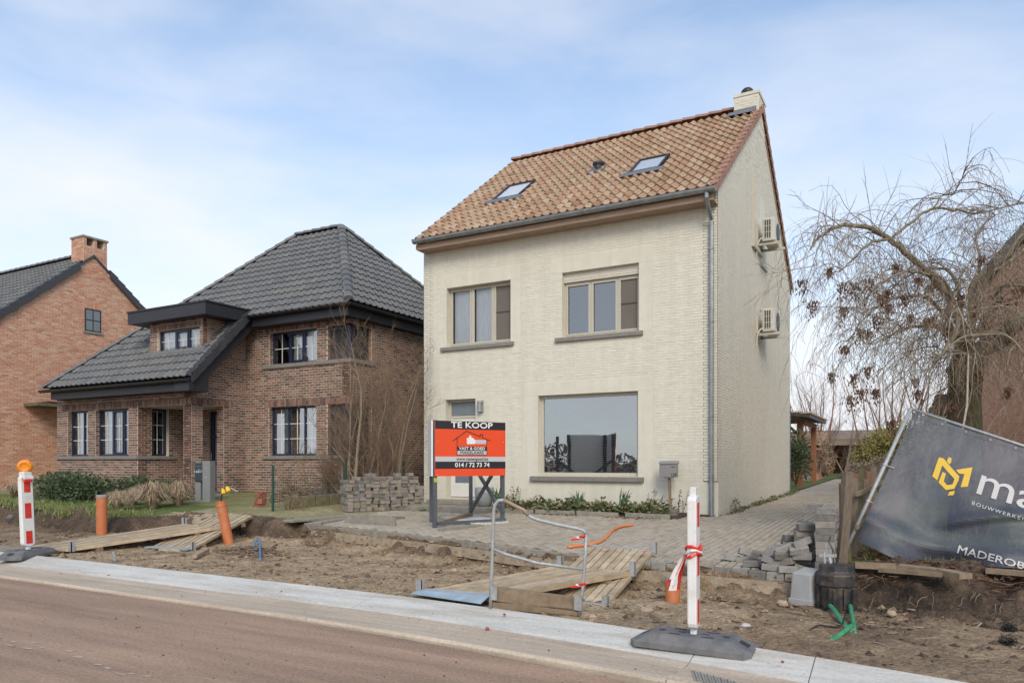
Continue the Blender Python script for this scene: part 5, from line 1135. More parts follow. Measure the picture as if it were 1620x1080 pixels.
P = [at_z(697, 820, .30), at_z(752, 832, .30), at_z(806, 827, .30), at_z(745, 817, .30)]
for k in range(4):
    a = P[0].lerp(P[3], k / 4); b = P[1].lerp(P[2], k / 4); a2 = P[0].lerp(P[3], (k + .93) / 4); b2 = P[1].lerp(P[2], (k + .93) / 4); h = Vector((0, 0, .04)); w = Vector((0, 0, random.uniform(0, .012)))
    mb = MB(); mb.hexa([a + w, b + w, b2 + w, a2 + w, a + h + w, b + h + w, b2 + h + w, a2 + h + w], 0, random.random()); mb.build('board', M['white_wood'], t, bevel=.004)
a = at_z(693, 840, .26); b = at_z(757, 834, .27)
tag((lambda m: (m.bar(a + Vector((0, .06, .03)), b + Vector((0, .06, .03)), .12, .07), m.build('kerb_block', M['concrete_old'], bevel=.01))[1])(MB()), 'dark concrete strip lying under the front rail of the for sale board', 'concrete block')
for k in range(2):
    a = at_z(760 - k * 30, 834 - k * 5, .27); tag((lambda m: (m.bar(a, a + Vector((-.2, .9, .02)), .08, .05), m.build('batten', M['old_wood']))[1])(MB()), ('front' if k == 0 else 'rear') + ' dark batten under the white boards', 'batten')

# ------------------------------------------------------------------ paver heaps
pv = MB(); pv.v = [(-.105, -.0525, 0), (.105, -.0525, 0), (.105, .0525, 0), (-.105, .0525, 0), (-.105, -.0525, .068), (.105, -.0525, .068), (.105, .0525, .068), (-.105, .0525, .068), (-.099, -.0465, .075), (.099, -.0465, .075), (.099, .0465, .075), (-.099, .0465, .075)]
pv.f = [(3, 2, 1, 0)] + up.f; pv.m = [0] * 10; pv.t = [.5] * 10
PVM = {}
def paver_block(Mx, mat, label, group):
    k = (mat.name, random.randrange(6))
    if k not in PVM: u = MB(); u.v = pv.v; u.f = pv.f; u.m = pv.m; u.t = [(k[1] + .5) / 6] * 10; PVM[k] = u.mesh('paver_block', [mat])
    o = bpy.data.objects.new('paver_block', PVM[k]); COL.objects.link(o); o.matrix_basis = Mx
    return tag(o, label, 'paver', group)
h0, h1 = Vector((-11.55, 13.0, 0)), Vector((-10.72, 14.75, 0)); hd = (h1 - h0).normalized(); hs = Vector((hd.y, -hd.x, 0)); ya = math.atan2(hs.y, hs.x)
ORD = ['lowest', 'second', 'third', 'fourth', 'fifth', 'sixth', 'seventh', 'eighth', 'ninth', 'tenth', 'eleventh', 'twelfth', 'thirteenth']; FST = ['first'] + ORD[1:]
hts = [8, 8, 9, 9, 10, 10, 9, 9, 9, 10, 9, 10, 7]
for i, hmax in enumerate(hts):
    for row in range(2):
        b = h0 + hd * (.02 + i * .155) + hs * (-.24 * row); zb_ = surf(b.x, b.y) + .0; lean = Vector((random.gauss(0, .004), random.gauss(0, .004), 0)); n = hmax - (1 if row == 0 and i in (1, 3) else 0) + (1 if row else 0)
        tx = ty = 0
        for k in range(n):
            off = b + lean * k + Vector((random.gauss(0, .014), random.gauss(0, .014), 0)); turn = ya + random.gauss(0, .07) + (math.pi / 2 if random.random() < .22 else 0)
            tx += random.gauss(0, .012); ty += random.gauss(0, .012); tx *= .9; ty *= .9
            paver_block(Matrix.Translation((off.x, off.y, zb_ + k * .0785 + .01)) @ Matrix.Rotation(turn, 4, 'Z') @ Matrix.Rotation(tx, 4, 'X') @ Matrix.Rotation(ty, 4, 'Y') @ Matrix.Diagonal((1, 1.25, 1, 1)), M['loose_paver'], f"{ORD[k]} paver in the {FST[i]} {'front' if row == 0 else 'rear'} column from the left of the tall left heap", 'pavers of the heap beside the for sale board')
fpt = at_z(632, 822, .28)
paver_block(Matrix.Translation(fpt) @ Matrix.Rotation(.5, 4, 'Z'), M['loose_paver'], 'single paver fallen at the right end of the upright concrete slab', None)
a, b = at_z(545, 826, .28), at_z(624, 832.5, .26); a.z = b.z = .27; d = (b - a).normalized()
sb = MB(); sb.bar(a + Vector((0, .03, .10)), b + Vector((0, .03, .095)), .06, .20); tag(sb.build('concrete_slab', M['concrete_old'], bevel=.012), 'grey concrete edging slab standing on its long edge before the paver heap', 'slab')
for (pa, pb, zz, w, lab) in (((455, 824), (548, 816), .33, .30, 'flat concrete slab lying on the earth left of the upright slab'), ((500, 827), (552, 820), .29, .22, 'second flat slab lying lower and nearer the dug edge'), ((612, 806), (683, 797), .36, .26, 'concrete plank lying flat at the right foot of the paver heap'), ((614, 809), (680, 801), .30, .24, 'lower concrete plank under the flat one by the paver heap')):
    a = at_z(*pa, zz); b = at_z(*pb, zz); sb = MB(); sb.bar(a, b, w, .055); tag(sb.build('concrete_slab', M['concrete_old'], bevel=.01), lab, 'slab', 'loose concrete slabs')
# right heap by the palisade
def heap_h(x, y):
    return max(0, 9.0 * math.exp(-((x + .98) / .62) ** 2) * math.exp(-((y - 9.55) / .55) ** 2))
cols = []
for ix in range(9):
    for iy in range(6):
        x = -2.35 + ix * .185; y = 9.22 + iy * .17 + .03 * (ix % 2); n = int(round(heap_h(x, y) + random.gauss(0, .5)))
        if ix >= 7: continue
        cols.append((x, y, max(0, min(9, n)), ix, iy))
for (x, y, n, ix, iy) in cols:
    zb_ = surf(x, y)
    for k in range(n):
        if random.random() < .06: continue
        sl = .03 + .09 * (n < 7)
        paver_block(Matrix.Translation((x + random.gauss(0, .022), y + random.gauss(0, .022), zb_ + k * .079 + .006)) @ Matrix.Rotation(random.gauss(0.15, .28), 4, 'Z') @ Matrix.Rotation(random.gauss(0, sl), 4, 'X') @ Matrix.Rotation(random.gauss(.0, sl * 2), 4, 'Y'), M['cool_paver'], f'{ORD[k]} paver of column {FST[ix]} from left, {FST[iy]} row back, in the tumbled right heap', 'pavers of the heap at the palisade')
for k in range(10):                                                # the straight column against the palisade
    for j in range(2):
        paver_block(Matrix.Translation((-.985 + random.gauss(0, .006), 9.22 + j * .125, surf(-.95, 9.25) + k * .0775)) @ Matrix.Rotation(random.gauss(0.08, .02), 4, 'Z') @ Matrix.Diagonal((.98, 1, 1, 1)), M['cool_paver'], f"{ORD[k]} {'front' if j == 0 else 'rear'} paver in the neat upright column against the palisade post", 'pavers of the neat column at the palisade')
for (px, py, r, lab) in ((1192, 886, -.3, 'dark paver lying flat at the left tip of the right heap'), (1212, 890, -.1, 'second paver from the left tip of the right heap, by the dug edge'), (1247, 899, .2, 'pale paver lying lowest in front of the right heap'), (1301, 806, .1, 'topmost paver crowning the right heap')):
    c = at_z(px, py + 6, .21); paver_block(Matrix.Translation((c.x, c.y, .21)) @ Matrix.Rotation(r, 4, 'Z'), M['cool_paver'], lab, None) if py > 850 else paver_block(Matrix.Translation((-1.15, 9.5, surf(-1.1, 9.5) + .71)) @ Matrix.Rotation(r, 4, 'Z'), M['cool_paver'], lab, None)

# ------------------------------------------------------------------ traffic beacons on the kerb
def beacon(c, rot, prot, lean, label, lamp, hpan=1.13):
    t = thing('traffic_beacon', c, label, 'traffic beacon')
    R = Matrix.Translation(c) @ Matrix.Rotation(rot, 4, 'Z'); X = lambda x, y, z: R @ Vector((x, y, z))
    mb = MB(); L2, W2 = .50, .20
    lo = [(-L2, -W2), (L2, -W2), (L2, W2), (-L2, W2)]
    ring = lambda s, w, z, ch: [X(x, y, z) for x, y in ((-s + ch, -w), (s - ch, -w), (s, -w + ch), (s, w - ch), (s - ch, w), (-s + ch, w), (-s, w - ch), (-s, -w + ch))]
    A = ring(L2, W2, .0, .05); B_ = ring(L2, W2, .045, .05); C_ = ring(L2 - .16, W2 - .055, .12, .03)
    for (p, q) in ((A, B_), (B_, C_)):
        for i in range(8): mb.poly([p[i], p[(i + 1) % 8], q[(i + 1) % 8], q[i]])
    mb.poly(C_); mb.poly(A[::-1]); base = mb.build('base', M['rubber'], t, bevel=.008)
    for sx in (-1, 1):
        for (u, v, w, d) in ((.14, .09, .10, .022), (.14, -.09, .10, .022), (.27, 0, .05, .05), (.10, .0, .06, .02)):
            mb = MB(); mb.hexa([X(sx * u - w / 2 if True else 0, v - d / 2, .1195), X(sx * u + w / 2, v - d / 2, .1195), X(sx * u + w / 2, v + d / 2, .1195), X(sx * u - w / 2, v + d / 2, .1195), X(sx * u - w / 2, v - d / 2, .1225), X(sx * u + w / 2, v - d / 2, .1225), X(sx * u + w / 2, v + d / 2, .1225), X(sx * u - w / 2, v + d / 2, .1225)]); mb.build('slot', M['rubber_dark'], t)
        mb = MB(); f = lambda a, b: X(sx * (L2 - .16 + a * .16), b, .122 - a * .076); mb.poly([f(.25, -.045), f(.72, -.05), f(.72, .05), f(.25, .045)]); mb.build('grip_hole', M['rubber_dark'], t)
    Rp = Matrix.Translation(c) @ Matrix.Rotation(lean[0], 4, 'Y') @ Matrix.Rotation(lean[1], 4, 'X') @ Matrix.Rotation(prot, 4, 'Z'); Y = lambda x, y, z: Rp @ Vector((x, y, z))
    def bx(mb, x0, x1, y0, y1, z0, z1): mb.hexa([Y(x0, y0, z0), Y(x1, y0, z0), Y(x1, y1, z0), Y(x0, y1, z0), Y(x0, y0, z1), Y(x1, y0, z1), Y(x1, y1, z1), Y(x0, y1, z1)])
    w, th = .105, .038; z0, z1 = .17, .17 + hpan - .06
    mb = MB(); k = 7; arc = [(-w + .03, z1 + .03), (-w, z1), (-w, z0 + .05)] + [(-w * math.cos(a), z0 + .05 - .06 * math.sin(a)) for a in [math.pi * i / 6 for i in range(1, 6)]] + [(w, z0 + .05), (w, z1), (w - .03, z1 + .03)]
    mb.extrude([Y(x, -th, z) for x, z in arc], (Y(0, 2 * th, 0) - Y(0, 0, 0))); pan_ = mb.build('panel', M['beacon_white'], t, bevel=.012)
    mb = MB(); bx(mb, -.03, .03, -.025, .025, .06, z0 + .02); mb.build('peg', M['beacon_white'], t, bevel=.006); mb = MB(); bx(mb, -.032, .032, -.026, .026, z1 + .025, z1 + .10); mb.build('top_socket', M['beacon_white'], t, bevel=.006)
    for side in (-1, 1):
        for (a, b) in ((.04, .24), (.44, .68), (.85, 1.05)):
            mb = MB(); bx(mb, -w + .05, w - .05, side * (th + .0005), side * (th + .003), z0 + a * (z1 - z0) / 1.08, z0 + b * (z1 - z0) / 1.08); mb.build('red_stripe', M['beacon_red'], t)
    if lamp:
        q = MB(); bx(q, -.07, .07, -.07, .05, z1 + .0, z1 + .10); bx(q, -.085, .085, -.09, -.06, z1 - .03, z1 + .03); q.build('lamp_housing', M['beacon_white'], t, bevel=.012)
        q = MB(); bx(q, -.075, .055, -.092, -.05, z1 - .07, z1 - .02); q.build('battery_lid', M['tape_red'], t, bevel=.008)
        cc = Y(0, -.01, z1 + .185); ax = Vector((.80, -.60, -.05))
        q = MB(); q.lathe([(.03, -.06), (.085, -.055), (.108, -.02), (.108, .02), (.095, .045), (.06, .058), (.055, .05), (.02, .056), (.0, .056)], cc, 28, ax=ax); ln = q.build('lamp_lens', M['amber'], t, smooth=True)
        q = MB(); q.lathe([(.109, -.008), (.113, -.006), (.113, .006), (.109, .008)], cc, 28, ax=ax); q.build('lens_rim', M['amber'], t)
    return t, Y, z0, z1
cB = Vector((-1.67, 6.12, -.045)); pa, pb = at_z(1006, 1012, -.03), at_z(1178, 1034, -.03)
rB = math.atan2(pb.y - pa.y, pb.x - pa.x)
tB, YB_, zB0, zB1 = beacon(cB, rB, RAD(97), (.0, .01), 'white beacon seen edge-on with red and white tape tied round it on the kerb', False, 1.13)
mb = MB()                                                            # barrier tape knotted round the beacon
for k in range(3): mb.tube([YB_(*(math.cos(a) * .125, math.sin(a) * .06, .78 + .03 * k + .02 * math.sin(a * 2 + k))) for a in [i * 6.283 / 12 for i in range(13)]], .014, 5, k % 2)
for i in range(9):
    a0 = Vector(YB_(-.02, .05, .79)); dirx = Vector((-.055 - .004 * i, -.02 + .012 * (i % 3), 0)); ln = random.uniform(.20, .33)
    p = [a0, a0 + dirx * .5 + Vector((0, 0, -.05)), a0 + dirx * random.uniform(.9, 1.4) + Vector((0, 0, -ln * .6)), a0 + dirx * random.uniform(1.0, 2.0) + Vector((0, 0, -ln))]; s = Vector((.012, .012 * (-1) ** i, 0))
    for q in range(3): mb.poly([p[q] - s * (1 + q * .4), p[q] + s * (1 + q * .4), p[q + 1] + s * (1.4 + q * .4), p[q + 1] - s * (1.4 + q * .4)], 1 if i % 3 == 0 else 0)
tag(mb.build('barrier_tape', [M['tape_red'], M['tape_white']]), 'red and white barrier tape knotted and hanging on the near beacon', 'barrier tape')
cA = Vector((-12.62, 6.62, -.02)); pa, pb = at_z(12, 882, 0), at_z(120, 880, 0)
beacon(cA, RAD(118), RAD(101), (-.06, .01), 'leaning white beacon with red stripes and an orange warning lamp on top', True, 1.16)

# ------------------------------------------------------------------ sewer pipes
def pipe(c, top, r, label, cap=True, collar=False):
    t = thing('sewer_pipe', c, label, 'pipe', 'orange sewer pipes standing in the trench')
    d = (Vector(top) - Vector(c)); Lp_ = d.length
    mb = MB(); pr = [(r, -.2), (r, Lp_)] + ([] if cap else [(r * .9, Lp_), (r * .9, Lp_ - .12), (.001, Lp_ - .12)])
    if collar: pr = [(r, -.2), (r, Lp_ - .10), (r * 1.08, Lp_ - .095), (r * 1.08, Lp_ - .06), (r, Lp_ - .055), (r, Lp_ - .03), (r * 1.05, Lp_ - .028), (r * 1.05, Lp_), (r * .9, Lp_), (r * .9, Lp_ - .1)]
    mb.lathe(pr, c, 24, ax=d); mb.build('tube', M['pvc_orange'], t, smooth=False)
    if cap: mb = MB(); mb.lathe([(r * 1.05, Lp_ - .055), (r * 1.06, Lp_ - .01), (r * 1.0, Lp_), (r * .2, Lp_ + .004)], c, 24, ax=d); mb.build('cap', M['cap_grey'], t)
    return t
pc = at_z(161, 846, .0); pipe(pc, pc + Vector((0, 0, .83)), .105, 'upright orange pipe with a grey cap before the green hedge')
pc = at_z(362, 859, -.02); dep = pc.x * FW[0] + pc.y * FW[1]; ptop = at_d(349, 793, dep); pipe(pc, ptop, .09, 'leaning orange pipe with a yellow capped cable at the end of the left ramp', False, True)
mb = MB(); q = ptop + Vector((0, 0, -.1)); pts = [q, ptop + Vector((.03, 0, .1)), ptop + Vector((.05, 0, .22)), ptop + Vector((.13, 0, .26))]; mb.tube(pts, .013, 6)
cb = thing('capped_cable', ptop, 'black cable with two yellow end caps sticking out of the leaning pipe', 'cable'); mb.build('cable', M['cable_black'], cb)
for (a, b) in ((Vector((.07, 0, .24)), Vector((.11, -.02, .15))), (Vector((.17, 0, .27)), Vector((.24, -.01, .19)))):
    mb = MB(); mb.tube([ptop + a, ptop + b], [.03, .042], 8); mb.build('end_cap', M['cap_yellow'], cb)
mb = MB(); mb.tube([ptop + Vector((.11, 0, .26)), ptop + Vector((.25, .02, .26)), ptop + Vector((.40, .06, .19))], .01, 5); mb.build('wire', M['galv'], cb)
pc = at_z(1064, 953, -.10); pipe(pc, pc + Vector((.0, 0, .31)), .082, 'short orange pipe stub with a grey cap in the trench left of the near beacon')

# ------------------------------------------------------------------ wooden ramps over the trench
def deck(c, n, th, label, lip=None, group='wooden ramp decks', brackets=()):
    """c: near-left, near-right, far-right, far-left corners of the top"""
    c = [Vector(q) for q in c]; t = thing('ramp_deck', (c[0] + c[2]) / 2, label, 'ramp', group); dn = Vector((0, 0, -th))
    for k in range(n):
        f0, f1 = k / n + .010, (k + 1) / n - .010; e = random.uniform(-.012, .012)
        a, b = c[0].lerp(c[1], f0), c[0].lerp(c[1], f1); d, e_ = c[3].lerp(c[2], f0), c[3].lerp(c[2], f1); ln = (d - a).normalized() * e; w = Vector((0, 0, random.uniform(-.003, .004)))
        mb = MB(); mid = [(q0.lerp(q1, .5) + Vector((0, 0, random.uniform(-.006, .004)))) for q0, q1 in ((a, d), (b, e_))]; tt = random.random()
        mb.hexa([a + dn + w, b + dn + w, mid[1] + dn + w, mid[0] + dn + w, a + w, b + w, mid[1] + w, mid[0] + w], 0, tt); mb.hexa([mid[0] + dn + w, mid[1] + dn + w, e_ + dn + ln + w, d + dn + ln + w, mid[0] + w, mid[1] + w, e_ + ln + w, d + ln + w], 0, tt)
        mb.build('plank', M['deck_wood'], t)
    for f in (.18, .82):
        a, b = c[0].lerp(c[3], f), c[1].lerp(c[2], f); mb = MB(); mb.bar(a + dn * 1.9, b + dn * 1.9, .09, th * 1.7); mb.build('joist', M['old_wood'], t)
    if lip:
        nr = lip; o = (c[0] - c[3]).normalized() * .30; up_ = Vector((0, 0, .006)); a, b = c[0] - o * .35 + up_, c[1] - o * .35 + up_; m0, m1 = c[0] + o * .12 + up_, c[1] + o * .12 + up_; l0, l1 = c[0] + o * .5, c[1] + o * .5; l0.z = l1.z = nr
        mb = MB(); h = Vector((0, 0, .006)); mb.hexa([a, b, m1, m0, a + h, b + h, m1 + h, m0 + h], 0, .9); mb.hexa([m0, m1, l1, l0, m0 + h, m1 + h, l1 + h, l0 + h], 0, .1); mb.build('steel_lip', M['blue_steel'], t)
    for (i, j, f) in brackets:
        p = c[i].lerp(c[j], f); mb = MB(); mb.box(p.x - .035, p.y - .01, p.z - th, p.x + .035, p.y + .01, p.z + .12); mb.box(p.x - .035, p.y - .012, p.z - th, p.x - .025, p.y + .06, p.z + .12); mb.box(p.x + .025, p.y - .012, p.z - th, p.x + .035, p.y + .06, p.z + .12); mb.build('bracket', M['galv'], t)
    return t
d2 = [at_z(846, 946, -.08), at_z(957, 960, -.08), at_z(1034, 871, .30), at_z(934, 863, .30)]
deck(d2, 9, .045, 'right hand ramp deck rising to the paved yard beneath the other deck', None, brackets=((1, 0, 0.0), (2, 3, .0)))
a, b = d2[0], d2[1]; mb = MB(); mb.bar(a + Vector((-.02, -.04, -.01)), b + Vector((.02, -.04, -.01)), .02, .10); t = tag(mb.build('end_plate', M['blue_steel']), 'steel end plate lying at the low end of the under deck', 'plate')
a, b = d2[3], d2[2]; mb = MB(); mb.bar(a.lerp(b, -.02) + Vector((0, .03, .012)), b + Vector((0, .03, .012)), .05, .012); tag(mb.build('edge_strip', M['blue_steel']), 'thin steel strip along the high end of the right ramp', 'strip')
d1 = [at_z(666, 934, .03), at_z(778, 943, .075), at_z(1000, 904, .16), at_z(885, 893, .13)]
deck(d1, 9, .055, 'right hand ramp deck with a bluish steel lip resting on the kerb', .012, brackets=((0, 1, -.03), (2, 3, -.0), (3, 2, .0)))
e1_ = [at_z(42, 864, .05), at_z(111, 868, .05), at_z(353, 833, .26), at_z(291, 828, .26)]
deck(e1_, 8, .045, 'left hand ramp deck reaching from the kerb by the lamp beacon', None, brackets=((0, 1, .0), (1, 0, .0), (3, 2, -.02)))
e2_ = [at_z(240, 864, .0), at_z(303, 868, .0), at_z(400, 815, .40), at_z(344, 810, .40)]
deck(e2_, 8, .045, 'left hand ramp deck climbing to the mossy drive beside the leaning pipe', None, brackets=((1, 0, .0),))
a, b = e2_[0], e2_[1]; mb = MB(); mb.bar(a + Vector((-.02, -.05, .0)), b + Vector((.02, -.05, .0)), .16, .02); tag(mb.build('end_plate', M['blue_steel']), 'steel end plate at the low end of the left ramp', 'plate')
c = at_z(181, 885, -.01); mb = MB(); mb.box(c.x - .03, c.y - .01, -.03, c.x + .03, c.y + .01, .10); mb.box(c.x - .05, c.y - .011, .085, c.x + .03, c.y + .012, .11); tag(mb.build('steel_stake', M['galv']), 'small steel stake in the earth under the left ramp', 'stake')
a, b = at_z(-40, 864, .0), at_z(30, 869, .0); mb = MB(); mb.bar(a, b, .4, .03); tag(mb.build('steel_plate', M['concrete_old']), 'flat plate at the left picture edge behind the kerb', 'plate')
# handrail with kick boards
t = thing('ramp_railing', (-3.5, 6.6, 0), 'galvanised tube handrail with two posts and wooden kick boards on the right ramp', 'railing')
fl, fr_ = Vector((-3.87, 6.50, -.01)), Vector((-2.99, 6.78, -.04)); dl_ = fl.x * FW[0] + fl.y * FW[1]; dr_ = fr_.x * FW[0] + fr_.y * FW[1]
AD = lambda x, y: at_d(x, y, dl_ + (dr_ - dl_) * (x - 777) / 142)
mb = MB(); mb.tube([AD(776, 962), AD(778, 900), AD(781, 810), AD(783, 798), AD(789, 791), AD(797, 791)], .019, 10); mb.build('post', M['galv'], t, smooth=True)
mb = MB(); mb.tube([AD(797, 791), AD(806, 795), AD(815, 800), AD(828, 806), AD(836, 815)], .0192, 10); mb.build('rusty_handrail', M['rusty'], t, smooth=True)
mb = MB(); mb.tube([AD(836, 815), AD(841, 818), AD(848, 821), AD(880, 829), AD(915, 836), AD(924, 839), AD(927, 845)], .019, 10); mb.build('handrail', M['galv'], t, smooth=True)
mb = MB(); mb.tube([AD(927, 845), AD(926, 880), AD(922, 930), AD(916, 973)], .018, 10); mb.build('post', M['galv'], t, smooth=True)
mb = MB(); mb.tube([AD(780, 868), AD(800, 876), AD(850, 890), AD(923, 900)], .016, 10); mb.build('mid_rail', M['galv'], t, smooth=True)
for (y0, y1, y2, y3) in ((927, 950, 945, 968), (952, 963, 962, 974)):
    a0, a1, b0, b1 = AD(779, y0), AD(779, y1), AD(915, y2), AD(915, y3); o = Vector((-.01, .045, 0)); mb = MB(); mb.hexa([a1, b1, b1 + o, a1 + o, a0, b0, b0 + o, a0 + o], 0, .3); mb.build('kick_board', M['old_wood'], t, bevel=.004)
for (x, y) in ((781, 934), (914, 950)):
    p = AD(x, y); mb = MB(); mb.box(p.x - .03, p.y - .025, p.z - .09, p.x + .05, p.y - .012, p.z + .05); mb.build('bracket', M['galv'], t)
for (x, y, lab) in ((922, 851, 'white and red tape scrap tied to the top of the right railing post'), (921, 926, 'red tape scrap low on the right railing post')):
    p = AD(x, y); mb = MB(); mb.tube([p + Vector((.027 * math.cos(a), .027 * math.sin(a), .004 * a)) for a in [i * .6 for i in range(12)]], .012, 4); s = Vector((0, 0, .013))
    for k in range(2): q = p + Vector((-.06 - .06 * k, -.02, .008 - .03 * k)); mb.poly([p - s, p + s, q + s * .8, q - s * .5], 1 - k)
    tag(mb.build('tape_scrap', [M['tape_red'], M['tape_white']]), lab, 'tape')
for (x, y, lab) in ((1022, 873, 'red tape scrap at the far corner of the right ramp'), (962, 867, 'pale pink tape scrap on the ramp top edge')):
    p = at_z(x, y, .315); mb = MB(); mb.poly([p + Vector((-.07, -.03, .0)), p + Vector((.01, -.04, .01)), p + Vector((.04, .03, .02)), p + Vector((-.05, .04, .01))]); tag(mb.build('tape_scrap', M['tape_red']), lab, 'tape')

# ------------------------------------------------------------------ loose hoses, cables
def hose(pts, r, mat, name, label, cat, grp=None):
    mb = MB(); P = [Vector(p) for p in pts]; Q = []
    for i in range(len(P) - 1):
        p0, p1, p2, p3 = P[max(0, i - 1)], P[i], P[i + 1], P[min(len(P) - 1, i + 2)]
        for k in range(6):
            s = k / 6; Q.append(.5 * ((2 * p1) + (p2 - p0) * s + (2 * p0 - 5 * p1 + 4 * p2 - p3) * s * s + (3 * p1 - p0 - 3 * p2 + p3) * s ** 3))
    Q.append(P[-1]); mb.tube(Q, r, 8); return tag(mb.build(name, mat, smooth=True), label, cat, grp)
on = lambda x, y, h=.02, z=.22: at_z(x, y, z) + Vector((0, 0, h))
def onS(x, y, h=.02):
    z = .24
    for k in range(8): p = at_z(x, y, z); z = .5 * z + .5 * (surf(p.x, p.y) + h)
    return at_z(x, y, z)
hose([onS(899, 865), onS(930, 861), onS(948, 857), onS(962, 847), onS(970, 838), onS(985, 832), onS(1001, 830)], .024, M['hose_orange'], 'conduit', 'orange corrugated conduit lying curved on the paved yard', 'hose')
hose([on(1313, 966, .06, -.09), on(1322, 975, .05, -.09), on(1330, 985, .03, -.09), on(1346, 1000, .0, -.1)], .024, M['hose_green'], 'hose', 'left green hose coming out under the black meter pit', 'hose', 'green hoses under the pit')
hose([on(1345, 966, .06, -.09), on(1348, 980, .04, -.09), on(1353, 1003, -.01, -.1)], .022, M['hose_green'], 'hose', 'right green hose coming out under the black meter pit', 'hose', 'green hoses under the pit')
hose([on(1314, 1018, .02, -.08), on(1330, 1009, .035, -.08), on(1347, 998, .05, -.08)], .024, M['hose_green'], 'hose', 'bright green hose end lying in front of the meter pit', 'hose', 'green hoses under the pit')
hose([on(104, 834, .03, .0), on(125, 837, .04, .0), on(145, 838, .03, .0), on(155, 846, .02, .0)], .014, M['cable_blue'], 'cable', 'blue cable lying behind the upright orange pipe', 'cable')
hose([on(404, 876, .0, -.02), on(403, 868, .08, -.02), on(408, 866, .16, -.02), on(411, 870, .12, -.02), on(412, 886, .0, -.02)], .016, M['cable_blue'], 'cable', 'short blue cable loop sticking out of the bare earth', 'cable')
hose([on(1280, 1002, .03, -.09), on(1295, 997, .05, -.09), on(1310, 995, .03, -.09), on(1330, 996, .04, -.09), on(1337, 980, .06, -.09)], .008, M['cable_black'], 'cable', 'thin black cable on the earth before the meter pit', 'cable')
for i, (P, lab) in enumerate((([(398, 805), (404, 790), (418, 775), (432, 768)], 'pale wire arching from the left ramp to the green fence post'), ([(420, 806), (425, 790), (436, 770), (440, 748), (442, 730)], 'pale wire leaning on the green fence post'), ([(462, 800), (472, 775), (476, 752), (472, 738), (464, 732)], 'pale wire curl standing behind the green mesh'))):
    base = at_z(*P[0], .40); dep = base.x * FW[0] + base.y * FW[1]; hose([at_d(x, y, dep) for x, y in P], .008, M['bark_grey'], 'wire', lab, 'wire')

# ------------------------------------------------------------------ meter pit and utility box
c = Vector((-.83, 8.82, -.10)); t = thing('meter_pit', c, 'muddy black plastic water meter pit half dug out in the trench', 'meter pit')
mb = MB(); mb.lathe([(.195, -.02), (.19, .0), (.195, .24), (.19, .25)], c, 12); mb.build('body', M['pit_black'], t)
for k in range(12):
    a = k * 6.283 / 12; mb = MB(); p = c + Vector((math.cos(a) * .195, math.sin(a) * .195, 0)); mb.bar(p + Vector((0, 0, .02)), p + Vector((0, 0, .24)), .03, .03, up=(math.cos(a), math.sin(a), 0)); mb.build('rib', M['pit_black'], t)
mb = MB(); mb.lathe([(.205, .25), (.22, .26), (.22, .38), (.20, .40), (.185, .41), (.18, .47), (.165, .485), (.02, .485)], c, 8); mb.build('collar', M['pit_black'], t, bevel=.008)
mb = MB(); mb.lathe([(.25, -.012), (.25, .012)], c, 8); mb.build('foot_plate', M['pit_black'], t)
mb = MB(); q = c + Vector((-.06, .02, .485)); mb.tube([q, q + Vector((-.02, .02, .10))], .02, 8); mb.tube([q + Vector((-.06, 0, 0)), q + Vector((-.07, .0, .12))], .016, 8); mb.bar(q + Vector((-.12, 0, .08)), q + Vector((.06, .01, .09)), .03, .035); mb.tube([q + Vector((-.05, 0, .1)), q + Vector((-.05, 0, .22))], .01, 6); mb.build('water_valve', M['galv'], t)
mb = MB(); mb.tube([q + Vector((.03, 0, .0)), q + Vector((.02, 0, .15)), q + Vector((-.02, 0, .24)), q + Vector((.0, 0, .30))], .006, 5); mb.tube([q + Vector((.06, 0, .0)), q + Vector((.05, 0, .10)), q + Vector((.0, .02, .2))], .006, 5); mb.build('wire', M['cable_black'], t)
c = Vector((-1.14, 8.93, -.06)); t = thing('utility_box', c, 'plain grey plastic utility box standing left of the black meter pit', 'box')
ax, ay = Vector((.25, -.10, 0)), Vector((.06, .14, 0)); h = Vector((0, 0, 1))
pr = [c - ax * .5 - ay, c + ax * .5 - ay, c + ax * .5 + ay, c - ax * .5 + ay]
mb = MB(); tp = [p + h * (.36 if i in (2, 3) else .32) + (c - p) * .14 for i, p in enumerate(pr)]; mb.hexa(pr + tp); mb.build('housing', M['box_grey'], t, bevel=.02)
mb = MB(); mb.hexa([p + (p - c) * .06 - h * .05 for p in pr] + [p + (p - c) * .05 + h * .03 for p in pr]); mb.build('foot', M['box_grey'], t, bevel=.008)
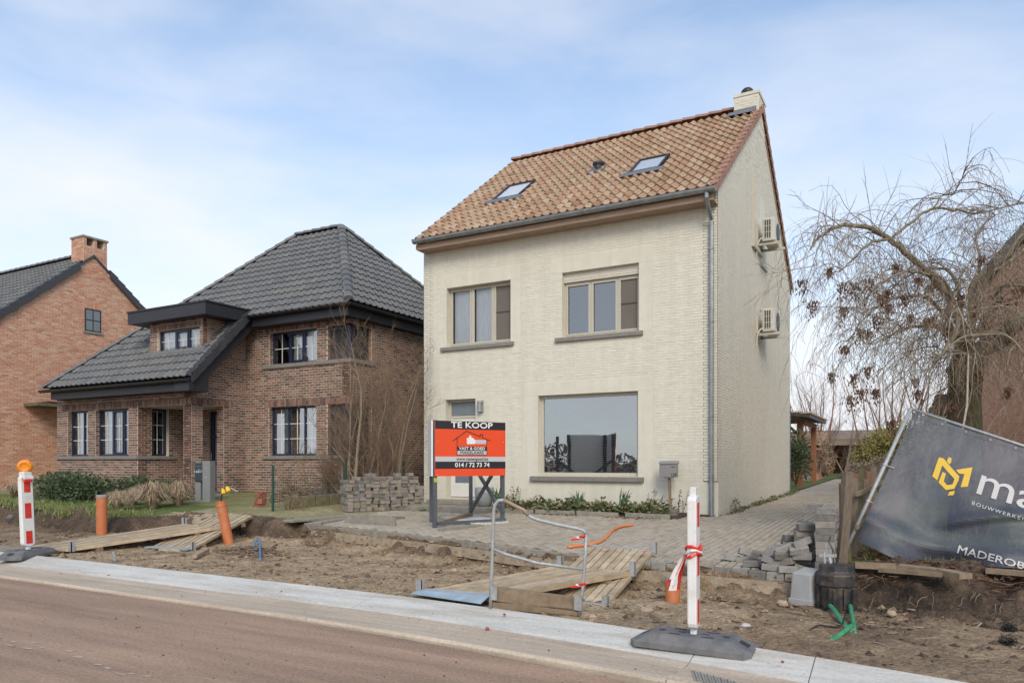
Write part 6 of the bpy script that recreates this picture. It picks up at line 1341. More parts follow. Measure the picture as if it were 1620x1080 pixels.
# drain grate in the channel
t = thing('drain_grate', (-1.1, 5.3, -.06), 'cast drain grate with slanted bars in the channel before the near beacon', 'drain')
g0 = at_z(1094, 1060, -.062); g1 = at_z(1178, 1082, -.062); gd = Vector((g1.x - g0.x, g1.y - g0.y, 0)); gl = gd.length; gd.normalize(); gn = Vector((gd.y, -gd.x, 0))
mb = MB(); q = [g0 - gd * .03 + gn * -.02, g0 + gd * (gl + .1) + gn * -.02, g0 + gd * (gl + .1) + gn * .26, g0 - gd * .03 + gn * .26]; mb.hexa([p - h * .06 for p in q] + [p + h * .004 for p in q]); mb.build('frame', M['concrete_gutter'], t, bevel=.005)
for k in range(8):
    p = g0 + gd * (gl * k / 8 + .01) + gn * .02; mb = MB(); s = gd * .022; e = gd * .17 + gn * .19; mb.hexa([p + h * .0041, p + s + h * .0041, p + s + e + h * .0041, p + e + h * .0041, p + h * .009, p + s + h * .009, p + s + e + h * .009, p + e + h * .009]); mb.build('slot', M['cap_grey'], t)
    mb = MB(); p = p + s * 1.15; s2 = gd * .02; mb.hexa([p + h * .0042, p + s2 + h * .0042, p + s2 + e + h * .0042, p + e + h * .0042, p + h * .016, p + s2 + h * .016, p + s2 + e + h * .016, p + e + h * .016]); mb.build('bar', M['concrete_old'], t)

# ------------------------------------------------------------------ stone letterbox of the brown house
c = Vector((-16.2, 12.75, 0)); c.z = surf(c.x, c.y); t = thing('mailbox', c, 'modern grey stone letterbox with dark front numbered 144 before the brown house', 'mailbox')
mF = Fr((c.x - .25, c.y - .1, 0), (1, .25)); z = c.z
mb = MB(); mF.box(mb, .27, .50, z, z + 1.04, -.22, .0); mb.build('pillar', M['mail_stone'], t, bevel=.008)
mb = MB(); mF.box(mb, .0, .17, z, z + 1.02, -.25, -.06); mb.build('pillar', M['mail_stone'], t, bevel=.008)
mb = MB(); mF.box(mb, .02, .265, z + .52, z + .99, -.24, -.015); mb.build('box', M['mail_dark'], t, bevel=.006)
mb = MB(); mF.box(mb, .02, .265, z + .895, z + .903, -.0148, -.012); mb.build('flap_line', M['mail_stone'], t)
mb = MB(); mF.box(mb, -.04, .54, z - .05, z + .03, -.30, .05); mb.build('foot', M['mail_stone'], t, bevel=.006)
put_text('144', .11, lambda a, b: mF.p(.08 + a, z + .76 + b, -.012), M['logo_white'], 'house_number', t, .01)
for k, w in enumerate((.03, .12, .10)):
    mb = MB(); mF.box(mb, .135, .135 + w, z + .82 - k * .035, z + .832 - k * .035, -.0148, -.012); mb.build('name_line', M['logo_white'], t)
for zz in (.86, .62): mb = MB(); mb.lathe([(.022, 0), (.022, .006)], mF.p(.39, z + zz, .0), 12, ax=mF.N); mb.build('button', M['galv'], t)

# ------------------------------------------------------------------ woody plants
def grow(mb, p, d, ln, r, lev, spread, m=0, segs=4, droop=0.0, kids=(3, 5), shrink=.62, tmin=.25, up=0.0, lean=None):
    pts = [p.copy()]; rad = [r]; d = d.normalized(); q = p.copy()
    for i in range(segs):
        d = (d + Vector((random.gauss(0, .10), random.gauss(0, .10), random.gauss(0, .07) + up - droop * (i + 1) / segs))).normalized()
        q = q + d * (ln / segs); pts.append(q.copy()); rad.append(r * (1 - .62 * (i + 1) / segs))
    mb.tube(pts, rad, 6 if r > .03 else (4 if r > .008 else 3), m, random.random(), cap=False)
    if lev <= 0: return
    for k in range(random.randint(*kids)):
        f = tmin + (1 - tmin) * random.random(); i = min(segs - 1, int(f * segs)); b = pts[i].lerp(pts[i + 1], f * segs - i)
        dd = (pts[i + 1] - pts[i]).normalized(); nd = (dd + rdir(-.4, .8) * spread).normalized()
        grow(mb, b, nd, ln * shrink * random.uniform(.7, 1.15), max(.0025, rad[i] * .55), lev - 1, spread, m, segs, droop, kids, shrink, tmin, up)
def shrub_tree(name, base, stems, label, cat, mat, mat2, group=None, lev=3, up=.10, kids=(4, 6), spread=.6):
    t = thing(name, base, label, cat, group); mb = MB(); mb2 = MB()
    for (dx, dy, hgt, r, lean) in stems:
        p = Vector(base) + Vector((dx, dy, -.05)); d = Vector((lean[0], lean[1], 1)).normalized(); pts = [p]; rad = [r]; q = p.copy(); n = 7; dd = d
        for i in range(n):
            dd = (dd + Vector((random.gauss(0, .08), random.gauss(0, .08), .04))).normalized(); q = q + dd * hgt / n; pts.append(q.copy()); rad.append(r * (1 - .88 * (i + 1) / n))
        mb.tube(pts, rad, 8, 0, random.random(), cap=False)
        for i in range(2, n + 1):
            for k in range(random.randint(*kids)):
                b = pts[i - 1].lerp(pts[i], random.random()); nd = (Vector((random.gauss(0, .8), random.gauss(0, .8), random.uniform(.5, 1.3)))).normalized()
                grow(mb2, b, nd, hgt * random.uniform(.14, .42) * (1.15 - i / n * .5), max(.005, rad[i] * .24), lev - 1, spread, 0, 4, 0, (3, 5), .6, .2, up)
    mb.build('trunk', mat, t, smooth=True); tag(mb2.build('twigs', mat2, t), kind='stuff')
    return t
random.seed(21)
shrub_tree('bare_tree', (-12.45, 13.9, .42), [(0, 0, 2.1, .042, (-.28, .05)), (.05, .08, 3.9, .05, (.02, .05)), (.22, .05, 4.1, .055, (.16, .02)), (-.05, .1, 3.8, .032, (-.10, .1)), (.3, .15, 3.6, .036, (.22, .1)), (.12, .05, 3.7, .03, (-.06, .0))], 'tall bare multi stemmed tree before the right corner of the brown house', 'tree', M['bark_grey'], M['twig_tan'], lev=3, kids=(3, 4), spread=.8)
shrub_tree('bare_tree', (-11.75, 14.9, .42), [(0, 0, 3.2, .055, (.02, 0)), (.05, 0, 3.1, .036, (.26, -.1)), (-.03, .05, 3.3, .036, (-.26, .1)), (.02, .05, 3.7, .034, (.14, .05)), (.02, .05, 3.4, .028, (-.1, .05))], 'shorter bushy bare tree between the brown house and the cream house', 'tree', M['bark_grey'], M['twig_tan'], lev=3, kids=(4, 5), spread=.8)
shrub_tree('bare_bush', (-13.1, 14.3, .5), [(random.gauss(0, .5), random.gauss(0, .25), random.uniform(.8, 1.5), .02, (random.gauss(0, .5), random.gauss(0, .4))) for k in range(16)], 'tangled low bare bush behind the green mesh fence', 'bush', M['twig_tan'], M['twig_tan'], lev=3, kids=(3, 5), spread=.9)
shrub_tree('bare_bush', (-12.2, 12.1, .38), [(random.gauss(0, .12), random.gauss(0, .12), random.uniform(.4, .8), .009, (random.gauss(0, .35), random.gauss(0, .3))) for k in range(9)], 'few thin upright bare shoots at the foot of the green mesh fence', 'bush', M['twig_tan'], M['twig_tan'], lev=1, kids=(0, 2))

shrub_tree('bare_bush', (-11.95, 14.5, .42), [(random.gauss(0, .4), random.gauss(0, .2), random.uniform(1.8, 3.2), .022, (random.gauss(0, .28), random.gauss(0, .2))) for k in range(13)], 'wide reddish mass of bare twigs behind the left paver heap', 'bush', M['twig_tan'], M['twig_red'], lev=2, kids=(3, 5), spread=.9)

# green mesh fence along the boundary
t = thing('mesh_fence', (-12.6, 11.8, .4), 'low green wire mesh fence with slim posts between the two front yards', 'fence')
FP = [Vector((-12.62, 11.75, 0)), Vector((-12.25, 13.7, 0)), Vector((-11.95, 15.6, 0)), Vector((-11.75, 17.6, 0))]
for i, p in enumerate(FP):
    z = surf(p.x, p.y); mb = MB(); mb.tube([(p.x, p.y, z - .2), (p.x, p.y, z + (1.02 if i == 0 else 1.05))], .03, 8); mb.build('post', M['fence_green'], t)
mb = MB()
for a, b in zip(FP[:-1], FP[1:]):
    za, zb_ = surf(a.x, a.y), surf(b.x, b.y); n = int((b - a).length / .055)
    for k in range(n + 1):
        p = a.lerp(b, k / n); z = za + (zb_ - za) * k / n; mb.tube([(p.x, p.y, z + .06), (p.x, p.y, z + .66)], .0032, 3, cap=False)
    for k in range(5): mb.tube([(a.x, a.y, za + .08 + k * .145), (b.x, b.y, zb_ + .08 + k * .145)], .0035, 3, cap=False)
mb.build('wire_mesh', M['fence_green'], t)
t = thing('low_wall', (-12.2, 13, .3), 'low mossy retaining wall under the green mesh fence', 'wall')
for k in range(10):
    a = FP[0].lerp(FP[2], k / 10 + .003) + Vector((.12, .25, 0)); b = FP[0].lerp(FP[2], (k + 1) / 10) + Vector((.12, .25, 0)); a.z = surf(a.x + .2, a.y) + .10; b.z = surf(b.x + .2, b.y) + .10
    mb = MB(); mb.bar(a, b, .12, .36); mb.build('stone', M['moss_stone'], t, bevel=.015)
mb = MB(); a = Vector((-15.2, 14.9, .62)); mb.hexa([a, a + Vector((2.1, -.05, 0)), a + Vector((2.2, .5, .1)), a + Vector((.1, .5, .1)), a + Vector((0, 0, .05)), a + Vector((2.1, -.05, .05)), a + Vector((2.2, .5, .15)), a + Vector((.1, .5, .15))]); tag(mb.build('cellar_lid', M['lead'], bevel=.01), 'flat grey sheet lid on the lawn under the lower window of the brown house', 'lid')
# brick gate stump at the dug edge
t = thing('brick_stump', (-12.75, 11.2, .3), 'broken stump of red bricks beside the green fence post', 'bricks'); c = at_z(414, 806, .38)
for k in range(5):
    for j in range(2):
        mb = MB(); p = c + Vector((-.10 + j * .13 + random.gauss(0, .02), random.gauss(0, .03), -.32 + k * .15)); R = Matrix.Rotation(random.gauss(0, .3), 3, 'Z') @ Matrix.Rotation(random.gauss(0, .2), 3, 'X')
        mb.hexa([p + R @ Vector(q) for q in [(-.055, -.1, 0), (.055, -.1, 0), (.055, .1, 0), (-.055, .1, 0), (-.055, -.1, .14), (.055, -.1, .14), (.055, .1, .14), (-.055, .1, .14)]], 0, random.random()); mb.build('brick', M['red_brick'], t, bevel=.01)
c = at_z(262, 836, .10); t = thing('concrete_rubble', c, 'broken pale concrete lump in the trench bank beside the left ramp', 'rubble'); mb = MB()
for i in range(14):
    for j in range(5):
        P = lambda a, b: Vector((c.x - .9 + 1.9 * a / 14, c.y + .35 + .02 * b, -.02 + .40 * b / 5)) + Vector((0, .30 * (b / 5) ** 1.5 + .10 * noise.noise((a * .5, b * .6, 3)) - .12 * math.sin(math.pi * a / 14), .05 * noise.noise((a * .7, b * .9, 7))))
        mb.poly([P(i, j), P(i + 1, j), P(i + 1, j + 1), P(i, j + 1)])
mb.build('lump', M['footing'], t, smooth=True)

# ------------------------------------------------------------------ planting before the brown house
def leafy(name, blobs, n, lw, mat, label, cat, group=None, zmin=None, dens=1, surf_only=.55):
    """leaf faces spread through overlapping ellipsoids, on real twigs"""
    b0 = blobs[0]; t = thing(name, (b0[0][0], b0[0][1], b0[0][2] - b0[1][2]), label, cat, group); mb = MB(); tw = MB()
    tot = sum(b[1][0] * b[1][1] * b[1][2] for b in blobs)
    for (c, r) in blobs:
        k = int(n * r[0] * r[1] * r[2] / tot)
        for i in range(k):
            d = rdir(-.55, 1); q = random.random() ** surf_only; q *= 1 + .22 * noise.noise((d.x * 2.3 + c[0], d.y * 2.3 + c[1], d.z * 2.3))
            p = Vector((c[0] + d.x * r[0] * q, c[1] + d.y * r[1] * q, c[2] + d.z * r[2] * q))
            if zmin is not None and p.z < zmin: continue
            leaf_quad(mb, p, (d + rdir() * .9), rdir(), lw * random.uniform(.5, 1.1), lw * random.uniform(1.2, 2.4), 0, min(1, max(0, random.gauss(.5, .22) + .25 * noise.noise(p * 2.2))), random.uniform(-.2, .2))
        for i in range(max(6, k // 90)):
            d = rdir(-.1, 1); b = Vector((c[0], c[1], c[2] - r[2] * .8)); e = Vector((c[0] + d.x * r[0] * .9, c[1] + d.y * r[1] * .9, c[2] + d.z * r[2] * .9)); tw.tube([b, b.lerp(e, .5) + rdir() * .05, e], [.014, .01, .005], 4, 0, .3, cap=False)
    mb.build('crown', mat, t); tw.build('branches', M['bark_trunk'], t); return t
gY = lambda x, y: surf(x, y)
leafy('laurel_shrub', [((-22.0, 12.45, .80), (.8, .7, .42)), ((-22.8, 12.6, .75), (.6, .6, .35)), ((-21.4, 12.2, .72), (.6, .55, .36))], 3000, .055, M['laurel'], 'dark evergreen shrub at the left end of the bed under the narrow window', 'shrub', 'evergreen shrubs')
leafy('laurel_shrub', [((-20.1, 11.6, .74), (1.0, .8, .46)), ((-19.2, 11.7, .72), (.8, .7, .40))], 4200, .055, M['laurel'], 'widest dark evergreen shrub in the middle of the bed behind the upright orange pipe', 'shrub', 'evergreen shrubs')
leafy('laurel_shrub', [((-18.4, 12.5, .74), (.9, .6, .38)), ((-17.4, 12.7, .72), (.7, .5, .32))], 2600, .055, M['laurel'], 'evergreen shrub at the right end of the bed before the porch pillar', 'shrub', 'evergreen shrubs')
def tuft(c, r, h, n, label):
    t = thing('straw_grass', c, label, 'ornamental grass', 'tufts of dry ornamental grass'); mb = MB(); c = Vector(c)
    for i in range(n):
        a = random.uniform(0, 6.283); p0 = c + Vector((math.cos(a), math.sin(a), 0)) * r * .18 * random.random()
        le = h * random.uniform(.45, 1.25); o = random.uniform(.05, 1.25); D = Vector((math.cos(a), math.sin(a), 0)); p1 = p0 + D * r * .28 * o + Vector((0, 0, le * .62)); p2 = p0 + D * r * .65 * o + Vector((0, 0, le * (1 - .15 * o))); p3 = p0 + D * r * (1.05 * o) + Vector((0, 0, le * (1.12 - .62 * o)))
        s = Vector((-D.y, D.x, 0)) * .0042; tt = random.random(); mb.poly([p0 - s, p0 + s, p1 + s, p1 - s], 0, tt); mb.poly([p1 - s, p1 + s, p2 + s, p2 - s], 0, tt); mb.poly([p2 - s, p2 + s, p3], 0, tt)
    mb.build('blades', M['straw'], t)
for (px, py, zz, r, h, lab) in ((242, 803, .42, .62, .42, 'largest dry straw grass tuft left of the stone letterbox'), (282, 800, .43, .5, .40, 'dry straw grass tuft right beside the stone letterbox'), (186, 806, .40, .42, .30, 'small straw grass tuft right of the upright orange pipe'), (210, 800, .42, .40, .28, 'low straw tuft between the pipe and the largest tuft'),
                                (78, 790, .46, .5, .30, 'straw grass tuft behind the lamp beacon'), (28, 788, .48, .55, .28, 'straw grass tuft at the left picture edge'), (306, 785, .46, .4, .42, 'tall straw tuft behind the stone letterbox'), (50, 782, .5, .5, .25, 'faint straw tuft by the foot of the orange gable')):
    c = at_z(px, py, zz); c.z = surf(c.x, c.y); tuft(c, r * .86, h * 1.3, 900, lab)
mb = MB()                                                           # bright grass on the lip of the trench bank and other verges
def blades(x, y, z, n, h, spr=.05):
    for i in range(n):
        p = Vector((x + random.gauss(0, spr), y + random.gauss(0, spr), z - .01)); a = random.uniform(0, 6.283); o = random.uniform(.1, .7) * h; q = p + Vector((math.cos(a) * o, math.sin(a) * o, h * random.uniform(.5, 1.1))); s = Vector((-math.sin(a), math.cos(a), 0)) * .007
        mb.poly([p - s, p + s, q], 0, random.random())
for i in range(1100):
    x = random.uniform(-24, -14.7); e = edge(x); k = noise.noise((x * 1.3, 2, 0)); y = e[0] + abs(random.gauss(.15, .45 + .3 * k)) - .05
    if noise.noise((x * 1.7, y * 1.2, 6)) > -.28: blades(x, y, surf(x, y) + .01, 9, random.uniform(.05, .13))
for i in range(120): x = random.uniform(-22, -15); e = edge(x); y = e[0] - random.uniform(.05, .22); blades(x, y, surf(x, y) + .03, 8, random.uniform(.08, .16), .03)
for (px, py, zz) in ((80, 833, .0), (1390, 880, .28), (1500, 897, .28), (1590, 890, .28), (1380, 893, .25), (1602, 893, .28), (1480, 900, .27)):
    for k in range(6): c = at_z(px + random.gauss(0, 12), py + random.gauss(0, 2), zz); blades(c.x, c.y, surf(c.x, c.y), 9, random.uniform(.06, .16), .04)
for i in range(900):
    x = random.uniform(-17, -12.6); y = random.uniform(11.3, 15.2)
    if noise.noise((x * .9, y * .9, 1)) > .12 or y > 14.3: blades(x, y, surf(x, y), 5, random.uniform(.02, .05), .06)
for i in range(160): x = random.uniform(-.6, 3); y = random.uniform(10.0, 14); blades(x, y, surf(x, y), 6, random.uniform(.06, .2), .08)
for i in range(500): x = random.uniform(-3.2, -1.1); y = random.uniform(38.6, 46); blades(x, y, surf(x, y), 8, random.uniform(.06, .16), .12)
tag(mb.build('grass', M['blade']), kind='stuff')
mb = MB()                                                           # heaps of dry cuttings
def cuttings(cx, cy, rx, ry, h, n, tt=(0, 1)):
    for i in range(n):
        a = random.uniform(0, 6.283); q = math.sqrt(random.random()); x, y = cx + rx * q * math.cos(a), cy + ry * q * math.sin(a); z = surf(x, y) + h * (1 - q * q) * random.random() + .01
        d = rdir(-.25, .3) * random.uniform(.08, .24); p = Vector((x, y, z)); mb.tube([p - d * .5, p + rdir() * .012, p + d * .5], [.008, .007, .004], 3, 0, random.uniform(*tt), cap=False)
c = at_z(470, 800, .36); cuttings(c.x, c.y - .1, .85, .5, .34, 1700); cuttings(c.x + .35, c.y - .55, .6, .35, .18, 700)
c = at_z(398, 872, -.02); cuttings(c.x, c.y, .75, .35, .12, 700, (0, .6))
c = at_z(500, 792, .38); cuttings(c.x, c.y, .9, .35, .05, 300)
for k in range(260): x = random.uniform(-13, .8); y = random.uniform(6.8, 9.2); cuttings(x, y, .02, .02, .01, 1)
tag(mb.build('dry_cuttings', M['brown_leaf']), kind='stuff')
mb = MB()
for k in range(130): x = random.uniform(-.6, 2); y = random.uniform(9.3, 11.2); cuttings(x, y, .3, .2, .05, 6)
for k in range(700): x = random.uniform(-.6, 2.2); y = random.uniform(9.5, 11); leaf_quad(mb, Vector((x, y, surf(x, y) + .02 + .03 * random.random())), rdir(-.2, .4), rdir(.2, 1), .04, .07, 0, random.random(), .2)
tag(mb.build('bank_debris', M['dead_leaf']), kind='stuff')
mb = MB()                                                           # roots hanging from the dug right bank
for k in range(75):
    x = random.uniform(-.6, 2.0); e = edge(x); f = random.uniform(.1, 1.0); y = e[2] + (e[0] - e[2]) * f; p = Vector((x, y, surf(x, y) + .02)); pts = [p]; d = Vector((random.gauss(0, .6), -1, random.uniform(-.2, .5))); ln = random.uniform(.1, .42)
    for i in range(5): d = (d + Vector((random.gauss(0, .35), random.gauss(0, .2), -.35))).normalized(); pts.append(pts[-1] + d * ln / 5); pts[-1].z = max(pts[-1].z, surf(pts[-1].x, pts[-1].y) + .008)
    r0 = random.uniform(.002, .0055); mb.tube(pts, [r0, r0 * .9, r0 * .8, r0 * .6, r0 * .5, r0 * .3], 4, 0, random.random(), cap=False)
tag(mb.build('roots', M['twig_grey']), kind='stuff')
mb = MB()                                                           # clods and gravel on the trench floor
for k in range(6500):
    x = random.uniform(-16, 1.6); e = edge(x); yk = 6.7 + koff(x); y = e[2] + .08 - abs(random.gauss(0, .22)) if random.random() < .6 else random.uniform(yk, e[2])
    if y < yk: continue
    r = abs(random.gauss(0, .015)) + .004 + (.045 * random.random() ** 5); z = surf(x, y); sq = random.uniform(.5, .9); V0 = [Vector((x + r * math.cos(a) * random.uniform(.7, 1.2), y + r * math.sin(a) * random.uniform(.7, 1.2), z + random.uniform(-.004, .006))) for a in [i * 1.2566 for i in range(5)]]; tp = Vector((x + random.gauss(0, r * .2), y, z + r * sq)); tt = min(1, max(0, random.gauss(.5, .2) - (.2 if x > -.8 or x < -13 else 0)))
    for i in range(5): mb.poly([V0[i], V0[(i + 1) % 5], tp], 0, tt)
tag(mb.build('clods', M['soil']), kind='stuff')
def stone(px, py, zz, r, mat, label):
    c = at_z(px, py, zz); mb = MB(); seg, rings = 9, 5
    for i in range(rings):
        for j in range(seg):
            P = lambda a, b: c + Vector((math.cos(b * 6.283 / seg) * math.sin(math.pi * a / rings), math.sin(b * 6.283 / seg) * math.sin(math.pi * a / rings), -.7 * math.cos(math.pi * a / rings) + .3)) * r * (1 + .3 * noise.noise((math.cos(b * 6.283 / seg) * 1.3 + px, math.sin(b * 6.283 / seg) * 1.3, a)))
            mb.poly([P(i, j), P(i, j + 1), P(i + 1, j + 1), P(i + 1, j)])
    return tag(mb.build('stone', mat), label, 'stone')
stone(1023, 970, -.09, .075, M['stone'], 'largest tan stone lying in the soil left of the near beacon'); stone(1001, 975, -.08, .03, M['red_brick'], 'orange brick chip beside the largest tan stone'); stone(1180, 994, -.08, .055, M['logo_white'], 'whitish lump lying in the soil right of the near beacon')
stone(1150, 988, -.08, .05, M['stone'], 'small tan stone just right of the near beacon foot'); stone(1238, 957, -.09, .06, M['stone'], 'stone by the foot of the trench wall left of the grey box'); stone(1410, 972, -.08, .05, M['stone'], 'flat pale stone in the soil right of the meter pit'); stone(1238, 1047, .0, .014, M['red_brick'], 'tiny red chip on the kerb right of the near beacon')
stone(798, 972, .0, .016, M['red_brick'], 'red chip on the kerb before the handrail'); stone(771, 995, -.08, .022, M['red_brick'], 'red chip in the channel below the handrail'); stone(172, 911, -.08, .022, M['red_brick'], 'red chip in the channel near the lamp beacon'); stone(938, 978, -.04, .045, M['stone'], 'grey tan stone right of the handrail foot'); stone(20, 822, .12, .13, M['rubber'], 'dark stone stuck in the bank at the left picture edge')
a, b = at_z(308, 882, -.0), at_z(328, 872, .0); mb = MB(); mb.bar(a + Vector((0, 0, .02)), b + Vector((0, 0, .03)), .07, .05); tag(mb.build('timber_offcut', M['fascia_wood']), 'short reddish timber offcut lying on the sand left of the leaning pipe', 'timber')
a, b = at_z(252, 871, .0), at_z(285, 872, .0); mb = MB(); mb.bar(a + Vector((0, 0, .02)), b + Vector((0, 0, .02)), .035, .03); tag(mb.build('lath', M['deck_wood']), 'thin pale lath lying on the sand under the left ramp', 'timber')
a, b = at_z(1445, 1010, -.09), at_z(1522, 1016, -.09); mb = MB(); mb.tube([a, a.lerp(b, .5) + Vector((0, .02, .02)), b], [.008, .014, .006], 6); tag(mb.build('stick', M['twig_tan']), 'pale stick lying on the soil at the lower right', 'stick')
for k, (px, py, r) in enumerate(((1597, 997, .075), (1594, 1019, .085))):
    mb = MB(); c = at_z(px, py, -.11)
    for i in range(700): d = rdir(-.3, 1); leaf_quad(mb, c + d * r * random.random() ** .4, rdir(), rdir(), .010, .018, 0, .05)
    tag(mb.build('root_ball', M['cable_black']), ('upper' if k == 0 else 'lower') + ' black earthy root clump at the right edge of the trench', 'root clump')
# weathered boards on the right bank
for i, (P, w, th, lab) in enumerate((([(1352, 893), (1420, 896), (1490, 904), (1528, 911)], .16, .06, 'long weathered board lying along the lip of the right bank'), ([(1390, 901), (1445, 905), (1490, 909)], .08, .04, 'thinner stick-like board just below the long weathered board'), ([(1560, 902), (1600, 905), (1660, 910)], .12, .05, 'weathered board end at the right picture edge on the bank'))):
    pts = [at_z(x, y, .31) for x, y in P]; mb = MB()
    for a, b in zip(pts[:-1], pts[1:]): mb.bar(a, b, w, th, t=random.random())
    tag(mb.build('old_board', M['old_wood']), lab, 'board')

# ------------------------------------------------------------------ palisade along the drive
t = thing('palisade_fence', (-.8, 10, .3), 'weathered wooden palisade running back along the right side of the drive', 'fence')
for k in range(60):
    y = 9.62 + k * .23; x = -.84 + .010 * k + random.gauss(0, .02); zb_ = surf(x - .2, y) - .1; hh = random.uniform(1.02, 1.22) + (.06 if k < 2 else 0); w = random.uniform(.045, .075); lx, ly = random.gauss(0, .03), random.gauss(0, .03)
    if k == 0: x = -.87; lx = .10
    tt = [.1, .7, 1, .2, .4][k % 5]; mb = MB(); p0 = Vector((x, y, zb_)); p1 = Vector((x + lx, y + ly, zb_ + hh)); mb.tube([p0, p0.lerp(p1, .5) + rdir() * .008, p1], [w, w * .97, w * .9], 7, 0, tt); mb.build('stake', M['pale_cfence'], t)
mb = MB()
for z in (.45, .85): mb.bar((-.70, 9.9, surf(-.9, 9.9) + z), (-.16, 23, surf(-.9, 23) + z), .03, .05)
mb.build('rail', M['old_wood'], t)

# ------------------------------------------------------------------ tipped site fence with the printed banner
bm_ = bpy.data.materials.new('banner_fabric'); bm_.use_nodes = True; nt = bm_.node_tree; N = nt.nodes; L = nt.links; b = N['Principled BSDF']; b.inputs['Roughness'].default_value = .48; b.inputs['Specular IOR Level'].default_value = .55
ge = N.new('ShaderNodeNewGeometry'); nz = N.new('ShaderNodeTexNoise'); nz.inputs['Scale'].default_value = 2.2; nz.inputs['Detail'].default_value = 5; L.new(ge.outputs['Position'], nz.inputs['Vector'])
ra = N.new('ShaderNodeValToRGB'); ra.color_ramp.elements[0].position = .35; ra.color_ramp.elements[0].color = (.040, .050, .078, 1); ra.color_ramp.elements[1].position = .68; ra.color_ramp.elements[1].color = (.092, .099, .128, 1); L.new(nz.outputs['Fac'], ra.inputs['Fac']); L.new(ra.outputs[0], b.inputs['Base Color'])
wv = N.new('ShaderNodeTexNoise'); wv.inputs['Scale'].default_value = 7; wv.inputs['Detail'].default_value = 3; L.new(ge.outputs['Position'], wv.inputs['Vector']); bp = N.new('ShaderNodeBump'); bp.inputs['Strength'].default_value = .35; bp.inputs['Distance'].default_value = .03; L.new(wv.outputs['Fac'], bp.inputs['Height']); L.new(bp.outputs[0], b.inputs['Normal'])
trn = N.new('ShaderNodeBsdfTransparent'); mxs_ = N.new('ShaderNodeMixShader'); mxs_.inputs[0].default_value = .27; L.new(b.outputs[0], mxs_.inputs[1]); L.new(trn.outputs[0], mxs_.inputs[2]); L.new(mxs_.outputs[0], N['Material Output'].inputs['Surface'])
c00 = at_d(1356, 852, 9.0); c01 = at_d(1446, 652, 9.35); c11 = at_d(1800, 768, 8.2); c10 = at_d(1790, 905, 7.75)
def ban(s, v):
    """banner surface: s along, v up"""
    bot = c00.lerp(c10, s); top = c01.lerp(c11, s); p = bot.lerp(top, v)
    sag = -.28 * math.exp(-((s - .27) / .20) ** 2) * (1 - v) ** 1.6           # the lower edge bellies downwards
    p = p + Vector((0, 0, sag * .62 - .10 * math.sin(math.pi * min(1, s * 1.0)) * (1 - v)))
    n = Vector((-.12, -.98, .1)); w = 0.0
    w += .05 * math.sin((s * 9 + v * 4.5) * 1.3) * (1 - v) ** 1.3 * .9
    w += .035 * noise.noise((s * 6, v * 3, 1.0)) * (1.1 - v)
    fold = (v - .33 - .42 * (s - .32)); w += .055 * math.exp(-(fold / .045) ** 2) * (1 if s > .25 else 0) * sm((s - .25) / .1)
    fold2 = (v - .16 + .10 * (s - .1)); w += .05 * math.exp(-(fold2 / .05) ** 2) * (1 - sm((s - .45) / .3))
    w += .09 * math.exp(-((v - .0) / .12) ** 2) * math.sin(s * 14)
    return p + n * w
t = thing('site_fence', (-.8, 9.9, .28), 'tipped over building site fence panel of grey steel tube at the right', 'fence')
mb = MB(); o = Vector((0, .03, 0)); a = at_d(1336, 874, 9.0); b_ = at_d(1441, 646, 9.35); mb.tube([a, a.lerp(b_, .5), b_], .024, 12); mb.build('end_tube', M['galv'], t, smooth=True)
mb = MB(); b2 = at_d(1810, 768, 8.15); mb.tube([b_ + o, b_.lerp(b2, .5) + o, b2 + o], .018, 10); mb.build('top_tube', M['galv'], t, smooth=True)
mb = MB(); a2 = at_d(1490, 889, 8.9); b3 = at_d(1800, 893, 8.1); mb.tube([a2, a2.lerp(b3, .5), b3], .02, 10); mb.build('bottom_tube', M['galv'], t, smooth=True)
for f in (.35, .6):
    p = a.lerp(b_, f); mb = MB(); mb.lathe([(.03, -.015), (.03, .015)], p, 10, ax=(b_ - a)); mb.tube([p, p + Vector((.10, .0, -.04))], .006, 5); mb.build('clamp', M['galv'], t)
mb = MB(); nsx, nsy = 90, 54
for i in range(nsx):
    for j in range(nsy):
        P = lambda a, b: ban(a / nsx, b / nsy)
        mb.poly([P(i, j), P(i + 1, j), P(i + 1, j + 1), P(i, j + 1)])
bt_ = thing('printed_banner', c00, 'dark grey printed fabric banner with a yellow hexagon logo stretched on the tipped site fence', 'banner')
mb.build('fabric', bm_, bt_, smooth=True)
mb = MB()
for (f0, f1, g0, g1) in ((.0, 1, .965, 1.0), (0, .012, 0, 1)):
    n = 60
    for i in range(n):
        q = lambda a, b: ban(f0 + (f1 - f0) * a, g0 + (g1 - g0) * b) + Vector((0, -.004, 0))
        if f1 - f0 > .5: mb.poly([q(i / n, 0), q((i + 1) / n, 0), q((i + 1) / n, 1), q(i / n, 1)])
        else: mb.poly([q(0, i / n), q(1, i / n), q(1, (i + 1) / n), q(0, (i + 1) / n)])
mb.build('hem', bm_, bt_, smooth=True)
for i in range(9):
    p = ban(.03 + i * .115, .982); mb = MB(); mb.lathe([(.012, 0), (.012, .006)], p + Vector((0, -.006, 0)), 8, ax=(0, -1, 0)); mb.build('eyelet', M['galv'], bt_)
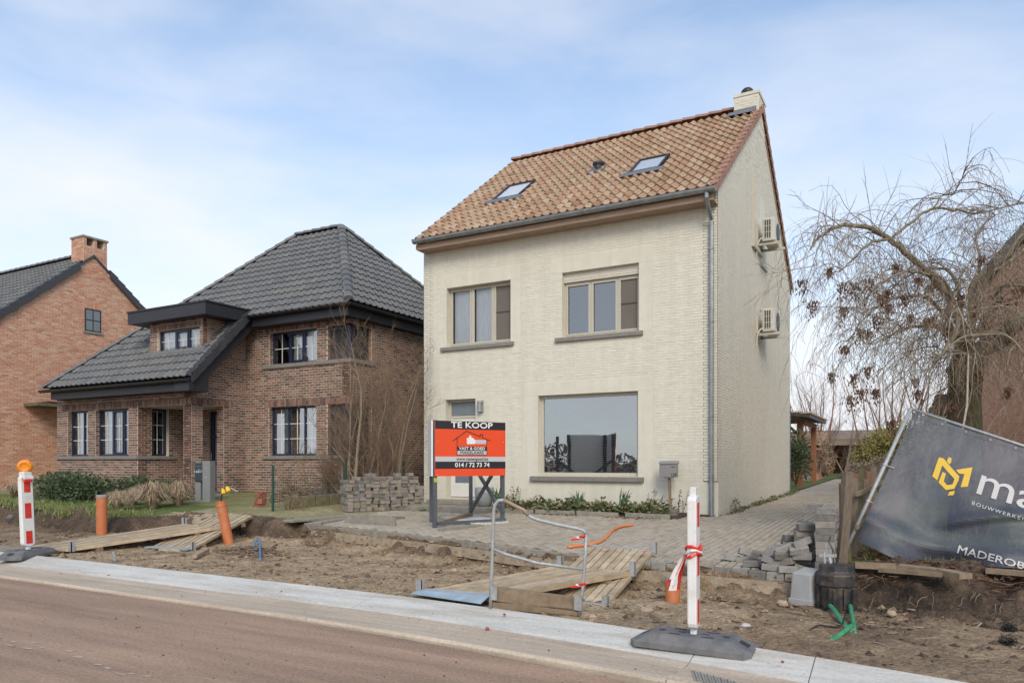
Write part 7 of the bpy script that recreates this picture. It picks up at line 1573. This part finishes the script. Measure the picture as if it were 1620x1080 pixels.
def inv_ban(px, py):
    """which s, v of the banner stands at this spot of the photo"""
    s, v = .4, .5
    def pr(s, v):
        p = c00.lerp(c10, s).lerp(c01.lerp(c11, s), v); p = ban(s, v); d = p.x * FW[0] + p.y * FW[1]; r = p.x * RT[0] + p.y * RT[1]; return (CXP + FPX * r / d, HZP - FPX * (p.z - CAMZ) / d)
    for k in range(30):
        x0, y0 = pr(s, v); e = 1e-3; x1, y1 = pr(s + e, v); x2, y2 = pr(s, v + e); a, b_, c_, d_ = (x1 - x0) / e, (x2 - x0) / e, (y1 - y0) / e, (y2 - y0) / e; det = a * d_ - b_ * c_
        if abs(det) < 1e-6: break
        dx, dy = px - x0, py - y0; s += .7 * (d_ * dx - b_ * dy) / det; v += .7 * (-c_ * dx + a * dy) / det; s = min(1.05, max(-.05, s)); v = min(1.05, max(-.05, v))
    return s, v
def bantext(sx, p0, p1, height, mat, bold, width_px, name='lettering'):
    """text whose baseline middle runs from p0 towards p1 on the fabric"""
    s0, v0 = inv_ban(*p0); s1, v1 = inv_ban(*p1); P0, P1 = ban(s0, v0), ban(s1, v1); Lw_ = (P1 - P0).length; ds, dv_ = (s1 - s0) / Lw_, (v1 - v0) / Lw_
    ax = (P1 - P0).normalized(); eps = .01; up_v = (ban(s0, v0 + eps) - ban(s0, v0)); upl = up_v.length / eps; al = (ban(s0 + eps, v0) - ban(s0, v0)).length / eps
    return lambda a, b: (lambda s, v: ban(s, v) + Vector((-.12, -.98, .1)) * .008)(s0 + ds * a - 0 * b, v0 + dv_ * a + b / upl)
f0_ = bantext('', (1541, 775), (1640, 806), 0, None, 0, 0); put_text('mad', .55, lambda a, b: f0_(a, b + .14), M['logo_white'], 'lettering', bt_, .006, 'LEFT', 1.0, None, True)
f = bantext('', (1537, 795), (1622, 822), 0, None, 0, 0); put_text('BOUWWERKEN & RENOVATIE', .066, f, M['logo_white'], 'lettering', bt_, .006, 'LEFT', 1.3, None, True)
f = bantext('', (1514, 868), (1600, 890), 0, None, 0, 0); put_text('MADEROBOUW', .145, f, M['logo_white'], 'lettering', bt_, .014, 'LEFT', 1.0, None, True)
def banpoly(pts, mat, name):
    me = MB(); q = [inv_ban(*p) for p in pts]; k = 6
    import bmesh
    bmx = bmesh.new(); vs_ = [bmx.verts.new((s, v, 0)) for s, v in q]; bmx.faces.new(vs_); bmesh.ops.triangulate(bmx, faces=bmx.faces); bmesh.ops.subdivide_edges(bmx, edges=bmx.edges, cuts=3, use_grid_fill=True)
    for v in bmx.verts: v.co = ban(v.co.x, v.co.y) + Vector((-.12, -.98, .1)) * .008
    m_ = bpy.data.meshes.new(name); bmx.to_mesh(m_); bmx.free(); m_.materials.append(mat); o = bpy.data.objects.new(name, m_); COL.objects.link(o); adopt(o, bt_); return o
Zp = lambda x, y: (1420 + x / 4.155, 640 + y / 4.155)
for P in ([(228, 470), (272, 345), (302, 352), (406, 470), (402, 495), (372, 552), (318, 560), (270, 510), (296, 440), (318, 452), (304, 502), (326, 528), (362, 522), (374, 488), (294, 398), (262, 496)], [(384, 428), (493, 410), (462, 538), (414, 541), (440, 456), (404, 452)], [(324, 372), (336, 343), (356, 352), (352, 380), (340, 392)], [(330, 595), (342, 570), (378, 566), (366, 594)]):
    banpoly([Zp(x, y) for x, y in P], M['logo_yellow'], 'logo_mark')

# ------------------------------------------------------------------ weeping tree
random.seed(5)
tb = Vector((.62, 13.6, .42)); t = thing('weeping_tree', tb, 'old weeping ash with a thick trunk, arching bare branches and brown seed bunches', 'tree')
def WP(x, y, d): return at_d(x, y, d)
tr = MB(); pts = [tb + Vector((0, 0, -.3)), tb + Vector((0, 0, .5)), at_d(1525, 640, 11.7), at_d(1528, 580, 11.7), at_d(1535, 545, 11.7)]
tr.tube(pts, [.30, .26, .235, .24, .20], 16)
TP = at_d(1530, 560, 11.7)
tr.build('trunk', M['bark_trunk'], t, smooth=True); tr = MB()
limbs = []
def limb(P, r0, r1, seg=8):
    Q = []
    P = [Vector(p) for p in P]
    for i in range(len(P) - 1):
        p0, p1, p2, p3 = P[max(0, i - 1)], P[i], P[i + 1], P[min(len(P) - 1, i + 2)]
        for k in range(5):
            s = k / 5; Q.append(.5 * ((2 * p1) + (p2 - p0) * s + (2 * p0 - 5 * p1 + 4 * p2 - p3) * s * s + (3 * p1 - p0 - 3 * p2 + p3) * s ** 3) + rdir() * .012)
    Q.append(P[-1]); n = len(Q); r0 *= .68; r1 *= .75; tr.tube(Q, [r0 + (r1 - r0) * i / (n - 1) for i in range(n)], seg, 0, random.random()); limbs.append((Q, r0, r1)); return Q
limb([TP, WP(1500, 470, 11.5), WP(1450, 415, 11.2), WP(1405, 378, 11.0), WP(1365, 358, 10.8), WP(1325, 358, 10.7), WP(1296, 375, 10.6), WP(1282, 395, 10.6)], .085, .02)
limb([WP(1405, 378, 11), WP(1375, 385, 10.8), WP(1350, 408, 10.6), WP(1328, 430, 10.5)], .035, .01)
limb([WP(1412, 376, 11), WP(1450, 345, 11.2), WP(1477, 330, 11.2), WP(1510, 332, 11.4), WP(1550, 337, 11.6), WP(1620, 320, 11.8)], .035, .014)
limb([WP(1477, 330, 11.2), WP(1490, 310, 11.2), WP(1510, 305, 11.2), WP(1530, 265, 11.3)], .018, .006)
limb([TP, WP(1580, 540, 11.3), WP(1605, 512, 11.0), WP(1640, 500, 10.8)], .19, .15, 12)
limb([TP, WP(1560, 440, 11.6), WP(1590, 410, 11.4), WP(1620, 365, 11.3), WP(1650, 330, 11.3)], .06, .04)
limb([WP(1535, 520, 11.6), WP(1540, 445, 11.8), WP(1580, 425, 11.9), WP(1620, 395, 12)], .07, .04)
limb([TP, WP(1490, 520, 11.2), WP(1455, 515, 10.9), WP(1420, 525, 10.6), WP(1380, 545, 10.4)], .07, .012)
limb([TP, WP(1500, 455, 11.3), WP(1460, 432, 11), WP(1420, 433, 10.7), WP(1385, 455, 10.5), WP(1365, 490, 10.4)], .05, .01)
limb([TP, WP(1510, 440, 11.9), WP(1470, 425, 12.2), WP(1430, 440, 12.4), WP(1400, 470, 12.5)], .05, .01)
limb([TP, WP(1520, 500, 11), WP(1510, 530, 10.6), WP(1490, 560, 10.4), WP(1478, 572, 10.3)], .06, .03)
limb([WP(1478, 572, 10.3), WP(1520, 535, 10.2), WP(1590, 530, 10.0), WP(1620, 560, 9.9)], .035, .012)
limb([TP, WP(1550, 430, 12.2), WP(1545, 370, 12.5), WP(1575, 340, 12.8)], .05, .012)
limb([TP, WP(1575, 470, 11.2), WP(1600, 450, 10.9), WP(1640, 460, 10.6)], .05, .02)
limb([TP, WP(1480, 480, 11.6), WP(1430, 470, 11.5), WP(1380, 490, 11.4), WP(1340, 540, 11.3)], .05, .008)
tr.build('limbs', M['bark_limb'], t, smooth=True)
tw = MB(); ends = []
def weep(p, d, ln, r, lev):
    q = p.copy(); pts = [q.copy()]; rad = [r]; n = 7; d = d.normalized()
    for i in range(n):
        d = (d + Vector((random.gauss(0, .20), random.gauss(0, .20), random.gauss(-.22 - .035 * i, .12)))).normalized(); q = q + d * ln / n
        if q.z < 1.55: break
        pts.append(q.copy()); rad.append(max(.0022, r * (1 - .8 * (i + 1) / n)))
    if len(pts) < 3: return
    tw.tube(pts, rad, 4 if r > .008 else 3, 0, random.random(), cap=False); ends.append(pts[-1])
    if lev > 0:
        for k in range(random.randint(2, 4)):
            i = random.randint(1, len(pts) - 2); weep(pts[i], d + rdir(-.3, .9) * 1.3, ln * random.uniform(.3, .7), r * .55, lev - 1)
for (Q, r0, r1) in limbs:
    n = len(Q); ln_ = sum((Q[i + 1] - Q[i]).length for i in range(n - 1))
    for k in range(int(7 + 7.5 * ln_)):
        i = random.randint(int(n * .25), n - 1); a = random.uniform(0, 6.283); weep(Q[i], Vector((math.cos(a) * .8, math.sin(a) * .8, random.uniform(.1, .9))), random.uniform(.6, 1.9), random.uniform(.004, .009), 2)
    for k in range(int(2 + 1.5 * ln_)):
        i = random.randint(int(n * .4), n - 1); grow(tw, Q[i], Vector((random.gauss(0, .6), random.gauss(0, .5), 1)), random.uniform(.3, .9), .006, 1, .6, 0, 4, 0, (2, 4), .55, .3)
for k in range(120):
    x, y = random.gauss(1525, 48), random.gauss(500, 42); weep(WP(x, y, random.uniform(10.6, 12.2)), Vector((random.gauss(-.2, .9), random.gauss(0, .7), random.uniform(-.1, .7))), random.uniform(.7, 2.0), random.uniform(.005, .011), 1)
for (x, y, xx, yy, dd) in ((1296, 375, 1225, 470, 10.6), (1330, 358, 1262, 320, 10.6), (1290, 400, 1180, 470, 10.5), (1300, 380, 1285, 500, 10.6), (1290, 420, 1220, 430, 10.4)):
    a, b_ = WP(x, y, dd), WP(xx, yy, dd - .3); grow(tw, a, b_ - a, (b_ - a).length, .008, 2, .55, 0, 5, .05, (2, 4), .5, .3)
a, b_ = WP(1532, 560, 10.0), WP(1514, 730, 9.0); tw.tube([a, WP(1530, 640, 9.4), b_], [.012, .014, .010], 5, 0, .9)
tag(tw.build('twigs', M['twig_grey'], t), kind='stuff')
def seeds(p, s):
    mb = MB()
    for i in range(95): q = p + Vector((random.gauss(0, .036), random.gauss(0, .036), .05 - abs(random.gauss(0, .10)))) * s; leaf_quad(mb, q, Vector((random.gauss(0, .3), random.gauss(0, .3), -1)), rdir(), .02, .06, 0, random.random())
    tag(mb.build('seed_cluster', M['dead_leaf'], t), kind='stuff')
for (x, y, d, s) in ((1270, 447, 10.5, 1.3), (1287, 480, 10.5, 1.2), (1334, 453, 10.5, 1.3), (1352, 452, 10.5, 1.2), (1374, 445, 10.5, 1.2), (1334, 488, 10.5, .9), (1388, 503, 10.6, 1.3), (1404, 485, 10.6, 1), (1362, 525, 10.6, 1.2), (1337, 550, 10.7, 1.0), (1352, 595, 10.6, 1.0), (1372, 585, 10.6, 1.2), (1362, 620, 10.7, 1.2), (1385, 618, 10.6, .9), (1345, 630, 10.7, 1.1), (1412, 668, 10.5, 1.0), (1452, 620, 10.5, .9), (1500, 520, 10.8, 1.1), (1545, 490, 10.8, 1.1), (1560, 505, 10.6, 1), (1610, 460, 10.8, 1.1), (1440, 500, 10.6, .8), (1470, 505, 10.7, .9), (1507, 640, 10.8, .9), (1395, 470, 10.6, .9), (1430, 470, 10.6, .8), (1520, 470, 10.8, 1), (1580, 470, 10.8, 1)): seeds(at_d(x, y, d), s)
for p in random.sample(ends, min(28, len(ends))): seeds(p, .75)

# ------------------------------------------------------------------ back garden
t = thing('carport', (-5, 29, .6), 'open timber lean-to with tiled roof behind the cream house', 'carport')
p = at_y(1266, 700, 29.6); px0 = p.x
mb = MB(); mb.box(px0 - .11, 29.5, .5, px0 + .11, 29.7, 2.95); mb.build('post', M['brown_post'], t, bevel=.01)
mb = MB(); mb.box(px0 - .10, 33.4, .5, px0 + .10, 33.6, 2.95); mb.build('post', M['brown_post'], t, bevel=.01)
mb = MB(); mb.box(px0 - 3, 29.52, 2.96, px0 + .2, 29.68, 3.12); mb.box(px0 - .07, 29.68, 2.96, px0 + .07, 34, 3.12); mb.bar((px0, 29.6, 2.5), (px0 - .5, 29.6, 2.95), .10, .10); mb.build('beam', M['brown_post'], t)
mb = MB(); mb.hexa([(px0 - 3.2, 28.9, 3.6), (px0 + .42, 28.9, 3.14), (px0 + .42, 34.2, 3.14), (px0 - 3.2, 34.2, 3.6), (px0 - 3.2, 28.9, 3.72), (px0 + .42, 28.9, 3.26), (px0 + .42, 34.2, 3.26), (px0 - 3.2, 34.2, 3.72)]); mb.build('roof', M['black_tile'], t)
it = []; roof_tiles(t, (px0 + .42, 28.9, 3.25), (0, 1, 0), Vector((-1, 0, .127)), 5.3, 3.4, CLAY, .207, .345, lambda u, v: True, it, tf); pieces(None, 'roof_tile', it, CLAY, M['terracotta'], 0, 'roof_tile_field')
mb = MB(); mb.tube([(XR - .03, YB + .08, .5), (XR - .03, YB + .08, 3.3)], .05, 8); tag(mb.build('drain_pipe', M['sign_steel']), 'dark grey drain pipe at the rear corner of the cream gable', 'drain pipe')
t = thing('garage', (-6, 37, .7), 'small brick outbuilding with an orange tiled roof behind the lean-to', 'outbuilding')
gx1 = at_y(1302, 700, 36).x
mb = MB(); mb.box(gx1 - 5, 36.3, .6, gx1 - .3, 39, 2.1); mb.build('wall', M['pink_brick'], t)
mb = MB(); mb.hexa([(gx1 - 5.2, 35.6, 2.15), (gx1, 35.6, 2.05), (gx1 - .6, 39, 2.75), (gx1 - 5.2, 39, 2.85), (gx1 - 5.2, 35.6, 2.25), (gx1, 35.6, 2.15), (gx1 - .6, 39, 2.85), (gx1 - 5.2, 39, 2.95)]); mb.build('roof', M['ridge_clay'], t)
it = []; roof_tiles(t, (gx1 - 5.2, 35.55, 2.21), (1, 0, 0), Vector((0, 3.4, .72)), 5.1, 3.4, CLAY, .207, .345, lambda u, v: True, it, lambda: random.uniform(.1, .6)); pieces(None, 'roof_tile', it, CLAY, M['terracotta'], 0, 'roof_tile_field')
mb = MB(); p = at_y(1259, 700, 36.0); mb.box(p.x - .1, 36, .6, p.x + .12, 36.22, 2.5); mb.build('post', M['brown_post'], t)
mb = MB(); p = at_y(1277, 700, 36.0); mb.box(p.x - .12, 36, .6, p.x + .12, 36.22, 2.4); mb.build('post', M['brown_post'], t)
sd = at_y(1330, 740, 50); t = thing('garden_shed', (sd.x, 50, .9), 'brown open fronted wooden shed at the far end of the drive', 'shed')
mb = MB(); x0, x1 = at_y(1303, 740, 50).x, at_y(1372, 740, 50).x
mb.box(x0 - 4, 52.5, .8, x1 + 2, 52.7, 3.0); mb.box(x0 - 4, 50, .8, x0 - .3, 50.15, 3.0); mb.build('wall', M['brown_post'], t)
for x in (x0 + .4, x1 - .8): mb = MB(); mb.box(x - .12, 49.9, .8, x + .12, 50.14, 2.75); mb.build('post', M['brown_post'], t)
mb = MB(); mb.hexa([(x0 - 4, 49.4, 2.75), (x1 + 2, 49.4, 2.75), (x1 + 2, 52.9, 3.4), (x0 - 4, 52.9, 3.4), (x0 - 4, 49.4, 2.95), (x1 + 2, 49.4, 2.95), (x1 + 2, 52.9, 3.6), (x0 - 4, 52.9, 3.6)]); mb.build('roof', M['thatch'], t)
mb = MB(); mb.box(x0 - 4, 49.35, 2.55, x1 + 2, 49.45, 2.78); mb.build('fascia', M['brown_leaf'], t)
for (x, y, h, lab) in ((1255, 782, 1.9, 'dark green climbing shrub behind the rear corner of the cream house'),):
    c = at_y(1258, 770, 27.6); leafy('climber', [((c.x, 27.8, 1.4), (.5, .5, .9)), ((c.x, 28.2, 2.0), (.4, .5, .7))], 1500, .07, M['laurel'], lab, 'shrub')
c = at_y(1293, 750, 37); leafy('brown_hedge', [((c.x, 36.5, 1.7), (.55, .9, 1.15)), ((c.x + .15, 38, 1.6), (.5, .9, 1.0))], 2600, .06, M['brown_leaf'], 'clipped dead brown hedge beside the outbuilding', 'hedge', surf_only=.4)
c = at_y(1309, 750, 42); leafy('brown_hedge', [((c.x, 42, 1.5), (.35, .5, .95))], 900, .07, M['dead_leaf'], 'reddish brown clipped bush at the end of the drive', 'hedge')
t = thing('block_stack', at_y(1275, 766, 35.3), 'two pale concrete blocks standing at the foot of the outbuilding', 'blocks')
for px_ in (1270, 1279): p = at_y(px_, 764, 35.3); mb = MB(); mb.box(p.x - .12, 35.2, .65, p.x + .14, 35.5, 1.0); mb.build('block', M['cool_paver'], t, bevel=.01)
c = at_y(1337, 752, 44); c.z = .8
shrub_tree('young_tree', c, [(0, 0, 3.2, .09, (.02, 0)), (0, 0, 2.4, .05, (.35, .1)), (0, 0, 2.4, .05, (-.35, .1))], 'slim young bare tree on the grass before the shed', 'tree', M['bark_grey'], M['twig_tan'], lev=2)
for (px_, d, hgt, n, lab) in ((1297, 41, 6.0, 7, 'reddish bare tree rising above the outbuilding roof'), (1312, 47, 6.5, 6, 'tall reddish bare tree behind the dead hedge'), (1385, 40, 6.5, 6, 'bare tree behind the yellowish bush'), (1420, 36, 6.0, 6, 'bare tree left of the banner top'), (1462, 34, 6.0, 5, 'bare tree right behind the banner top')):
    c = at_d(px_, 740, d); c.z = .7; shrub_tree('garden_tree', c, [(random.gauss(0, .2), random.gauss(0, .2), hgt * random.uniform(.7, 1.0), .07, (random.gauss(0, .28), random.gauss(0, .2))) for k in range(n)], lab, 'tree', M['twig_red'], M['twig_red'], 'bare garden trees', lev=2, kids=(3, 5))
c = at_d(1400, 705, 33); leafy('olive_bush', [((c.x, c.y, 1.9), (1.3, 1.2, 1.1)), ((c.x + .8, c.y, 2.3), (1.2, 1, 1.0)), ((c.x + 2.0, c.y, 2.5), (1.3, 1.2, 1.0))], 5200, .09, M['olive_leaf'], 'big yellowish green conifer-like bush beyond the palisade', 'bush')
c = at_d(1368, 732, 30); leafy('dry_bush', [((c.x, c.y, 1.0), (.8, .9, .55)), ((c.x + .9, c.y - 1, 1.15), (.9, .9, .65)), ((c.x + 1.2, c.y - 4, 1.2), (.8, .9, .6))], 4200, .06, M['brown_leaf'], 'dry pale brown bush leaning over the palisade', 'bush')
c = at_d(1352, 738, 43); leafy('small_bush', [((c.x, c.y, 1.3), (.45, .45, .55))], 700, .07, M['herb'], 'small green bush in front of the shed', 'bush')
def conifer(px_, d, hgt, r, lab):
    c = at_d(px_, 740, d); c.z = .6; t = thing('conifer', c, lab, 'tree', 'far conifers'); mb = MB()
    for i in range(3600):
        f = random.random() ** .8; a = random.uniform(0, 6.283); q = r * (1 - f) * random.uniform(.5, 1.05) + .05; p = c + Vector((q * math.cos(a), q * math.sin(a), hgt * (.1 + .9 * f))); leaf_quad(mb, p, Vector((math.cos(a), math.sin(a), -.3)), rdir(), .10, .28, 0, random.random())
    mb.build('crown', M['conifer'], t); mb = MB(); mb.tube([c, c + Vector((0, 0, hgt * .95))], [.2, .03], 6); mb.build('trunk', M['bark_trunk'], t)
conifer(1326, 95, 5.0, 1.8, 'dark conifer peeping over the shed roof'); conifer(1489, 40, 4.6, 1.3, 'dark conifer behind the banner left of the weeping trunk'); conifer(1478, 44, 4.2, 1.2, 'second dark conifer between banner and weeping trunk')
mb = MB()                                                           # far hedgerow on the horizon
for i in range(6000):
    x = random.uniform(-70, 80); y = random.uniform(110, 118); p = Vector((x, y, random.uniform(.6, 3.4 + 1.2 * noise.noise((x * .12, 0, 0))))); leaf_quad(mb, p, rdir(), rdir(), .5, .9, 0, random.random())
tag(mb.build('far_hedgerow', M['brown_leaf']), kind='stuff')

# ------------------------------------------------------------------ the other side of the street (it shows in the window panes)
random.seed(11)
mb = MB()
for i in range(9000):
    x = random.uniform(-70, 50); y = random.uniform(-44, -38); p = Vector((x, y, random.uniform(.0, 2.6 + 1.6 * noise.noise((x * .10, 3, 0))))); leaf_quad(mb, p, rdir(), rdir(), .3, .5, 0, random.random())
tag(mb.build('field_hedgerow', M['brown_leaf']), kind='stuff')
shrub_tree('roadside_tree', (-9.6, -13, 0), [(0, 0, 9, .16, (.05, 0)), (0, 0, 7.5, .10, (.25, .1)), (0, 0, 7, .09, (-.3, .1))], 'bare tree across the street that shows in the big window', 'tree', M['bark_trunk'], M['twig_red'], lev=3)
print('objects', len(bpy.data.objects), 'tris', sum(sum(len(p.vertices) - 2 for p in o.data.polygons) for o in bpy.data.objects if o.type == 'MESH'))
